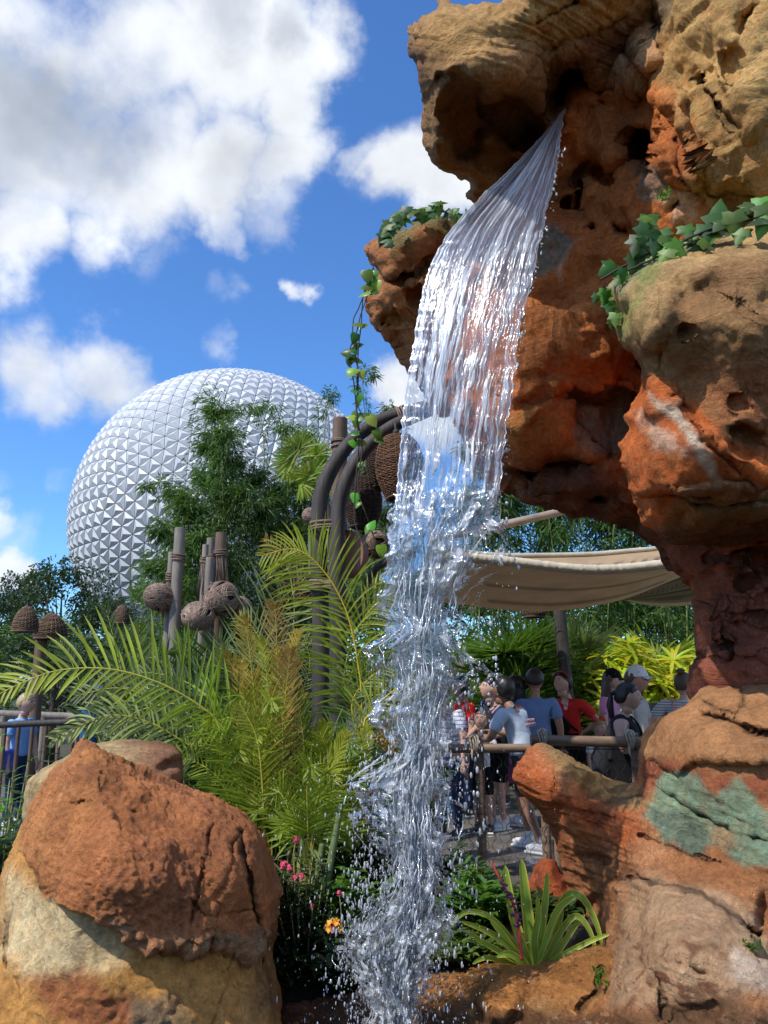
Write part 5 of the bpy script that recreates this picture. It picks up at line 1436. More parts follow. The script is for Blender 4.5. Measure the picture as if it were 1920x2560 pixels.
# litter bin
def rounded_bin():
    c = P(1648, 1700, 11.2); root = empty('litter_bin', (c.x, 11.2, 0), R(-12)); tag(root, 'olive grey litter bin with a rounded hood behind the man in the white cap', 'litter bin')
    m = M_plain('olive_plastic', (.10, .095, .075), .5, 10, .1, .05, .002)
    a = MB(); prof = [(-.36, .02), (-.36, 1.02), (-.33, 1.16), (-.24, 1.24), (.24, 1.24), (.33, 1.16), (.36, 1.02), (.36, .02)]
    k = len(prof); v = [(x, -.3, z) for x, z in prof] + [(x, .3, z) for x, z in prof]
    a.add(v, [tuple(range(k)), tuple(range(k, 2 * k))[::-1]] + [(i, (i + 1) % k, k + (i + 1) % k, k + i) for i in range(k)])
    o = a.build('body', m, root, smooth=False); bv = o.modifiers.new('b', 'BEVEL'); bv.width = .03; bv.segments = 3
    a = MB(); a.box((0, -.31, 1.05), (.46, .02, .2)); a.build('flap', M_plain('olive_dark', (.06, .058, .045), .5), root)
    a = MB(); a.box((0, -.305, .55), (.58, .02, .68)); o = a.build('door', m, root); bv = o.modifiers.new('b', 'BEVEL'); bv.width = .008
    a = MB(); a.box((0, 0, 1.262), (.5, .5, .03)); a.build('lid', m, root)
rounded_bin()
c = P(1362, 1700, 12.3); root = empty('bench', (c.x, 12.3, 0), R(20)); tag(root, 'small orange yellow bench seat behind the man in the blue shirt', 'bench')
a = MB(); a.box((0, 0, .9), (.36, .3, .05)); a.build('seat', M_plain('orange_wood', (.55, .25, .05), .5), root)
for dx in (-.13, .13):
    a = MB(); a.box((dx, 0, .44), (.05, .25, .88)); a.build('leg', M_plain('orange_wood_leg', (.45, .20, .05), .5), root)
# ================================================================== PEOPLE
def M_cloth(name, col, var=.1, stripes=None):
    m, n, l, b = newmat(name)
    t = n.new('ShaderNodeTexCoord')
    f = noise_n(n, l, 9, 4, .6, t.outputs['Object'])
    c = mulcol(n, l, col, MR(n, l, f, .3, .7, 1 - var, 1 + var))
    if stripes:
        sx = n.new('ShaderNodeSeparateXYZ'); l.new(t.outputs['Object'], sx.inputs[0])
        s = MA(n, l, 'SINE', MA(n, l, 'MULTIPLY', sx.outputs['Z'], stripes[0]))
        mx = n.new('ShaderNodeMix'); mx.data_type = 'RGBA'; l.new(MR(n, l, s, stripes[2], stripes[2] + .25), mx.inputs[0]); l.new(c, mx.inputs[6]); mx.inputs[7].default_value = (*stripes[1], 1); c = mx.outputs[2]
    l.new(c, b.inputs['Base Color']); b.inputs['Roughness'].default_value = .85; b.inputs['Specular IOR Level'].default_value = .2
    f2 = noise_n(n, l, 5, 3, .5, t.outputs['Object'], .8); bump(n, l, b, f2, .55, .05)
    return m
def M_skin(name, col):
    m, n, l, b = newmat(name)
    t = n.new('ShaderNodeTexCoord'); f = noise_n(n, l, 14, 3, .5, t.outputs['Object'])
    l.new(mulcol(n, l, col, MR(n, l, f, .3, .7, .92, 1.08)), b.inputs['Base Color']); b.inputs['Roughness'].default_value = .5
    b.inputs['Subsurface Weight'].default_value = .08; b.inputs['Subsurface Radius'].default_value = (.02, .008, .004)
    return m
SK = {'fair': M_skin('skin_fair', (.56, .34, .26)), 'tan': M_skin('skin_tan', (.40, .22, .14)), 'mid': M_skin('skin_medium', (.30, .16, .10)), 'red': M_skin('skin_flushed', (.50, .26, .19))}
HAIR = {'black': M_plain('hair_black', (.012, .010, .010), .45, 40, .3, .4, .004, stretch=(1, 1, .2)), 'blond': M_plain('hair_blond', (.42, .32, .17), .5, 40, .3, .4, .004, stretch=(1, 1, .2)),
        'brown': M_plain('hair_brown', (.09, .055, .035), .5, 40, .3, .4, .004, stretch=(1, 1, .2)), 'dark': M_plain('hair_dark', (.025, .018, .015), .5, 40, .3, .4, .004, stretch=(1, 1, .2)), 'gold': M_plain('hair_golden', (.36, .22, .10), .5, 40, .3, .4, .004)}
M_eye = M_plain('eye_dark', (.03, .02, .02), .3, bs=0); M_lip = M_plain('lips', (.42, .16, .13), .5, bs=0)
M_lens = M_plain('sunglass_lens', (.01, .01, .012), .1, bs=0); M_sole = M_plain('sole_white', (.7, .7, .68), .6, bs=0)

def skinned(name, chains, mat, parent, sub=2):
    """chains: list of [(x,y,z,rx[,ry]), ...]; chains may begin with an int/tuple index ref (chain, vertex) to fork"""
    verts = []; edges = []; rad = []; ids = {}
    for ci, ch in enumerate(chains):
        prev = None
        for vi, q in enumerate(ch):
            if len(q) == 2:
                prev = ids[q]; ids[(ci, vi)] = prev; continue
            verts.append(q[:3]); rad.append((q[3], q[4] if len(q) > 4 else q[3])); k = len(verts) - 1
            ids[(ci, vi)] = k
            if prev is not None: edges.append((prev, k))
            prev = k
    me = bpy.data.meshes.new(name); me.from_pydata(verts, edges, [])
    o = link(name, me, mat, parent)
    sv = me.skin_vertices
    if not sv: 
        bm = bmesh.new(); bm.from_mesh(me); bm.verts.layers.skin.verify(); bm.to_mesh(me); bm.free(); sv = me.skin_vertices
    for i, r in enumerate(rad): sv[0].data[i].radius = r
    sv[0].data[0].use_root = True
    md = o.modifiers.new('skin', 'SKIN'); md.use_smooth_shade = True; md.branch_smoothing = .6
    sb = o.modifiers.new('sub', 'SUBSURF'); sb.levels = sub; sb.render_levels = sub
    return o

def lerp(a, b, t): return tuple(a[i] * (1 - t) + b[i] * t for i in range(len(a)))
V3 = Vector
def head_mesh(parent, hc, hs, yaw, tilt, roll, skin, hair, style, cap=None, glasses=False, name='head'):
    """hs: head height. face along local -Y (towards the viewer when yaw is 0)"""
    M = Matrix.Translation(hc) @ Euler((R(tilt), R(roll), 0)).to_matrix().to_4x4()
    M = Matrix.Translation(hc) @ (Matrix.Rotation(R(yaw), 4, 'Z') @ Euler((R(tilt), R(roll), 0)).to_matrix().to_4x4())
    n1, n2 = 44, 34
    th = np.linspace(.001, np.pi - .001, n2); ph = np.linspace(0, 2 * np.pi, n1, endpoint=False)
    T, Ph = np.meshgrid(th, ph, indexing='ij')
    x = np.sin(T) * np.cos(Ph); y = np.sin(T) * np.sin(Ph); z = np.cos(T)
    h = hs / 2
    # skull and jaw: narrower below, deep front to back
    wx = .78 - .18 * sstep(0, -1, z); wy = .88 - .10 * sstep(-.1, -1, z)
    X = x * wx * h; Yy = y * wy * h + .02 * h; Z = z * h
    Yy = Yy + sstep(0, -.9, z) * (-.10 * h) * (y < .3)
    fr = np.clip(-y, 0, 1)
    g = lambda cx, cz, sx, sz: np.exp(-((x - cx) / sx) ** 2 - ((z - cz) / sz) ** 2) * (y < 0)
    Yy -= h * (.20 * g(0, -.16, .10, .15) + .10 * g(0, .0, .08, .16))       # nose
    Yy += h * (.09 * g(.30, .07, .17, .10) + .09 * g(-.30, .07, .17, .10))  # sockets
    Yy -= h * (.05 * g(0, .24, .5, .10) + .07 * g(0, -.47, .20, .06) + .05 * g(0, -.58, .17, .06) + .08 * g(0, -.82, .2, .14))
    V = np.stack([X, Yy, Z], -1).reshape(-1, 3)
    f = [(i * n1 + j, (i + 1) * n1 + j, (i + 1) * n1 + (j + 1) % n1, i * n1 + (j + 1) % n1) for i in range(n2 - 1) for j in range(n1)]
    mb = MB(); mb.add(V, f)
    for s in (-1, 1):
        mb.ball((s * .70 * h, .06 * h, -.02 * h), (.07 * h, .15 * h, .21 * h), 10)
    mb.tube([(0, .12 * h, -.45 * h), (0, .22 * h, -1.25 * h)], [.40 * h, .42 * h], 14)
    o = mb.build(name, skin, parent); o.matrix_local = M
    e = MB()
    for s in (-1, 1):
        e.ball((s * .27 * h, -.73 * h, .05 * h), (.10 * h, .04 * h, .045 * h), 8)
        e.ball((s * .28 * h, -.79 * h, .2 * h), (.15 * h, .03 * h, .025 * h), 8)
    x_ = e.build('eyes', M_eye, parent); x_.matrix_local = M
    e = MB(); e.ball((0, -.885 * h, -.50 * h), (.17 * h, .05 * h, .04 * h), 10); x_ = e.build('mouth', M_lip, parent); x_.matrix_local = M
    if hair is not None:
        hb = MB()
        k = 1.09
        XX = x * (.78 + .02 * np.sin(9 * Ph)) * h * k; YY = y * .92 * h * k + .05 * h; ZZ = z * h * 1.07 + .02 * h
        lim = {'short': -.05, 'long': -.25, 'pony': .05, 'bun': .05, 'crop': .0, 'bob': -.35}[style]
        # the hair line: high over the face, low behind
        hl = np.where(y < 0, np.interp(-y, [0, .35, .8, 1], [lim, .18, .50, .56]), np.interp(y, [0, .3, 1], [lim, -.40, -.55] if style != 'crop' else [lim, -.25, -.5]))
        ZZ = np.maximum(ZZ, hl * h) 
        fac = .90 + .10 * sstep(-.02, .30, z - hl)
        noise = 1 + (.05 * pn(np.stack([x.ravel() * 4, y.ravel() * 4, z.ravel() * 4], 1)) + .035 * pn(np.stack([Ph.ravel() * 5, z.ravel() * 1.5, 0 * z.ravel()], 1))).reshape(x.shape)
        hb.add(np.stack([XX * fac * noise, (YY - .05 * h) * fac * noise + .05 * h, ZZ], -1).reshape(-1, 3), f)
        if style == 'long':
            for k_ in range(26):
                a = math.pi * (.08 + .84 * k_ / 25); cx = math.cos(a) * .72 * h; cy = math.sin(a) * .78 * h + .06 * h
                hb.tube([(cx * .95, cy * .95, .3 * h), (cx * 1.04, cy * 1.1, -.5 * h), (cx * .95, cy * 1.25, -1.5 * h), (cx * .75, cy * 1.35 + .1 * h, -2.5 * h), (cx * .55, cy * 1.35 + .1 * h, -3.2 * h)], [.16 * h, .2 * h, .2 * h, .15 * h, .03 * h], 6)
        if style == 'bob':
            for k_ in range(22):
                a = math.pi * (-.02 + 1.04 * k_ / 21); cx = math.cos(a) * .75 * h; cy = math.sin(a) * .8 * h + .06 * h
                hb.tube([(cx * .9, cy * .9, .4 * h), (cx * 1.08, cy * 1.08, -.2 * h), (cx, cy, -.85 * h)], [.14 * h, .2 * h, .06 * h], 6)
        if style == 'pony':
            hb.ball((0, .95 * h, .35 * h), .17 * h, 10)
            for k_ in range(12):
                a = 2 * math.pi * k_ / 12
                hb.tube([(0, .9 * h, .35 * h), (.12 * h * math.cos(a), 1.25 * h, .22 * h + .1 * h * math.sin(a)), (.22 * h * math.cos(a), 1.4 * h + .15 * h * math.sin(a), -.6 * h), (.16 * h * math.cos(a), 1.35 * h + .1 * h * math.sin(a), -1.5 * h), (.02 * h, 1.25 * h, -2.0 * h)], [.1 * h, .13 * h, .14 * h, .1 * h, .02 * h], 6)
        if style == 'bun':
            bb = MB()
            hb.ball((0, .45 * h, 1.18 * h), (.34 * h, .34 * h, .30 * h), 14)
            for k_ in range(9):
                a = 2 * math.pi * k_ / 9; hb.tube([(.1 * h * math.cos(a), .45 * h + .1 * h * math.sin(a), 1.4 * h), (.36 * h * math.cos(a), .45 * h + .36 * h * math.sin(a), 1.25 * h), (.2 * h * math.cos(a + 1), .45 * h + .2 * h * math.sin(a + 1), 1.0 * h)], .08 * h, 6)
        x_ = hb.build('hair', hair, parent); x_.matrix_local = M
    if cap:
        cm_, kind = cap
        c = MB()
        if kind == 'cap':
            zc = np.maximum(z, .18)
            c.add(np.stack([x * .84 * h, y * .98 * h + .03 * h, (zc * 1.22 + .0) * h], -1).reshape(-1, 3), f)
            bx = np.linspace(-1, 1, 13); v = []
            for t_ in (0, .5, 1):
                for b_ in bx: v.append((b_ * .62 * h * (1 - .12 * t_), (-.78 - .62 * t_ * (1 - .45 * b_ * b_)) * h * 1.0 + .16 * h * b_ * b_, (.26 - .10 * t_ - .12 * b_ * b_) * h))
            v2 = [(a_, b_, c_ - .05 * h) for a_, b_, c_ in v]
            fq = [(r_ * 13 + j, r_ * 13 + j + 1, (r_ + 1) * 13 + j + 1, (r_ + 1) * 13 + j) for r_ in range(2) for j in range(12)]
            c.add(v, fq); c.add(v2, [q_[::-1] for q_ in fq])
        else:
            a_ = np.linspace(0, 2 * np.pi, 28, endpoint=False)
            c.lathe([(.62 * h, 1.22 * h), (.8 * h, 1.05 * h), (.86 * h, .42 * h), (1.0 * h, .30 * h), (1.5 * h, .06 * h), (1.5 * h, .03 * h), (1.0 * h, .24 * h), (.84 * h, .36 * h)], (0, .02 * h, 0), 28)
        x_ = c.build('hat' if kind != 'cap' else 'cap', cm_, parent); x_.matrix_local = M
    if glasses:
        c = MB()
        for s in (-1, 1):
            c.ball((s * .3 * h, -.82 * h, .06 * h), (.24 * h, .07 * h, .15 * h), 12)
            c.tube([(s * .52 * h, -.72 * h, .1 * h), (s * .78 * h, -.05 * h, .08 * h)], .03 * h, 5)
        c.tube([(-.1 * h, -.88 * h, .08 * h), (.1 * h, -.88 * h, .08 * h)], .03 * h, 5)
        x_ = c.build('sunglasses', M_lens if glasses is True else glasses, parent); x_.matrix_local = M

def hand(chains, w, d, ci, s=1.0, curl=.5, side=1):
    """adds a palm and five fingers at wrist w pointing along d; ci = (chain, vertex) of the wrist"""
    w = V3(w); d = V3(d).normalized()
    ref = V3((0, 0, 1)) if abs(d.z) < .8 else V3((0, -1, 0))
    sd = d.cross(ref).normalized(); nm = sd.cross(d).normalized()
    pm = w + d * .05 * s; pe = w + d * .085 * s
    chains.append([ci, (*pm, .034 * s, .020 * s), (*pe, .036 * s, .016 * s)]); pi = len(chains) - 1
    for k, (o_, l_) in enumerate(((-.027, .066), (-.009, .075), (.009, .070), (.026, .056))):
        b = pe + sd * o_ * s
        p1 = b + (d * math.cos(curl * .5) - nm * math.sin(curl * .5)) * l_ * .5 * s
        p2 = p1 + (d * math.cos(curl * 1.5) - nm * math.sin(curl * 1.5)) * l_ * .5 * s
        chains.append([(pi, 2), (*b, .0085 * s), (*p1, .0082 * s), (*p2, .0062 * s)])
    t0 = w + d * .03 * s + sd * side * .03 * s; t1 = t0 + (d * .6 + sd * side * .7 - nm * .3).normalized() * .032 * s; t2 = t1 + (d * .9 + sd * side * .2 - nm * .3).normalized() * .028 * s
    chains.append([(pi, 1), (*t0, .011 * s), (*t1, .0095 * s), (*t2, .0075 * s)])

def person(lab, px, Y, eyepy=None, H=None, yaw=0, head=(0, 0, 0), skin='fair', hair='black', style='short', cap=None, glasses=False, top=None, sleeves='short', bottom=None, btype='shorts',
           lean=0.0, side_lean=0.0, arms=((0, 0, 0), (0, 0, 0)), wide=1.0, shoes=None, legs=(0, 0), extras=None, topname='shirt', group='people on the walkway', z0=0.0, crouch=0.0, socks=False, child=False):
    """yaw 0 faces the viewer, +90 faces picture right. arms: per side (left of the figure first) elbow and hand targets in body space"""
    q0 = P(px, eyepy if eyepy else 1700, Y)
    if H is None: H = (q0.z - z0) / .935
    s = H / 1.72
    root = empty('person', (q0.x, Y, z0), R(yaw)); tag(root, lab, 'person', group)
    sk = SK[skin]
    W = wide
    ly = -math.sin(R(lean)); lz = math.cos(R(lean)); 
    def tor(h, x=0, y=0):   # point on the leaning torso, h above the pelvis
        return (x + side_lean * h, y + ly * h, hip + lz * h)
    hip = .90 * s * (1 - crouch)
    pel = (0, 0, hip)
    hr = .095 if not child else .085
    chest = tor(.36 * s); neck = tor(.56 * s); waist = tor(.13 * s)
    body = [[(0, 0, hip, .145 * s * W, .105 * s * W), (*waist, .125 * s * W, .10 * s * W), (*tor(.26 * s), .135 * s * W, .105 * s * W), (*tor(.40 * s), .122 * s * W, .088 * s * W), (*tor(.475 * s), .074 * s, .062 * s), (*tor(.535 * s, 0, -.01 * s), .054 * s), (*tor(.58 * s, 0, -.02 * s), .050 * s)]]
    feet = []
    legc = []
    for k, sgn in enumerate((-1, 1)):
        st = legs[k]
        hj = (sgn * .085 * s * W, 0, hip - .06 * s)
        an = (sgn * .10 * s, -st * .42 * s, .075 * s)
        kn = (sgn * .095 * s, -st * .16 * s - (.05 + crouch * .5) * s, (.47 - .1 * crouch) * s)
        c_ = [(0, 0), (*hj, .088 * s * W), (*lerp(hj, kn, .45), .078 * s * (W * .5 + .5)), (*kn, .054 * s), (*lerp(kn, an, .3), .055 * s), (*lerp(kn, an, .7), .040 * s), (*an, .034 * s)]
        body.append(c_); legc.append((hj, kn, an))
        feet.append(an)
        body[-1].append((an[0], an[1] - .05 * s, .04 * s, .036 * s, .03 * s)); body[-1].append((an[0], an[1] - .15 * s, .025 * s, .035 * s, .02 * s))
    armc = []
    for k, sgn in enumerate((-1, 1)):
        el, wr, ax = arms[k][:3]
        sh = tor(.47 * s, sgn * .175 * s * (W * .7 + .3))
        if el == 0: el = (sgn * .24, -.02, -.27)
        if wr == 0: wr = (sgn * .25, -.08, -.52)
        E = (sh[0] + (el[0] - sgn * .175) * s, sh[1] + el[1] * s, sh[2] + el[2] * s); Wp = (sh[0] + (wr[0] - sgn * .175) * s, sh[1] + wr[1] * s, sh[2] + wr[2] * s)
        body.append([(0, 3), (*sh, .062 * s * (W * .6 + .4)), (*lerp(sh, E, .5), .052 * s * (W * .7 + .3)), (*E, .042 * s * (W * .5 + .5)), (*lerp(E, Wp, .35), .040 * s), (*Wp, .027 * s)])
        ci = len(body) - 1; armc.append((sh, E, Wp))
        hd = (Wp[0] - E[0], Wp[1] - E[1], Wp[2] - E[2]) if ax == 0 else ax
        hand(body, Wp, hd, (ci, 5), s * .95, .5, side=-sgn)
    skinned('body', body, sk, root)
    hs = (.262 * s if not child else .30 * s)
    nk = tor(.575 * s, 0, -.02 * s)
    hc = V3(nk) + Matrix.Rotation(R(head[0]), 3, 'Z') @ V3((0, -.035 * s - math.sin(R(head[1])) * .06 * s, hs * .52))
    head_mesh(root, hc, hs, head[0], -head[1], head[2], sk, HAIR[hair] if hair else None, style, cap, glasses)
    # clothes over the same joints
    g_ = 1.13
    tc_ = [[(0, 0, hip - .03 * s, .150 * s * W * g_, .112 * s * W * g_), (*waist, .138 * s * W * g_, .112 * s * W * g_), (*tor(.26 * s), .140 * s * W * g_, .112 * s * W * g_), (*tor(.40 * s), .150 * s * W * g_, .112 * s * W * g_), (*tor(.475 * s), .100 * s * g_, .082 * s * g_), (*tor(.525 * s), .070 * s, .070 * s)]]
    if sleeves != 'none':
        for k, sgn in enumerate((-1, 1)):
            sh, E, Wp = armc[k]
            c_ = [(0, 3), (*sh, .080 * s * (W * .6 + .4)), (*lerp(sh, E, .45), .070 * s * (W * .7 + .3)), (*lerp(sh, E, .78), .066 * s * (W * .7 + .3))]
            if sleeves == 'long': c_ += [(*E, .055 * s), (*lerp(E, Wp, .85), .042 * s)]
            tc_.append(c_)
    if top is not None: skinned(topname, tc_, top, root)
    if bottom is not None:
        if btype in ('shorts', 'trousers'):
            bc = [[(*waist, .132 * s * W, .112 * s * W), (0, 0, hip, .155 * s * W, .12 * s * W)]]
            for k in (0, 1):
                hj, kn, an = legc[k]
                c_ = [(0, 1), (*hj, .104 * s * W), (*lerp(hj, kn, .5), .096 * s * (W * .5 + .5)), (*lerp(hj, kn, .92), .088 * s * (W * .4 + .6))]
                if btype == 'trousers': c_ += [(*lerp(kn, an, .4), .07 * s), (*lerp(kn, an, .95), .06 * s)]
                bc.append(c_)
            skinned('shorts' if btype == 'shorts' else 'trousers', bc, bottom, root)
        else:   # skirt / dress
            ln = {'skirt': .34, 'dress': .48, 'long': .80}[btype] * s
            mb = MB(); a_ = np.linspace(0, 2 * np.pi, 48, endpoint=False); rows = []
            for t_ in np.linspace(0, 1, 9):
                fl = 1 + .07 * t_ * np.sin(a_ * 7 + 1)
                rows.append(np.stack([(.165 * W + .10 * t_) * s * np.cos(a_) * fl, (.125 * W + .10 * t_) * s * np.sin(a_) * fl, np.full(48, hip + .09 * s - ln * t_)], 1))
            V = np.concatenate(rows); mb.add(V, [(i * 48 + j, i * 48 + (j + 1) % 48, (i + 1) * 48 + (j + 1) % 48, (i + 1) * 48 + j) for i in range(8) for j in range(48)])
            mb.build('skirt', bottom, root)
    if shoes is not None:
        for k, an in enumerate(feet):
            m = MB()
            m.ball((an[0], an[1] - .055 * s, .052 * s), (.048 * s, .135 * s, .045 * s), 14); m.ball((an[0], an[1] + .01 * s, .085 * s), (.046 * s, .058 * s, .06 * s), 12)
            o = m.build('shoe', shoes, root)
            m = MB(); m.box((an[0], an[1] - .055 * s, .015 * s), (.095 * s, .27 * s, .03 * s)); x_ = m.build('sole', M_sole, o); bv = x_.modifiers.new('b', 'BEVEL'); bv.width = .012; bv.segments = 3
            if socks:
                m = MB(); m.tube([(an[0], an[1], .10 * s), (an[0], an[1] + .003, .17 * s)], [.042 * s, .041 * s], 14); m.build('sock', M_sole, root)
    if extras: extras(root, s, tor, armc, hc, hs)
    return root

def strap(root, pts, mat, wd=.012, name='strap', th=.5):
    m = MB(); m.tube(cr(pts, 24), wd, 8, flat=th); return m.build(name, mat, root)
C_red = M_cloth('red_cotton', (.62, .03, .025)); C_black = M_cloth('black_cloth', (.006, .006, .007)); C_blue = M_cloth('blue_cotton', (.16, .26, .50)); C_khaki = M_cloth('khaki_cloth', (.36, .29, .19))
C_denim = M_cloth('pale_denim', (.52, .60, .70), .12); C_dgrey = M_cloth('charcoal_cloth', (.024, .024, .03)); C_white = M_cloth('white_cotton', (.72, .73, .76)); C_pink = M_cloth('pink_cotton', (.62, .26, .46))
C_magenta = M_cloth('magenta_cloth', (.45, .10, .30)); C_beige = M_cloth('beige_cotton', (.44, .41, .37)); C_sky = M_cloth('sky_blue_cotton', (.22, .42, .78)); C_stripe = M_cloth('striped_cotton', (.28, .31, .38), .1, (200, (.62, .63, .65), .1))
C_lilac = M_cloth('lilac_cloth', (.50, .36, .55)); C_hat = M_cloth('straw_hat', (.55, .50, .36)); C_navy = M_cloth('navy_cloth', (.02, .035, .09)); C_teal = M_cloth('deep_blue_cloth', (.02, .09, .20)); C_floral = M_cloth('floral_bag_cloth', (.10, .14, .55), .5)
C_royal = M_cloth('royal_blue_cloth', (.03, .06, .36)); M_shoew = M_plain('white_leather', (.72, .72, .74), .5, bs=.1); M_shoed = M_plain('dark_shoe', (.03, .03, .035), .5, bs=0); M_lensm = M_plain('mirror_lens', (.6, .6, .5), .1, bs=0, metal=.8)

# woman in black, nearest
def ex_black(root, s, tor, armc, hc, hs):
    strap(root, [tor(.1 * s, -.13 * s, -.02), tor(.35 * s, -.15 * s, -.12 * s), tor(.52 * s, -.12 * s, 0), tor(.4 * s, -.12 * s, .12 * s), tor(.1 * s, -.12 * s, .13 * s)], C_dgrey, .024, 'backpack_strap')
    strap(root, [tor(.1 * s, .15 * s, -.02), tor(.35 * s, .16 * s, -.12 * s), tor(.52 * s, .13 * s, 0), tor(.4 * s, .13 * s, .12 * s), tor(.1 * s, .12 * s, .13 * s)], C_dgrey, .024, 'backpack_strap')
    m = MB(); m.ball(tor(.02 * s, 0, .22 * s), (.17 * s, .12 * s, .26 * s), 16); m.build('backpack', C_dgrey, root)
person('woman in a black tank top with a dark ponytail clasping her hands at the railing', 1556, 7.12, 1742, yaw=62, head=(12, 2, 0), hair='black', style='pony', top=C_black, topname='tank_top', sleeves='none', bottom=C_black, btype='long', wide=1.25,
       arms=(((-.24, -.04, -.26), (-.10, -.27, -.20), (.6, -.5, .5)), ((.25, -.05, -.26), (.10, -.28, -.22), (-.4, -.7, .5))), shoes=M_shoew, extras=ex_black)
person('man in a white cap, dark sunglasses and beige t-shirt behind the woman in black', 1580, 8.5, 1699, yaw=50, head=(10, 0, 0), skin='red', hair='brown', style='crop', cap=(C_white, 'cap'), glasses=True, top=C_beige, bottom=C_khaki, wide=1.25, shoes=M_shoew)
person('girl in a pink t-shirt, black cap and mirrored glasses', 1521, 10.2, 1701, yaw=50, head=(20, 0, 0), hair='brown', style='long', cap=(C_black, 'cap'), glasses=M_lensm, top=C_pink, bottom=C_black, wide=.95, shoes=M_shoew,
       extras=lambda root, s, tor, armc, hc, hs: strap(root, [tor(.1 * s, .13 * s, -.02), tor(.35 * s, .14 * s, -.12 * s), tor(.52 * s, .12 * s, 0), tor(.3 * s, .12 * s, .13 * s)], C_black, .02, 'bag_strap'))
def ex_bun(root, s, tor, armc, hc, hs):
    strap(root, [tor(.0, -.16 * s, .12 * s), tor(.3 * s, .06 * s, .165 * s), tor(.50 * s, .12 * s, .06 * s), tor(.5 * s, .1 * s, -.1 * s)], M_cloth('pink_orange_strap', (.6, .25, .2), .4), .014)
person('woman in a grey and white striped t-shirt with a messy hair bun, from behind', 1706, 9.3, 1709, yaw=150, head=(-10, 8, 0), hair='brown', style='bun', top=C_stripe, bottom=C_navy, wide=1.35, arms=(((-.36, .05, -.24), (-.20, -.16, -.36), 0), ((.36, .05, -.24), (.20, -.16, -.36), 0)), shoes=M_shoew, extras=ex_bun)
def ex_red(root, s, tor, armc, hc, hs):
    strap(root, [tor(.5 * s, -.12 * s, .02), tor(.42 * s, -.10 * s, -.135 * s), tor(.25 * s, .04 * s, -.16 * s), tor(.12 * s, .15 * s, -.06 * s)], C_black, .014)
    m = MB(); m.ball(tor(.17 * s, -.04 * s, -.20 * s), (.17 * s, .07 * s, .12 * s), 16); m.build('crossbody_bag', C_black, root)
    m = MB(); m.ball(tor(.40 * s, .04 * s, -.135 * s), (.028 * s, .008, .03 * s), 8)
    m.ball(tor(.445 * s, .02 * s, -.125 * s), (.014 * s, .008, .02 * s), 8); m.ball(tor(.445 * s, .06 * s, -.125 * s), (.014 * s, .008, .02 * s), 8)
    m.build('shirt_print', M_plain('pale_print', (.75, .45, .48), .8, bs=0), root)
    m = MB(); a_ = np.linspace(.15 * math.pi, .85 * math.pi, 14); m.tube([V3(hc) + V3((math.cos(x) * .47 * hs, -.02 - .1 * hs, math.sin(x) * .55 * hs)) for x in a_], .014, 8); m.build('headband', M_plain('dark_red_band', (.25, .01, .02), .5), root)
person('woman in red t-shirt and black skirt with crossbody bag, one hand on her hip', 1417, 9.9, 1708, yaw=-42, head=(-22, 18, 0), hair='black', style='short', top=C_red, bottom=C_black, btype='skirt', wide=1.1,
       arms=((0, (-.24, -.1, -.5), 0), ((.37, .08, -.24), (.20, -.02, -.36), (-.5, -.4, -.5))), shoes=M_shoew, extras=ex_red)
person('small blond toddler girl with a red hair bow peeping over the railing', 1492, 9.6, 1803, H=1.09, yaw=20, head=(10, 0, 0), hair='gold', style='short', top=C_white, bottom=C_navy, btype='dress', child=True, arms=((0, 0, 0), ((.2, -.14, -.16), (.06, -.22, .02), (-.2, -.2, 1))), shoes=M_shoew,
       extras=lambda root, s, tor, armc, hc, hs: (lambda m: (m.ball(V3(hc) + V3((-.06, 0, hs * .56)), (.05, .03, .035), 8), m.ball(V3(hc) + V3((.05, 0, hs * .56)), (.05, .03, .035), 8), m.build('hair_bow', M_plain('bow_red', (.5, .03, .03), .6), root)))(MB()))
# group on the left of the opening
person('man in a blue t-shirt and khaki shorts wearing a black watch, seen from behind', 1336, 9.1, 1700, yaw=160, head=(10, 4, 0), skin='tan', hair='dark', style='crop', top=C_blue, bottom=C_khaki, wide=1.2, arms=((0, 0, 0), (0, 0, 0)), shoes=M_shoed,
       extras=lambda root, s, tor, armc, hc, hs: [(lambda m: (m.tube([lerp(a_[2], a_[1], .06), lerp(a_[2], a_[1], .18)], .036, 12), m.build('watch', M_lens, root)))(MB()) for a_ in armc[:1]])
person('woman in a pink dress with long black hair over her bare back', 1300, 9.2, 1716, yaw=-110, head=(0, 8, 0), skin='red', hair='black', style='long', top=C_magenta, topname='dress_top', sleeves='none', bottom=C_magenta, btype='dress', wide=1.0, shoes=M_shoew)
def ex_denim(root, s, tor, armc, hc, hs):
    m = MB(); rng = random.Random(4)
    for r_ in range(2):
        for k in range(9 if r_ else 7):
            c_ = tor((.38 - r_ * .045) * s, (-.105 + k * .024) * s, .172 * s); h_ = .02
            m.tube([V3(c_) + V3((0, 0, -h_)), V3(c_) + V3((rng.uniform(-.006, .006), 0, h_))], .0035, 4)
            m.tube([V3(c_) + V3((0, 0, h_)), V3(c_) + V3((.013, 0, rng.uniform(-h_, h_)))], .003, 4)
    m.build('back_lettering', M_plain('pink_letter', (.65, .38, .42), .8, bs=0), root)
person('person in pale denim shirt and dark shorts with white sneakers leaning over the rail', 1306, 7.9, None, H=1.64, yaw=-128, head=(-14, 25, 0), skin='mid', hair='black', style='short', top=C_denim, bottom=C_dgrey, wide=1.12, lean=17, arms=(((-.26, -.10, -.25), (-.16, -.34, -.22), 0), ((.28, -.10, -.26), (.2, -.36, -.26), 0)),
       shoes=M_shoew, socks=True, legs=(.12, -.5), extras=ex_denim)
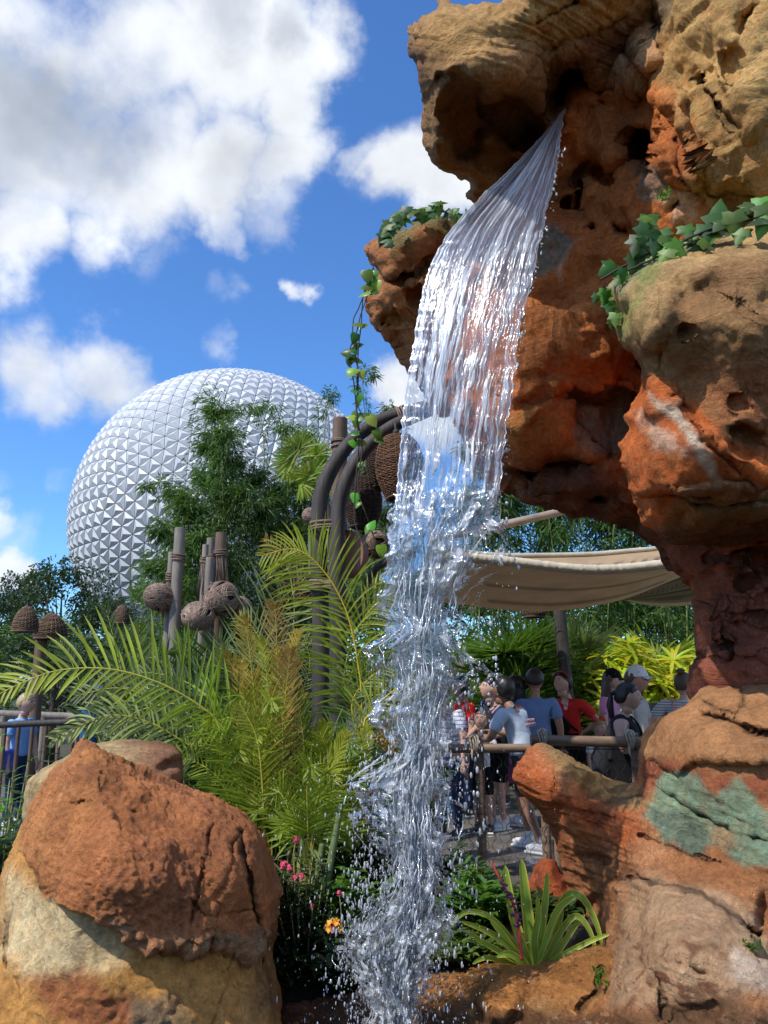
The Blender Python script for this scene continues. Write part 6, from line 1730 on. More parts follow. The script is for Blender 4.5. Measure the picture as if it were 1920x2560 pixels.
person('person in a charcoal t-shirt with a lilac shoulder strap facing the water', 1238, 9.0, 1722, yaw=-60, head=(-20, 14, 0), hair='black', style='short', top=C_dgrey, bottom=C_black, wide=1.05, arms=(((-.26, -.1, -.24), (-.14, -.32, -.32), 0), ((.26, -.08, -.25), (.16, -.30, -.34), 0)), shoes=M_shoew,
       extras=lambda root, s, tor, armc, hc, hs: strap(root, [tor(.12 * s, -.16 * s, .05), tor(.35 * s, -.02 * s, .16 * s), tor(.51 * s, .10 * s, .02 * s), tor(.42 * s, .1 * s, -.13 * s)], C_lilac, .026))
person('person in a pale sun hat at the back of the group', 1240, 10.8, 1712, yaw=-10, head=(-5, 5, 0), hair='dark', style='short', cap=(C_hat, 'hat'), top=C_navy, bottom=C_black, shoes=M_shoed)
person('boy with curly golden hair in a white t-shirt and black shorts by the railing', 1203, 8.8, 1800, H=1.24, yaw=-10, head=(-5, 22, 0), hair='gold', style='short', top=C_white, bottom=C_black, child=False, wide=.85, arms=((0, 0, 0), ((.22, -.16, -.2), (.1, -.26, -.12), 0)), shoes=M_shoed)
person('person in a white and blue striped shirt seen through the falling water', 1120, 8.6, 1725, yaw=-30, head=(-10, 20, 0), hair='dark', style='short', top=M_cloth('white_blue_stripe', (.70, .73, .80), .1, (150, (.16, .25, .55), .55)), bottom=C_navy, wide=1.1, lean=14, btype='trousers', shoes=M_shoed)
person('person in dark blue jeans and a red top half hidden by the waterfall', 1160, 9.8, 1716, yaw=-70, head=(0, 10, 0), hair='black', style='bob', top=C_red, bottom=C_navy, btype='trousers', shoes=M_shoed)
# left side
def ex_bag(root, s, tor, armc, hc, hs):
    m = MB(); m.box(tor(-.02 * s, -.30 * s, .0), (.30, .16, .24), (0, 0, .2)); o = m.build('handbag', C_floral, root); bv = o.modifiers.new('b', 'BEVEL'); bv.width = .03; bv.segments = 3
person('older woman with short blond hair in a light blue top walking past the railing', 58, 9.0, 1758, yaw=70, head=(10, 4, 0), hair='blond', style='short', top=C_sky, bottom=C_navy, btype='trousers', wide=1.0, extras=ex_bag, shoes=M_shoew, group='people on the left path')
person('person in a deep blue top and white cap glimpsed through the palm leaves', 232, 9.9, 1735, yaw=160, head=(0, 5, 0), skin='tan', hair='dark', style='short', cap=(C_white, 'cap'), top=C_teal, bottom=C_navy, shoes=M_shoed, group='people on the left path')
person('person in a white cap and royal blue top low behind the palm leaves', 372, 10.0, 1735, yaw=110, head=(0, 5, 0), skin='tan', hair='dark', style='short', cap=(C_white, 'cap'), top=C_royal, bottom=C_navy, shoes=M_shoed, group='people on the left path')
# ================================================================== FALLING WATER
def water_mat(name, white, clear, aniso=(1, 1), hole=None, streak=(60, 1.2), rough=.03, bs=.9):
    m, n, l, b = newmat(name); out = n['Material Output']; n.remove(b)
    a = n.new('ShaderNodeAttribute'); a.attribute_name = 'Flow'
    mp = n.new('ShaderNodeMapping'); mp.inputs['Scale'].default_value = (streak[0], streak[1], 1); l.new(a.outputs['Vector'], mp.inputs[0])
    f1 = noise_n(n, l, 1.0, 5, .62, mp.outputs[0], .35)
    mp2 = n.new('ShaderNodeMapping'); mp2.inputs['Scale'].default_value = (streak[0] * .22, streak[1] * .5, 1); l.new(a.outputs['Vector'], mp2.inputs[0])
    f2 = noise_n(n, l, 1.0, 3, .5, mp2.outputs[0], .3)
    wf = n.new('ShaderNodeAttribute'); wf.attribute_name = 'White'
    s = MR(n, l, f1, .50, .575)
    s = MA(n, l, 'MULTIPLY', s, MR(n, l, f2, .38, .60, .10, 1.0))
    wfac = MA(n, l, 'MULTIPLY', s, white)  # sky reflections painted in as white streaks along the flow
    wfac = MA(n, l, 'ADD', wfac, wf.outputs['Fac'], clamp=True)
    gl = n.new('ShaderNodeBsdfGlass'); gl.inputs['IOR'].default_value = 1.33; gl.inputs['Roughness'].default_value = rough; gl.inputs['Color'].default_value = (.96, .98, 1, 1)
    tr = n.new('ShaderNodeBsdfTransparent'); tr.inputs['Color'].default_value = (.94, .96, .97, 1)
    gs = n.new('ShaderNodeBsdfGlossy'); gs.inputs['Roughness'].default_value = .12; gs.inputs['Color'].default_value = (.95, .97, 1, 1)
    bp = n.new('ShaderNodeBump'); bp.inputs['Strength'].default_value = bs; bp.inputs['Distance'].default_value = .012; l.new(f1, bp.inputs['Height'])
    l.new(bp.outputs[0], gl.inputs['Normal']); l.new(bp.outputs[0], gs.inputs['Normal'])
    m1 = n.new('ShaderNodeMixShader'); m1.inputs[0].default_value = clear; l.new(gl.outputs[0], m1.inputs[1]); l.new(tr.outputs[0], m1.inputs[2])
    fr = n.new('ShaderNodeFresnel'); fr.inputs['IOR'].default_value = 1.5; l.new(bp.outputs[0], fr.inputs['Normal'])
    m2 = n.new('ShaderNodeMixShader'); l.new(MA(n, l, 'MULTIPLY', fr.outputs[0], .55, clamp=True), m2.inputs[0]); l.new(m1.outputs[0], m2.inputs[1]); l.new(gs.outputs[0], m2.inputs[2])
    df = n.new('ShaderNodeBsdfDiffuse'); df.inputs['Color'].default_value = (.93, .95, .97, 1)
    tl = n.new('ShaderNodeBsdfTranslucent'); tl.inputs['Color'].default_value = (.93, .95, .97, 1)
    dm = n.new('ShaderNodeMixShader'); dm.inputs[0].default_value = .45; l.new(df.outputs[0], dm.inputs[1]); l.new(tl.outputs[0], dm.inputs[2])
    dg = n.new('ShaderNodeMixShader'); dg.inputs[0].default_value = .25; l.new(dm.outputs[0], dg.inputs[1]); l.new(gs.outputs[0], dg.inputs[2])
    m3 = n.new('ShaderNodeMixShader'); l.new(wfac, m3.inputs[0]); l.new(m2.outputs[0], m3.inputs[1]); l.new(dg.outputs[0], m3.inputs[2])
    last = m3
    if hole is not None:
        mp3 = n.new('ShaderNodeMapping'); mp3.inputs['Scale'].default_value = (hole[0], hole[1], 1); l.new(a.outputs['Vector'], mp3.inputs[0])
        f3 = noise_n(n, l, 1.0, 6, .68, mp3.outputs[0], .8)
        rd = MA(n, l, 'ABSOLUTE', MA(n, l, 'SUBTRACT', f3, .5))            # web of ridges
        ha = n.new('ShaderNodeAttribute'); ha.attribute_name = 'Hole'
        alpha = MA(n, l, 'SUBTRACT', 1.0, MR(n, l, MA(n, l, 'ADD', rd, MA(n, l, 'MULTIPLY', ha.outputs['Fac'], .12)), hole[2], hole[2] + .03))
        t2 = n.new('ShaderNodeBsdfTransparent')
        m4 = n.new('ShaderNodeMixShader'); l.new(alpha, m4.inputs[0]); l.new(t2.outputs[0], m4.inputs[1]); l.new(last.outputs[0], m4.inputs[2]); last = m4
    l.new(last.outputs[0], out.inputs[0])
    return m

def water_sheet(name, rows, nu, nv, mat, parent, ridge=.010, bill=.0, seed=0, whitef=None, holef=None, vs=1.0, edge=.0):
    rows = np.asarray(rows, float)
    rr = cr(rows, nv)          # Lx,Ly,Rx,Ry,Y
    u = np.linspace(0, 1, nu)
    uu, vv = np.meshgrid(u, np.arange(nv) / (nv - 1))
    L = rr[:, None]
    px = L[..., 0] * (1 - uu) + L[..., 2] * uu; py = L[..., 1] * (1 - uu) + L[..., 3] * uu; Y = L[..., 4] * np.ones_like(uu)
    n_ = uu.size
    wpx = (L[..., 2] - L[..., 0]) * np.ones_like(uu)
    k = np.stack([(uu * 250 / 250).ravel() * 3.2, py.ravel() / 95 * vs, np.full(n_, seed * 5.3)], 1)
    big = fbm(k, 4, .55).reshape(uu.shape)
    k2 = np.stack([uu.ravel() * 30 + .8 * pn(np.stack([uu.ravel() * 6, py.ravel() / 60, 0 * uu.ravel()], 1)), py.ravel() / 120, np.full(n_, seed * 2.1 + 9)], 1)
    fine = fbm(k2, 4, .65).reshape(uu.shape)
    k3 = np.stack([uu.ravel() * 5, py.ravel() / 330, np.full(n_, seed + 3)], 1)
    med = fbm(k3, 2).reshape(uu.shape)
    bl = bill(py) if callable(bill) else bill
    Y = Y - fine * ridge - med * ridge * 2.5 - big * bl - .05 * np.sin(np.pi * uu)
    if edge:
        j = fbm(np.stack([py.ravel() / 26, uu.ravel() * 1.5, np.full(n_, seed)], 1), 3).reshape(uu.shape)
        px = px + j * edge * (np.abs(uu - .5) * 2) ** 3
    px = px + big * bl * 160
    V = PN(px.ravel(), py.ravel(), Y.ravel())
    me = bpy.data.meshes.new(name)
    idx = np.arange(n_).reshape(nv, nu)
    FF = np.stack([idx[:-1, :-1], idx[1:, :-1], idx[1:, 1:], idx[:-1, 1:]], -1).reshape(-1, 4)
    # real thickness: a second skin a few mm behind
    Vb = PN(px.ravel(), py.ravel(), Y.ravel() + .006 + .004 * (fbm(k2 * np.array([.8, 1.2, 1]) + 40, 2) + 1))
    VV = np.concatenate([V, Vb]); FF = np.concatenate([FF, FF[:, ::-1] + n_])
    me.vertices.add(len(VV)); me.vertices.foreach_set('co', VV.ravel())
    me.loops.add(FF.size); me.loops.foreach_set('vertex_index', FF.ravel())
    me.polygons.add(len(FF)); me.polygons.foreach_set('loop_start', np.arange(0, FF.size, 4)); me.polygons.foreach_set('loop_total', np.full(len(FF), 4))
    me.polygons.foreach_set('use_smooth', np.ones(len(FF), bool)); me.update()
    fl = np.stack([uu.ravel(), py.ravel() / 250.0, np.full(n_, seed * .37)], 1); fl = np.concatenate([fl, fl])
    at = me.attributes.new('Flow', 'FLOAT_VECTOR', 'POINT'); at.data.foreach_set('vector', fl.ravel())
    W_ = whitef(uu, py, fine, med, big) if whitef else np.zeros_like(uu); W_ = np.clip(np.concatenate([W_.ravel(), W_.ravel()]), 0, 1)
    at = me.attributes.new('White', 'FLOAT', 'POINT'); at.data.foreach_set('value', W_)
    H_ = holef(uu, py) if holef else np.zeros_like(uu); H_ = np.concatenate([H_.ravel(), H_.ravel()])
    at = me.attributes.new('Hole', 'FLOAT', 'POINT'); at.data.foreach_set('value', H_)
    return link(name, me, mat, parent)

WM1 = water_mat('water_sheet', .9, .88, streak=(30, .9))
WM2 = water_mat('water_lobes', .7, .92, streak=(16, 1.2), hole=(3.4, 2.4, .085), bs=.4)
WM3 = water_mat('water_splash', 1.0, .88, streak=(14, 3), hole=(3.6, 3.0, .050), bs=.45)
fall = empty('waterfall', (0, 0, 0)); tag(fall, 'clear waterfall sheet spilling from the rock lip and breaking into lobes and spray', 'waterfall')
top_rows = [(1432, 258, 1446, 246, 4.02), (1398, 286, 1415, 272, 3.86), (1350, 345, 1403, 335, 3.80), (1285, 412, 1392, 420, 3.74), (1212, 482, 1372, 515, 3.68), (1148, 548, 1352, 595, 3.62), (1100, 615, 1336, 675, 3.58), (1066, 692, 1316, 755, 3.55), (1045, 782, 1300, 832, 3.52),
            (1030, 880, 1288, 915, 3.50), (1013, 985, 1275, 1005, 3.48), (1003, 1085, 1264, 1095, 3.46), (995, 1190, 1253, 1185, 3.44), (985, 1275, 1240, 1262, 3.42)]
mid_rows = [(985, 1275, 1240, 1262, 3.42), (978, 1350, 1180, 1350, 3.42), (985, 1450, 1120, 1450, 3.42), (990, 1560, 1110, 1560, 3.42), (985, 1680, 1130, 1680, 3.42), (1000, 1800, 1110, 1800, 3.42), (1000, 1880, 1090, 1880, 3.42)]
def w_top(u, y, fine, med, big):
    s = sstep(.06, .22, fine + .35 * med)
    s = s * (.55 + .45 * sstep(-.2, .3, med)) * (1 - .45 * sstep(1000, 1250, y) * sstep(.6, .9, u))
    e = np.exp(-((1 - u) / .012) ** 2) * .7 + np.exp(-(u / .012) ** 2) * .6
    return np.maximum(s * .85, e)  # bright glints painted white on the ridges and both edges
water_sheet('falling_sheet', top_rows, 560, 560, WM1, fall, .009, lambda y: .035 * sstep(900, 1300, y), 1, w_top, None, edge=9)
lob_rows = [(1000, 1235, 1242, 1225, 3.40), (975, 1300, 1244, 1290, 3.39), (966, 1350, 1268, 1345, 3.38), (962, 1420, 1262, 1400, 3.38), (950, 1470, 1225, 1450, 3.38), (944, 1520, 1200, 1520, 3.38), (970, 1575, 1180, 1570, 3.38), (918, 1615, 1205, 1620, 3.38),
            (926, 1665, 1238, 1680, 3.38), (980, 1712, 1190, 1735, 3.38), (930, 1760, 1170, 1770, 3.38), (914, 1800, 1185, 1815, 3.38), (955, 1840, 1150, 1845, 3.38), (1000, 1885, 1120, 1880, 3.38), (1010, 1915, 1110, 1915, 3.38)]
water_sheet('water_lobe', lob_rows, 300, 420, WM2, fall, .008, .14, 2, lambda u, y, f_, m_, b_: sstep(.22, .40, f_) * .9 + .5 * sstep(.38, .5, b_), lambda u, y: .7 * sstep(.55, .9, u) * sstep(1280, 1350, y) - .5 * sstep(1330, 1240, y), edge=24)  # white highlights painted along the folds of the lobes
water_sheet('water_core', mid_rows, 200, 420, water_mat('water_core', .9, .88, streak=(20, 1.0), hole=(5, 2.5, .13)), fall, .014, .06, 5, lambda u, y, f_, m_, b_: sstep(.0, .35, f_) * .8, lambda u, y: .4 * sstep(.6, 1, u), edge=18)
spl_rows = [(1010, 1850, 1110, 1850, 3.36), (960, 1900, 1130, 1890, 3.34), (880, 1955, 1125, 1950, 3.32), (872, 2010, 1135, 2020, 3.32), (885, 2070, 1140, 2080, 3.30), (940, 2130, 1100, 2130, 3.30), (960, 2190, 1105, 2190, 3.28), (920, 2260, 1120, 2260, 3.26), (860, 2330, 1110, 2330, 3.22),
            (850, 2400, 1080, 2400, 3.20), (880, 2470, 1060, 2470, 3.18), (910, 2560, 1045, 2560, 3.15), (900, 2640, 1060, 2640, 3.1)]
for k in (0, 2):
    rw = [(a + (k - 1) * 10, b, c - (k - 1) * 12, d, e + .06 * (k - 1)) for a, b, c, d, e in spl_rows]
    water_sheet('water_splash', rw, 260, 460, WM3, fall, .009, .19, 11 + k, lambda u, y, f_, m_, b_: sstep(.0, .4, f_ + b_ * .5) * .7, lambda u, y: .40 * (np.abs(u - .55) * 2) ** 2 + .05 * sstep(1950, 2100, y), edge=40)
core_rows = [(1020, 1860, 1085, 1860, 3.3), (990, 1960, 1075, 1960, 3.28), (1000, 2080, 1070, 2080, 3.26), (1015, 2200, 1080, 2200, 3.24), (985, 2330, 1070, 2330, 3.2), (960, 2440, 1050, 2440, 3.17), (935, 2560, 1035, 2560, 3.15), (935, 2640, 1035, 2640, 3.1)]
water_sheet('water_core', core_rows, 140, 420, WM3, fall, .012, .12, 21, lambda u, y, f_, m_, b_: sstep(-.1, .4, f_) * .8, lambda u, y: -.3 + .5 * (np.abs(u - .5) * 2) ** 2, edge=26)

# twisting ropes of water: many thin strands following the lobes and the splash
def strands(name, n, seed, lr, y0, y1, rad, mat, Y=3.34, wob=26, whp=.6, ln_=(70, 300)):
    rng = np.random.RandomState(seed); mb = MB(); wv = []; fl = []
    lr = np.asarray(lr, float); ys_ = np.arange(y0 - 50, y1 + 130, 10.0); ker = np.exp(-(np.arange(-24, 25) / 11.0) ** 2); ker /= ker.sum()
    Ls_ = np.convolve(np.pad(np.interp(ys_, lr[:, 1], lr[:, 0]), 24, 'edge'), ker, 'valid'); Rs_ = np.convolve(np.pad(np.interp(ys_, lr[:, 1], lr[:, 2]), 24, 'edge'), ker, 'valid')
    for k in range(n):
        a = rng.uniform(y0, y1 - 60); ln = rng.uniform(*ln_); b = min(a + ln, y1 + 60); m = 26
        y = np.linspace(a, b, m); u0 = min(max(rng.normal(.5, .28), -.02), 1.03); 
        t = np.linspace(0, 1, m)
        u = u0 + .16 * pn(np.stack([y / 170, np.full(m, u0 * 6), np.full(m, seed + k * .05)], 1)) + .18 * rng.normal() * t * ln / 300
        L_ = np.interp(y, ys_, Ls_); R_ = np.interp(y, ys_, Rs_)
        ed = math.exp(-max(u0, 0) / .18)
        L_ = L_ * (1 - ed) + np.interp(y, lr[:, 1], lr[:, 0]) * ed
        x = L_ + (R_ - L_) * u + wob * .25 * pn(np.stack([y / 28, np.full(m, k * 1.3), np.zeros(m)], 1))
        yy = Y - .05 * pn(np.stack([y / 90, np.full(m, u0 * 3), np.full(m, 7.)], 1)) + rng.normal(0, .03)
        r = rng.uniform(*rad) * (np.sin(np.pi * (t * .9 + .05)) ** .6) * (1 + .5 * pn(np.stack([y / 16, np.full(m, k * 2.7), np.zeros(m)], 1))) * 3.34 / F
        mb.tube(PN(x, y, yy), np.maximum(r, .0006), 6)
    me = mb.mesh(name); nv_ = len(me.vertices)
    at = me.attributes.new('White', 'FLOAT', 'POINT'); at.data.foreach_set('value', np.full(nv_, whp))
    co = np.zeros(nv_ * 3); me.vertices.foreach_get('co', co); co = co.reshape(-1, 3)
    at = me.attributes.new('Flow', 'FLOAT_VECTOR', 'POINT'); at.data.foreach_set('vector', np.stack([co[:, 0] * 2, co[:, 2] * 3, co[:, 1]], 1).ravel())
    o = link(name, me, mat, fall); o['kind'] = 'stuff'
WS = water_mat('water_strand', .6, .55, streak=(30, 8))
lob_l = [(r_[0] + 40, r_[1], r_[2] - 60) for r_ in lob_rows]; spl_l = [(r_[0] - 5, r_[1], r_[2] + 10) for r_ in spl_rows]; core_l = [(r_[0] - 5, r_[1], r_[2] + 5) for r_ in core_rows]
strands('water_strands', 30, 41, lob_l, 1250, 1900, (.6, 1.6), WS, 3.33, 30, .7)
strands('water_strands', 30, 45, lob_l, 1250, 1900, (.5, 1.5), WS, 3.33, 16, .85, (20, 90))
strands('water_strands', 45, 42, [(r_[0] + 25, r_[1], r_[2] - 5) for r_ in mid_rows], 1240, 1880, (.6, 2.0), WS, 3.34, 14, .85)
strands('water_strands', 190, 46, spl_l, 1850, 2560, (.5, 1.7), WS, 3.22, 26, .9, (14, 60))
strands('water_strands', 40, 44, core_l, 1860, 2560, (.8, 2.4), WS, 3.18, 34, .8)
strands('water_strands', 170, 47, core_l, 1860, 2560, (.6, 2.2), WS, 3.18, 20, .95, (16, 80))

# drops: small stretched beads of water, thousands
dm, n_, l_, b_ = newmat('water_drop')
b_.inputs['Base Color'].default_value = (.9, .94, 1, 1); b_.inputs['Roughness'].default_value = .08; b_.inputs['IOR'].default_value = 1.33; b_.inputs['Transmission Weight'].default_value = .55
b_.inputs['Specular IOR Level'].default_value = 1.0
def drops(n, seed, cen, size=(1.2, 4.5), stretch=(1, 2.6)):
    rs = np.random.RandomState(seed)
    th = np.array([.6, 1.35, 2.2]); a = np.linspace(0, 2 * np.pi, 6, endpoint=False)
    base = [(0, 0, 1.)] + [(math.sin(t) * math.cos(x), math.sin(t) * math.sin(x), math.cos(t)) for t in th for x in a] + [(0, 0, -1.)]
    base = np.array(base); f = [(0, 1 + j, 1 + (j + 1) % 6) for j in range(6)]
    for r_ in range(2): f += [(1 + r_ * 6 + j, 7 + r_ * 6 + j, 7 + r_ * 6 + (j + 1) % 6, 1 + r_ * 6 + (j + 1) % 6) for j in range(6)]
    f += [(19, 13 + (j + 1) % 6, 13 + j) for j in range(6)]
    px, py, Y = cen(rs, n)
    r = size[0] + (size[1] - size[0]) * rs.uniform(0, 1, n) ** 3; r = r * np.asarray(Y) / F * .5
    C0 = PN(px, py, Y); st = rs.uniform(stretch[0], stretch[1], n)
    V = base[None] * np.stack([r, r, r * st], 1)[:, None] 
    V = V + C0[:, None]
    F_ = [tuple(i + 20 * k for i in q) for k in range(n) for q in f]
    mb = MB(); mb.add(V.reshape(-1, 3), F_)
    return mb
cl = np.array([(870, 1960), (860, 2050), (930, 2140), (900, 2270), (840, 2350), (870, 2460), (920, 2560)], float); crt = np.array([(1150, 1880), (1140, 2000), (1150, 2100), (1130, 2220), (1130, 2330), (1080, 2440), (1050, 2560)], float)
def cen1(rs, n):
    y = rs.uniform(1640, 2570, n) ; y = np.where(rs.rand(n) < .45, rs.uniform(2150, 2560, n), y)
    lx = np.interp(y, [1640, 1800, 1900, 1960, 2050, 2140, 2270, 2350, 2460, 2570], [930, 930, 900, 868, 860, 900, 880, 830, 850, 900])
    rx = np.interp(y, [1640, 1800, 1900, 2000, 2100, 2220, 2330, 2440, 2570], [1240, 1200, 1170, 1160, 1160, 1160, 1150, 1100, 1070])
    u = rs.uniform(0, 1, n); sp = rs.normal(0, 26, n)
    x = lx * (1 - u) + rx * u + sp
    return x, y, 3.3 + rs.normal(0, .14, n)
def cen2(rs, n):
    y = rs.uniform(1250, 2100, n); x = np.interp(y, [1250, 1370, 1480, 1540, 1680, 1800, 1900, 2100], [1255, 1275, 1260, 1200, 1250, 1200, 1160, 1180]) + rs.normal(0, 16, n)
    return x, y, 3.38 + rs.normal(0, .05, n)
def cen3(rs, n):
    y = 2560 - 700 * rs.uniform(0, 1, n) ** 1.3; x = 1000 + rs.normal(0, 140, n)
    return x, y, 3.25 + rs.normal(0, .25, n)
for nm, args in (('spray_drops', (2600, 3, cen1, (1.5, 7), (1.2, 3.6))), ('edge_drops', (130, 4, cen2, (2, 10))), ('stray_drops', (1300, 5, cen3, (1.4, 5), (1.2, 3.6)))):
    o = drops(*args).build(nm, dm, fall); o['kind'] = 'stuff'
def cen4(rs, n):
    y = rs.uniform(340, 1240, n) + rs.uniform(-40, 40, n)
    x = np.interp(y, [t[3] for t in top_rows], [t[2] for t in top_rows]) + rs.normal(4, 5, n)
    return x, y, 3.5 + 0 * x
o = drops(160, 6, cen4, (2, 8), (1, 2)).build('edge_drops', dm, fall); o['kind'] = 'stuff'
# ================================================================== FOREGROUND PALMS
def hero(name, lab, fronds, cat='palm', group=None):
    """palm built of leaves traced along their stalks: (path px, Y start, Y end, leaflet px, n, material, opts)"""
    p0_ = P(*fronds[0][0][0], fronds[0][1]); base = Vector((p0_.x, p0_.y, 0.0))
    root = empty(name, base); tag(root, lab, cat, group)
    for fi, (pth, Y0, Y1, Lp, n, mat, op) in enumerate(fronds):
        pts = [P(x, y, Y0 + (Y1 - Y0) * i / (len(pth) - 1)) - base for i, (x, y) in enumerate(pth)]
        op = dict(op)
        if op.pop('ground', True):
            g0 = pts[0]; pts = [Vector((g0.x * .5, g0.y + .02, -.02))] + pts
            st = 1.0 / (len(pts) - 1)
            op['start'] = max(op.get('start', .1) if op.get('start', .1) < .45 else op['start'] * .8, st + (op.pop('gap', .05)))
        a = MB(); r_ = MB()
        frond(a, r_, pts, n=n, L=Lp * (Y0 + Y1) / 2 / F, rng=random.Random(fi * 7 + len(lab)), **op)
        o = a.build('frond', mat, root); r_.build('stalk', M_stem, o)
    return root
upf = (0, -.85, .5)
Yw = dict(up=upf, wid=.0135, vang=.15, droop=.25, sweep=.75, col=(1.0, 1.0, 1), tipcol=(1.15, 1.0, .8), rcol=(1.9, 1.6, .5), rr=.008, segs=4)
hero('palm', 'large arching yellow green palm frond sweeping left over the boulders with its clump', [
    ([(600, 1850), (545, 1800), (470, 1745), (380, 1700), (270, 1672), (150, 1675), (60, 1705), (-40, 1755)], 4.6, 4.2, 175, 40, ML_yel, dict(Yw, lopside=(.62, 1.0) , sweep=.55, wid=.018, droop=.35, col=(.75, .95, .9))),
    ([(560, 1920), (470, 1862), (370, 1805), (260, 1790), (130, 1850)], 4.7, 4.4, 120, 34, ML_gry, dict(Yw, wid=.016, col=(1, 1, .8), tipcol=(1.7, 1.5, .8), droop=.7)),
    ([(600, 1920), (500, 1840), (400, 1760), (300, 1720), (190, 1740)], 5.2, 5.0, 130, 30, ML_dk, dict(Yw, wid=.017)),
    ([(620, 1930), (570, 1820), (500, 1740), (420, 1690), (330, 1680)], 5.4, 5.3, 115, 28, ML_dk, dict(Yw, wid=.017, up=(.3, -.6, .6))),
    ([(560, 1950), (430, 1880), (330, 1860), (230, 1900)], 4.8, 4.5, 100, 28, ML_dk, dict(Yw, droop=.8)),
    ([(640, 1920), (560, 1800), (450, 1760), (340, 1780), (260, 1840)], 5.0, 4.8, 130, 30, ML_dk, dict(Yw, droop=.8)),
    ([(600, 1950), (520, 1850), (440, 1820), (360, 1850)], 4.9, 4.7, 120, 28, ML_dk, dict(Yw, droop=.9)),
    ([(640, 1920), (640, 1800), (600, 1700), (530, 1660)], 5.1, 5.0, 110, 28, ML_dk, dict(Yw)),
    ([(380, 1960), (330, 1800), (300, 1660), (262, 1510)], 5.6, 5.6, 80, 22, ML_dk, dict(Yw, wid=.022, sweep=1.6, start=.5)),
    ([(400, 1960), (360, 1800), (345, 1680), (350, 1560)], 5.7, 5.6, 85, 20, ML_grn, dict(Yw, wid=.022, sweep=1.5, start=.5)),
    ([(300, 1960), (230, 1800), (190, 1680), (150, 1600)], 5.9, 5.9, 80, 20, ML_dk, dict(Yw, wid=.02, sweep=1.4, start=.5)),
])
hero('palm', 'silvery feather palm with stiff pale leaflets fanning up beside the bent logs', [
    ([(620, 1820), (640, 1700), (690, 1560), (750, 1460), (820, 1390), (880, 1350)], 6.5, 6.4, 170, 38, ML_gry, dict(Yw, droop=.05, wid=.014, sweep=.7, col=(1.1, 1.15, 1.1), tipcol=(1.4, 1.35, 1.1))),
    ([(650, 1880), (665, 1760), (665, 1650), (640, 1580), (600, 1540)], 6.2, 6.2, 100, 30, ML_gry, dict(Yw, droop=.1, wid=.012, col=(1, 1, 1), tipcol=(1.5, 1.2, .7))),
    ([(680, 1880), (725, 1640), (735, 1500), (710, 1400), (660, 1350)], 6.5, 6.4, 95, 32, M_leaf('old_palm_leaf', (.30, .20, .07), .3), dict(Yw, droop=.4, wid=.010)),
    ([(650, 1880), (620, 1780), (590, 1690), (550, 1620)], 5.4, 5.2, 100, 26, ML_gry, dict(Yw, droop=.1, wid=.012)),
    ([(690, 1880), (750, 1740), (775, 1660), (760, 1590)], 6.4, 6.4, 100, 26, ML_gry, dict(Yw, droop=.3, wid=.012)),
])
hero('palm', 'bright yellow green palm frond arching over the bent logs from a yellow stalk', [
    ([(905, 1800), (895, 1660), (872, 1546), (836, 1466), (799, 1416), (767, 1387), (723, 1372), (655, 1390)], 5.0, 4.9, 180, 44, ML_yel, dict(Yw, lopside=(1.0, .8), droop=.75, wid=.012, rcol=(2.6, 1.7, .3), up=(.1, -1, .12), gap=.02)),
    ([(890, 1820), (860, 1700), (890, 1580), (940, 1510), (985, 1480)], 5.1, 5.0, 130, 34, ML_yel, dict(Yw, droop=.7, wid=.016, col=(.8, .95, 1))),
    ([(900, 1880), (880, 1760), (930, 1690), (1010, 1640)], 5.0, 5.0, 110, 28, ML_grn, dict(Yw, droop=.6, rcol=(2.6, 1.7, .3))),
    ([(905, 1870), (930, 1780), (1000, 1715), (1060, 1690)], 4.9, 4.9, 90, 22, ML_yel, dict(Yw, droop=.6, rcol=(2.8, 1.9, .3))),
    ([(900, 1900), (960, 1840), (1030, 1830), (1080, 1870)], 5.1, 5.2, 80, 22, M_leaf('orange_palm_leaf', (.40, .22, .05), .35), dict(Yw, droop=.6)),
])
hero('palm', 'golden yellow upright feather fronds in the middle of the planting', [
    ([(705, 2100), (710, 1920), (705, 1780), (690, 1620)], 4.9, 4.8, 75, 44, M_leaf('golden_palm_leaf', (.40, .32, .07), .4), dict(Yw, droop=.05, sweep=1.2, wid=.013, gap=.0, start=.3)),
    ([(620, 2080), (622, 1900), (610, 1760), (605, 1650)], 5.0, 5.0, 70, 42, bpy.data.materials['golden_palm_leaf'], dict(Yw, droop=.05, sweep=1.3, wid=.012, gap=.0, start=.3, col=(.9, 1, 1))),
    ([(730, 2080), (740, 1920), (745, 1800), (735, 1700)], 5.0, 5.0, 72, 42, bpy.data.materials['golden_palm_leaf'], dict(Yw, droop=.15, sweep=1.1, wid=.013, gap=.0, start=.3, col=(.8, 1, 1))),
    ([(660, 2100), (655, 1950), (640, 1840), (600, 1760)], 4.45, 4.4, 80, 30, ML_yel, dict(Yw, droop=.3, wid=.011)),
    ([(800, 2100), (800, 1980), (820, 1900), (800, 1830)], 4.8, 4.7, 90, 30, ML_yel, dict(Yw, droop=.3, wid=.013)),
])
rng = random.Random(77); gf = []
GM = [bpy.data.materials['golden_palm_leaf'], ML_yel, bpy.data.materials['old_palm_leaf'], ML_grn]
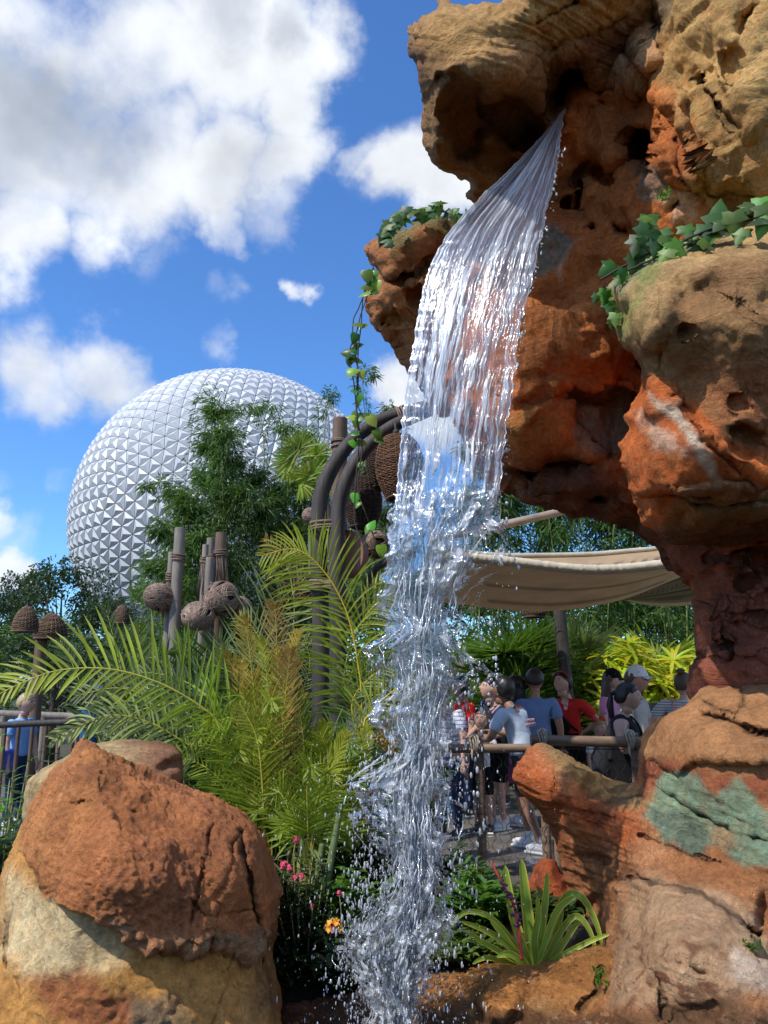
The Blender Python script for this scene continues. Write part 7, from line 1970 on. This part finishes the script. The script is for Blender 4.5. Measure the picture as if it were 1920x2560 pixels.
for k, (bx_, tx_, ty_) in enumerate([(640, 585, 1640), (650, 620, 1560), (690, 660, 1600), (700, 720, 1640), (700, 735, 1600), (760, 800, 1800), (670, 560, 1720), (700, 690, 1520), (800, 850, 1830), (650, 640, 1690), (770, 745, 1720), (860, 905, 1830)]):
    Yq = rng.uniform(4.5, 5.2); ws_ = dict(Yw, wid=.0095, droop=rng.uniform(.05, .5), sweep=rng.uniform(1.0, 1.5), vang=rng.uniform(.0, .4), rr=.005, up=(rng.uniform(-.6, .6), -.8, .3))
    gf.append(([(bx_, 2120), (bx_ + rng.uniform(-14, 14), 1960), (bx_ * .6 + tx_ * .4, 2120 * .35 + ty_ * .65), (tx_, ty_ + 40), (tx_ + (tx_ - bx_) * .35, ty_ + rng.uniform(-20, 10))], Yq, Yq - .05, rng.uniform(58, 84), 46, GM[[0, 0, 1, 2, 0, 1, 3, 2, 1, 0, 3, 1][k]], ws_))
hero('palm', 'tangle of slim golden and olive fronds standing tall left of the bent logs', gf)
fr_g = dict(Yw, wid=.010, droop=.3, col=(.8, 1.0, .9), tipcol=(1, 1, .8), rr=.006)
def fan_group(lab, bx, Y, specs, mat, seed):
    rng = random.Random(seed); fs = []
    for (tx, ty, Lp) in specs:
        bxx = bx + rng.uniform(-25, 25); mx = bxx * .45 + tx * .55 + rng.uniform(-15, 15); my = 2120 * .35 + ty * .65 - rng.uniform(10, 50)
        fs.append(([(bxx, 2130), (bxx * .75 + tx * .25, 2130 * .62 + my * .38), (mx, my), (tx * .85 + mx * .15, ty - 14 + rng.uniform(-8, 8)), (tx, ty + 14)], Y, Y + rng.uniform(-.35, .25), Lp, 32, mat, dict(fr_g, up=(rng.uniform(-.5, .5), -.8, .45), gap=.0, start=.32)))
    return hero('palm', lab, fs)
fan_group('fresh green fine leaved palm clump right of the orange boulder', 660, 4.6, [(450, 1915, 80), (470, 1860, 90), (530, 1800, 100), (570, 1920, 90), (600, 1760, 100), (640, 1840, 90), (690, 1860, 90), (560, 2010, 80), (720, 1960, 80), (520, 1960, 80), (600, 1880, 90), (500, 1840, 90), (680, 1760, 90)], ML_yel, 1)
fan_group('dense green palm clump at the foot of the bent logs', 800, 4.9, [(680, 1800, 90), (730, 1780, 80), (790, 1850, 80), (840, 1840, 80), (880, 1870, 80), (920, 1810, 90), (940, 1900, 80), (860, 1960, 80), (730, 1880, 90), (780, 1960, 80), (690, 1720, 90), (830, 1900, 80), (900, 1950, 70)], ML_grn, 2)
fan_group('yellow green palm clump behind the pink flowers', 760, 4.4, [(690, 1990, 70), (740, 2020, 70), (800, 2010, 70), (850, 2070, 70), (640, 2040, 60), (700, 2070, 60), (870, 2110, 70), (780, 1930, 80), (840, 1980, 80), (910, 2090, 60)], ML_yel, 3)
fan_group('dark green palm clump behind the fine leaved palms', 560, 5.6, [(420, 1880, 110), (500, 1830, 110), (560, 1770, 100), (620, 1800, 110), (470, 1920, 110), (380, 1920, 100), (540, 1880, 110), (660, 1820, 110), (440, 1820, 100)], ML_dk, 4)
hero('palm', 'dark green feather palm filling around the feet of the rope bound posts', [([(bx_, 1950), (bx_ * .5 + tx_ * .5, 1790), (tx_, ty_ + 30), (tx_ + dx_, ty_)], 6.9, 6.8, Lq, 30, mt_, dict(Yw, wid=.018, droop=.4, up=(.2, -.8, .5))) for bx_, tx_, dx_, ty_, Lq, mt_ in [(500, 420, -60, 1640, 110, ML_dk), (510, 470, -30, 1620, 110, ML_grn), (520, 540, 30, 1610, 110, ML_dk), (530, 600, 60, 1630, 110, ML_grn), (500, 380, -70, 1700, 110, ML_dk), (520, 500, 10, 1670, 110, ML_dk), (540, 620, 60, 1700, 110, ML_dk), (480, 340, -70, 1660, 100, ML_grn)]])
fan_group('deep green palm clump hidden behind the falling water', 1000, 5.4, [(930, 1900, 90), (980, 1840, 90), (1040, 1880, 90), (1090, 1950, 80), (960, 1980, 80), (1060, 2030, 80)], ML_dk, 5)

# fan palm with pleated leaves beside the upright post
pf = empty('fan_palm', P(770, 1150, 7.4)); tag(pf, 'yellow green fan palm crown left of the upright brown post', 'palm')
rng = random.Random(9)
for (dx, dy, r_) in ((-20, -30, 62), (20, -10, 60), (-45, 10, 58), (10, 40, 60), (-20, 60, 55), (35, 55, 50), (45, 15, 55), (-30, -5, 60)):
    m = MB(); c = P(770 + dx, 1150 + dy, 7.4 + rng.uniform(-.2, .2)) - pf.location
    ax = rng.uniform(0, 6.28)
    for k in range(22):
        a = ax + (k - 10.5) * .2
        leaf_strip(m, c, (math.cos(a), rng.uniform(-.35, .1), math.sin(a)), r_ * 7.4 / F * rng.uniform(.85, 1.05), .022, (0, -1, .2), .45, 4, .2, (rng.uniform(.7, 1.05), rng.uniform(.8, 1.1), .8), belly=.5)
    m.build('frond', ML_yel, pf)
m = MB(); b0 = -pf.location; m.tube([(.27, .1, -pf.location.z), (.26, .05, -pf.location.z * .5), (.2, .05, -.5), (0, 0, 0)], [.05, .05, .045, .03], 10); m.build('stem', M_bark, pf)

# thick green bamboo culms in the planting
M_cane = M_plain('green_cane', (.16, .23, .13), .45, 6, .3, .1, .003, vc=True)
for i, (pth, lab) in enumerate([([(790, 2440), (805, 2300), (822, 2180), (840, 2080), (852, 2010)], 'thick green cane leaning right beside the spray'), ([(755, 2420), (775, 2290), (795, 2180), (806, 2110)], 'shorter thick green cane left of its leaning neighbour')]):
    pts = cr([P(x, y, 4.35 + .05 * i) for x, y in pth], 90); m = MB()
    t = np.linspace(0, 1, 90); rr = .024 * (1 - .35 * t) * (1 + .10 * np.exp(-((t * 9) % 1 - .5) ** 2 / .002))
    cc = np.stack([.9 + .2 * t, 1 - 0 * t, .9 - .2 * t], 1) * (1 - .35 * np.exp(-((t * 9) % 1 - .56) ** 2 / .004))[:, None]
    m.tube(pts, rr, 10, np.repeat(cc, 10, 0)); o = m.build('cane', M_cane); tag(o, lab, 'cane', 'green canes')

# ================================================================== LOW PLANTS
def strap_leaf(mb, pts, wid, c0, c1, n=16, fold=.25):
    pts = cr(pts, n); t = np.linspace(0, 1, n)
    T = np.gradient(pts, axis=0); T /= np.linalg.norm(T, axis=1)[:, None]
    view = pts - EYE; view /= np.linalg.norm(view, axis=1)[:, None]
    s = np.cross(T, np.tile([0.15, -1, .35], (n, 1))); s /= np.linalg.norm(s, axis=1)[:, None] + 1e-9
    nn = np.cross(s, T)
    w_ = wid * (np.minimum(1, .55 + t * 2) * np.sqrt(np.clip(1 - t ** 3, 0, 1)) + .02)
    v = []; c = []
    for k, off in enumerate((-1, -.55, 0, .55, 1)):
        v.append(pts + s * (off * w_ * .5)[:, None] + nn * (abs(off) * w_ * fold)[:, None]); c.append(np.tile(c1 if abs(off) > .8 else (np.array(c0) * (1.25 if off == 0 else 1)), (n, 1)))
    V = np.stack(v, 1).reshape(-1, 3); Cc = np.stack(c, 1).reshape(-1, 3)
    mb.add(V, [(i * 5 + j, i * 5 + j + 1, (i + 1) * 5 + j + 1, (i + 1) * 5 + j) for i in range(n - 1) for j in range(4)], Cc)
br = empty('striped_plant', P(1345, 2420, 3.95)); tag(br, 'spiky plant with long yellow and green striped strap leaves behind the rock rim', 'plant')
M_strap = M_leaf('strap_leaf', (.62, .60, .13), .35, .4, .12, 3)
bl_ = br.location
gr_, ye_ = (.38, .62, .45), (1.3, 1.15, .8)
lv = [([(1330, 2415), (1322, 2330), (1312, 2240), (1303, 2146)], 30, 3.95, 3.95), ([(1345, 2412), (1352, 2330), (1362, 2250), (1368, 2180)], 20, 3.95, 3.95), ([(1320, 2412), (1290, 2320), (1272, 2240), (1262, 2162)], 26, 4.1, 4.15),
      ([(1350, 2410), (1380, 2310), (1415, 2240), (1455, 2245), (1490, 2310), (1505, 2368)], 19, 3.9, 3.8), ([(1345, 2410), (1385, 2290), (1420, 2250), (1440, 2245)], 16, 3.85, 3.8), ([(1360, 2412), (1400, 2330), (1440, 2290), (1475, 2330), (1490, 2390)], 15, 3.85, 3.75),
      ([(1315, 2412), (1265, 2360), (1210, 2325), (1150, 2303)], 15, 3.85, 3.7), ([(1312, 2415), (1250, 2380), (1190, 2345), (1160, 2325)], 13, 3.85, 3.7), ([(1315, 2412), (1270, 2340), (1220, 2290), (1165, 2280), (1130, 2310)], 13, 3.9, 3.75),
      ([(1320, 2414), (1280, 2370), (1250, 2330), (1225, 2300)], 16, 3.85, 3.8), ([(1325, 2412), (1300, 2350), (1280, 2290), (1270, 2250)], 18, 3.9, 3.85), ([(1365, 2412), (1420, 2380), (1480, 2350), (1525, 2335)], 13, 3.8, 3.7), ([(1370, 2414), (1400, 2370), (1440, 2310), (1462, 2285)], 14, 3.85, 3.8),
      ([(1300, 2418), (1250, 2400), (1210, 2395), (1180, 2410)], 12, 3.85, 3.75), ([(1340, 2412), (1335, 2350), (1345, 2290), (1342, 2240)], 18, 3.88, 3.88), ([(1355, 2412), (1370, 2350), (1400, 2300), (1405, 2240)], 14, 3.92, 3.95), ([(1310, 2412), (1285, 2390), (1262, 2385), (1240, 2392)], 16, 3.82, 3.75),
      ([(1350, 2412), (1385, 2370), (1400, 2330), (1398, 2300)], 17, 3.85, 3.85)]
rng = random.Random(3)
for pth, wp, Ya, Yb in lv:
    m = MB(); pts = [P(x, y, Ya + (Yb - Ya) * i / (len(pth) - 1)) - bl_ for i, (x, y) in enumerate(pth)]
    k = rng.uniform(.75, 1.15); strap_leaf(m, pts, wp * .95 * Ya / F, np.array(gr_) * k, np.array(ye_) * k); m.build('leaf', M_strap, br)
# flower spike
fs = empty('flower_spike', P(1300, 2330, 3.80)); tag(fs, 'coral red flower spike with small purple buds among the green leaves', 'flower')
m = MB(); fp = cr([P(*q, 3.80) for q in [(1305, 2400), (1295, 2320), (1285, 2265), (1262, 2220), (1240, 2178), (1228, 2155)]], 40) - np.array(fs.location); m.tube(fp, np.linspace(.009, .005, 40), 7); m.build('stem', M_plain('coral_stem', (.65, .09, .07), .5, bs=0), fs)
m = MB(); rng = random.Random(5)
for k in range(30):
    c = fp[int(8 + 31 * k / 46)] ; a = rng.uniform(0, 6.28); l_o = .022 * (1.2 - k / 60)
    e = c + np.array([math.cos(a) * l_o, -abs(math.sin(a)) * l_o, rng.uniform(-.3, .8) * l_o]); m.tube([c, e], [.004, .0055], 5)
m.build('buds', M_plain('purple_bud', (.10, .03, .16), .5, bs=0), fs)

def leafy(name, lab, cx, cy, Y, w_, h_, n, mat, seed, L=.09, wid=.035, cat='plant', group=None, droop=.5, stemcol=None):
    """leafy plant: many stems with leaves set along them, centre given in photo pixels, drawn down to the bed"""
    rng = random.Random(seed); b = P(cx, cy, Y); zb = .0 if Y > 6.4 else (.16 + .22 * float(sstep(-.25, .5, np.array([b.x]))[0])) * float(sstep(6.5, 4.2, np.array([Y]))[0]) 
    root = empty(name, (b.x, Y, zb)); tag(root, lab, cat, group)
    W_ = w_ * Y / F / 2; top = P(cx, cy - h_ / 2, Y).z - zb
    mb = MB(); st = MB()
    for k in range(n):
        a = rng.uniform(0, 6.28); r = math.sqrt(rng.random()) * W_; hh = top * rng.uniform(.35, 1.0) * (1 - .25 * (r / W_) ** 2)
        e = np.array([r * math.cos(a), r * math.sin(a) * .7, hh]); s0 = np.array([e[0] * .35, e[1] * .35, 0]); mid = (s0 + e) / 2 + np.array([0, 0, hh * .08])
        st.tube([s0, mid, e], .0035, 4, (1, 1, .9))
        for j in range(9):
            t = .25 + .75 * j / 8; c = (1 - t) ** 2 * s0 + 2 * t * (1 - t) * mid + t * t * e
            for sg in (-1, 1):
                an = a + sg * 1.3 + rng.uniform(-.6, .6) + j * .8
                kk = rng.uniform(.65, 1.25)
                leaf_strip(mb, c, (math.cos(an), math.sin(an), rng.uniform(.1, .8)), L * rng.uniform(.6, 1.15), wid, (0, 0, 1), droop * rng.uniform(.5, 1.8), 3, .15, (kk * rng.uniform(.9, 1.2), kk, kk * .9), belly=.6)
    st.build('stem', M_stem, root); mb.build('foliage', mat, root)
    return root
leafy('fern', 'bright green feathery plant at the left edge beside the boulder', 10, 1960, 4.3, 130, 300, 40, M_leaf('bright_fern', (.11, .28, .025), .45, .4), 1, .10, .013, 'fern')
leafy('shrub', 'dark leafy plant low at the left edge', 20, 2120, 4.0, 150, 220, 26, ML_low, 2, .16, .04, 'shrub')
leafy('shrub', 'dark shrub between the left railing and the pale boulder', 140, 1930, 5.0, 220, 150, 40, ML_low, 3, .09, .04, 'shrub')
leafy('shrub', 'dark olive shrub under the palm fronds left of centre', 480, 1960, 5.4, 260, 220, 40, ML_low, 4, .14, .03, 'shrub')
leafy('shrub', 'dark low shrub right of the orange boulder', 760, 2330, 4.15, 190, 330, 60, ML_low, 5, .08, .022, 'shrub')
leafy('shrub', 'dark shrub behind the spray under the palms', 930, 2190, 4.7, 280, 330, 60, ML_low, 6, .11, .035, 'shrub')
leafy('shrub', 'dark leafy ground plant at the foot of the splash', 900, 2420, 3.95, 320, 190, 60, ML_low, 7, .09, .03, 'shrub')
leafy('shrub', 'fresh green leafy plant left of the spray', 900, 2240, 4.25, 130, 190, 22, ML_fern, 8, .11, .045, 'shrub')
leafy('shrub', 'fresh green low plant right of the spray beneath the flower spike', 1190, 2300, 4.2, 190, 190, 46, ML_fern, 9, .10, .03, 'shrub')
leafy('fern', 'light green fern rising beside the red flower spike', 1210, 2240, 4.35, 150, 200, 26, ML_fern, 10, .08, .02, 'fern')
leafy('shrub', 'dark shrub filling the bed behind the striped plant', 1290, 2330, 4.45, 300, 170, 60, ML_low, 11, .11, .03, 'shrub')
leafy('shrub', 'low dark plant right behind the rim rock', 1120, 2400, 3.95, 240, 110, 40, ML_grn, 12, .09, .03, 'shrub')
leafy('shrub', 'dark plant at the base of the canes', 830, 2180, 4.9, 280, 160, 46, ML_low, 13, .12, .03, 'shrub')
leafy('shrub', 'dark bush behind the wooden fence post at the splash', 1060, 2180, 5.2, 240, 190, 46, ML_low, 14, .12, .03, 'shrub')
leafy('shrub', 'grey green flowering plant with thin leaves under the pink blossoms', 735, 2190, 4.25, 150, 190, 30, ML_gry, 15, .10, .014, 'shrub')
leafy('shrub', 'dark shrub behind the gap between boulder and canes', 650, 2010, 5.2, 300, 200, 50, ML_low, 16, .13, .035, 'shrub')
leafy('shrub', 'dark tangle of small leaves in the gap right of the boulder foot', 745, 2440, 4.12, 170, 180, 70, ML_low, 21, .07, .02, 'shrub')
leafy('shrub', 'dull green plant in the dark gap between the canes and the rim rock', 825, 2430, 4.14, 220, 150, 70, ML_dk, 22, .09, .028, 'shrub')
leafy('shrub', 'olive plant with narrow leaves behind the pink blossoms', 700, 2290, 4.5, 160, 260, 60, ML_low, 23, .12, .018, 'shrub')
leafy('shrub', 'fresh green leafy plant between the canes and the spray', 870, 2150, 4.6, 150, 160, 40, ML_fern, 24, .11, .035, 'shrub')
# pink flowers
M_pink = M_plain('pink_petal', (.75, .10, .20), .6, bs=0)
def blossom(lab, px, py, Y, r_, mat, seed, cat='flower', group='small pink blossoms', cen_mat=None, petals=14):
    c = P(px, py, Y); rng = random.Random(seed); root = empty('flower', c); tag(root, lab, cat, group)
    m = MB(); rr = r_ * Y / F
    for k in range(petals):
        d = np.array([rng.gauss(0, 1), rng.gauss(0, 1) - .4, rng.gauss(0, 1) + .3]); d /= np.linalg.norm(d)
        for j in range(5):
            a = j * 1.256 + k; t1 = np.cross(d, [0, 0, 1.]); t1 /= np.linalg.norm(t1) + 1e-6; t2 = np.cross(d, t1)
            e = math.cos(a) * t1 + math.sin(a) * t2
            leaf_strip(m, d * rr * .7, e + d * .4, rr * .5, rr * .35, d, .1, 2, .1, (rng.uniform(.8, 1.2),) * 3, belly=.6)
    m.build('petals', mat, root)
    m = MB(); m.tube([(0, 0, 0), (rng.uniform(-.02, .02), .01, -.10), (rng.uniform(-.04, .04), .03, -.32)], .0025, 5); m.build('stem', M_stem, root)
    if cen_mat: m = MB(); m.ball((0, -rr * .5, 0), rr * .45, 8); m.build('centre', cen_mat, root)
for i, (px, py, r_, w_) in enumerate([(740, 2099, 9, 'highest pink blossom above the grey green leaves'), (708, 2162, 11, 'large pink blossom next to the boulder edge'), (724, 2170, 9, 'pink blossom touching the right of the large one'), (737, 2194, 9, 'pink blossom just below the touching pair'),
                                  (752, 2192, 9, 'pink blossom furthest right in the lower row'), (765, 2329, 9, 'lowest magenta pink blossom in the dark leaves'), (848, 2233, 7, 'faded pink blossom beside the fresh green leaves'), (781, 2264, 6, 'tiny pink blossom on the cane'), (896, 2317, 8, 'dull pink blossom caught in the spray')]):
    blossom(w_, px, py, 4.1, r_, M_pink, i)
blossom('orange and yellow flower with a dark red centre left of the spray', 835, 2322, 4.0, 24, M_plain('orange_petal', (.80, .36, .03), .6, bs=0), 20, group=None, cen_mat=M_plain('dark_red_centre', (.16, .01, .03), .6, bs=0), petals=8)
# single big leaf behind the splash
m = MB(); strap_leaf(m, [P(960, 2440, 3.9), P(1000, 2425, 3.88), P(1040, 2405, 3.86), P(1060, 2385, 3.86)], .09, (.3, .7, .5), (.25, .6, .4), 14); o = m.build('big_leaf', ML_fern); tag(o, 'single broad dark green leaf low behind the splash', 'leaf')
# tufts growing on the rock
for i, (px, py, Y, lab) in enumerate([(1498, 2438, 3.28, 'small green tuft growing in the joint of the rim rock'), (1874, 2372, 2.88, 'tiny moss tuft on the pale rock at the right'), (1385, 505, 3.9, 'tiny green tuft on the cliff'), (1660, 490, 3.45, 'tiny green tuft in the grey cliff hollow')]):
    if i == 2: continue
    m = MB(); rng = random.Random(i); c = np.array(P(px, py, Y))
    for k in range(46):
        leaf_strip(m, c + np.array([rng.gauss(0, .014), rng.gauss(0, .01), rng.gauss(0, .016)]), (rng.gauss(0, 1), rng.gauss(0, 1) - .7, rng.gauss(0, 1) + .5), rng.uniform(.015, .035), .009, (0, 0, 1), .4, 2, .1, (rng.uniform(.6, 1.2),) * 3, belly=.6)
    o = m.build('moss_tuft', ML_fern); tag(o, lab, 'moss')

# ================================================================== IVY AND VINES
IVY = [(0, 0), (.16, -.10), (.40, -.14), (.36, .10), (.52, .30), (.30, .40), (.22, .62), (0, 1.0), (-.22, .62), (-.30, .40), (-.52, .30), (-.36, .10), (-.40, -.14), (-.16, -.10)]
HRT = [(0, 0), (.14, -.12), (.34, -.10), (.44, .12), (.40, .38), (.24, .70), (0, 1.0), (-.24, .70), (-.40, .38), (-.44, .12), (-.34, -.10), (-.14, -.12)]
def put_leaf(mb, c, size, d, nrm, shape, col, cup=.22):
    d = np.array(d, float); d /= np.linalg.norm(d); nrm = np.array(nrm, float); s = np.cross(d, nrm); s /= np.linalg.norm(s) + 1e-9; n_ = np.cross(s, d)
    sh = np.array(shape); V = [np.array(c)]
    mid = np.array(c) + d * size * .45 + n_ * size * .04
    pts = [np.array(c) + s * x * size + d * y * size - n_ * (abs(x) * cup + y * y * .18) * size for x, y in sh]
    k = len(pts); rib = [np.array(c) + d * y * size - n_ * (y * y * .18) * size + n_ * .03 * size for y in (.2, .5, .8)]
    mb.add([mid] + pts, [(0, 1 + i, 1 + (i + 1) % k) for i in range(k)], col)
ML_ivy = M_leaf('ivy_leaf', (.050, .165, .022), .3, .5, .3, 9, .6)
ML_vine = M_leaf('vine_leaf', (.10, .26, .035), .35, .35, .3, 9)
M_vst = M_plain('vine_stem', (.05, .04, .03), .8, bs=0)
def ivy(lab, leaves, Y, shape, mat, stems, seed, extra=0, sr=.004, jit=.0, name='ivy_vine', Yf_=None, lsc=1.15):
    rng = random.Random(seed); root = empty(name, P(leaves[0][0], leaves[0][1], Y)); tag(root, lab, 'vine'); b = np.array(root.location)
    mb = MB()
    allv = list(leaves)
    for k in range(extra):
        q = rng.choice(leaves); allv.append((q[0] + rng.uniform(-28, 28), q[1] + rng.uniform(-6, 26), q[2] * rng.uniform(.6, .95)))
    for q in allv:
        x, y, s_ = q[:3]; s_ = s_ * lsc; a = R(q[3]) if len(q) > 3 else rng.uniform(0, 6.28)
        YY = (Yf_(x, y) if Yf_ else Y) + rng.uniform(-.05, .02); size = s_ * YY / F
        d = (math.cos(a), rng.uniform(-.4, .2), -abs(math.sin(a)) * .9 - .1 if len(q) < 4 else math.sin(a))
        c = np.array(P(x, y, YY)) - np.array(d) * size * .45
        k = rng.uniform(.5, 1.0) if rng.random() < .55 else rng.uniform(1.1, 1.9)
        put_leaf(mb, c - b, size, d, (rng.uniform(-.5, .5), -1, rng.uniform(.1, .9)), shape, (k * rng.uniform(.5, 2.2), k * rng.uniform(.85, 1.15), k * rng.uniform(.5, 1.2)))
    mb.build('leaves', mat, root)
    for i, st in enumerate(stems):
        m = MB(); pts = cr([np.array(P(x, y, (Yf_(x, y) if Yf_ else Y))) - b for x, y in st], 50); pts += .004 * np.stack([pn(np.stack([np.arange(50) * .5, np.full(50, i + seed), np.full(50, j * 3.)], 1)) for j in range(3)], 1)
        m.tube(pts, sr, 6); m.build('stem', M_vst, root)
ivy('thick ivy garland with big glossy leaves draped over the mossy boulder of the arch', [(1520, 672, 62, 215), (1590, 612, 60, 250), (1604, 640, 56, 260), (1632, 542, 58, 40), (1610, 590, 66, 240), (1585, 660, 54, 250), (1680, 598, 60), (1700, 622, 60), (1750, 585, 74, 200), (1802, 530, 86, 80), (1800, 560, 60), (1835, 560, 66, 270),
     (1868, 520, 60), (1900, 548, 74), (1925, 530, 66), (1735, 622, 74, 225), (1772, 610, 50), (1560, 690, 40), (1640, 620, 50), (1900, 515, 60), (1850, 590, 50), (1720, 580, 50), (1950, 560, 60), (1660, 640, 50, 230), (1548, 700, 40, 230)], 3.0, IVY, ML_ivy,
    [[(1500, 700), (1560, 665), (1620, 635), (1700, 605), (1780, 570), (1860, 545), (1960, 530)], [(1560, 680), (1650, 640), (1740, 600), (1850, 555), (1960, 545)]], 1, 5, .006, Yf_=lambda x, y: 3.22 - .0004 * (x - 1500) - (.10 if x > 1620 else 0))
ivy('small dark ivy strand hanging under the lip of the mossy boulder', [(1512, 742, 40, 260), (1526, 770, 44, 265), (1538, 798, 38, 265), (1520, 758, 30), (1545, 785, 34), (1530, 812, 28, 270)], 3.32, IVY, ML_ivy, [[(1505, 718), (1518, 750), (1534, 790), (1538, 815)]], 2, 3, .004)
ivy('ivy crowning the left rock ledge beside the waterfall', [(1104, 505, 36, 20), (1088, 506, 24, 160), (1099, 528, 30, 270), (1054, 520, 32, 40), (1066, 540, 44, 230), (1032, 530, 36, 30), (1010, 532, 40), (1000, 552, 42, 260), (981, 545, 34), (974, 560, 36), (960, 573, 38, 230), (968, 582, 36), (957, 597, 40, 250), (1018, 548, 34), (1040, 548, 26),
     (1130, 532, 34, 85), (1140, 544, 26), (1158, 545, 34), (1170, 533, 28, 100), (1150, 552, 22), (990, 566, 30), (1084, 524, 24), (965, 600, 30)], 4.05, IVY, ML_ivy, [[(950, 610), (965, 585), (990, 558), (1030, 540), (1070, 530), (1110, 530), (1165, 550)], [(1085, 530), (1096, 515), (1102, 503)], [(960, 596), (980, 570), (1010, 550), (1060, 530)]], 3, 8, .004)
hv = [(918, 690, 36), (913, 716, 30), (936, 716, 34), (909, 733, 30), (929, 729, 30), (932, 689, 30), (925, 705, 30), (892, 809, 26, 180), (908, 812, 26, 0), (887, 846, 28), (895, 861, 26, 10), (889, 877, 24), (864, 881, 28, 170), (874, 901, 30, 260), (895, 899, 30), (883, 927, 30, 10), (904, 936, 24, 290), (893, 976, 24), (896, 998, 26, 260),
      (893, 1050, 36, 260), (912, 1036, 34, 20), (931, 1052, 32, 300), (884, 1081, 26, 180), (905, 1106, 26, 340), (945, 1086, 26), (952, 1100, 24), (884, 1110, 22), (888, 1246, 26, 270), (893, 1262, 18), (919, 1322, 26, 240), (931, 1310, 24, 60), (954, 1380, 30, 280), (900, 1160, 18, 220), (876, 1042, 20, 170)]
ivy('long vine with round leaves hanging from the left ledge in front of the bent logs', hv, 4.15, HRT, ML_vine, [[(935, 655), (925, 700), (905, 750), (884, 800), (881, 850), (873, 890), (885, 960), (892, 1040), (897, 1110), (890, 1200), (886, 1300), (905, 1345)],
     [(935, 670), (918, 740), (898, 800), (888, 870), (896, 940), (893, 1000), (893, 1045), (905, 1120), (895, 1220), (920, 1300), (945, 1370), (958, 1405)], [(925, 690), (908, 740), (903, 810), (896, 870), (893, 960), (900, 1030), (935, 1060), (950, 1095)]], 4, 0, .0035, name='hanging_vine')
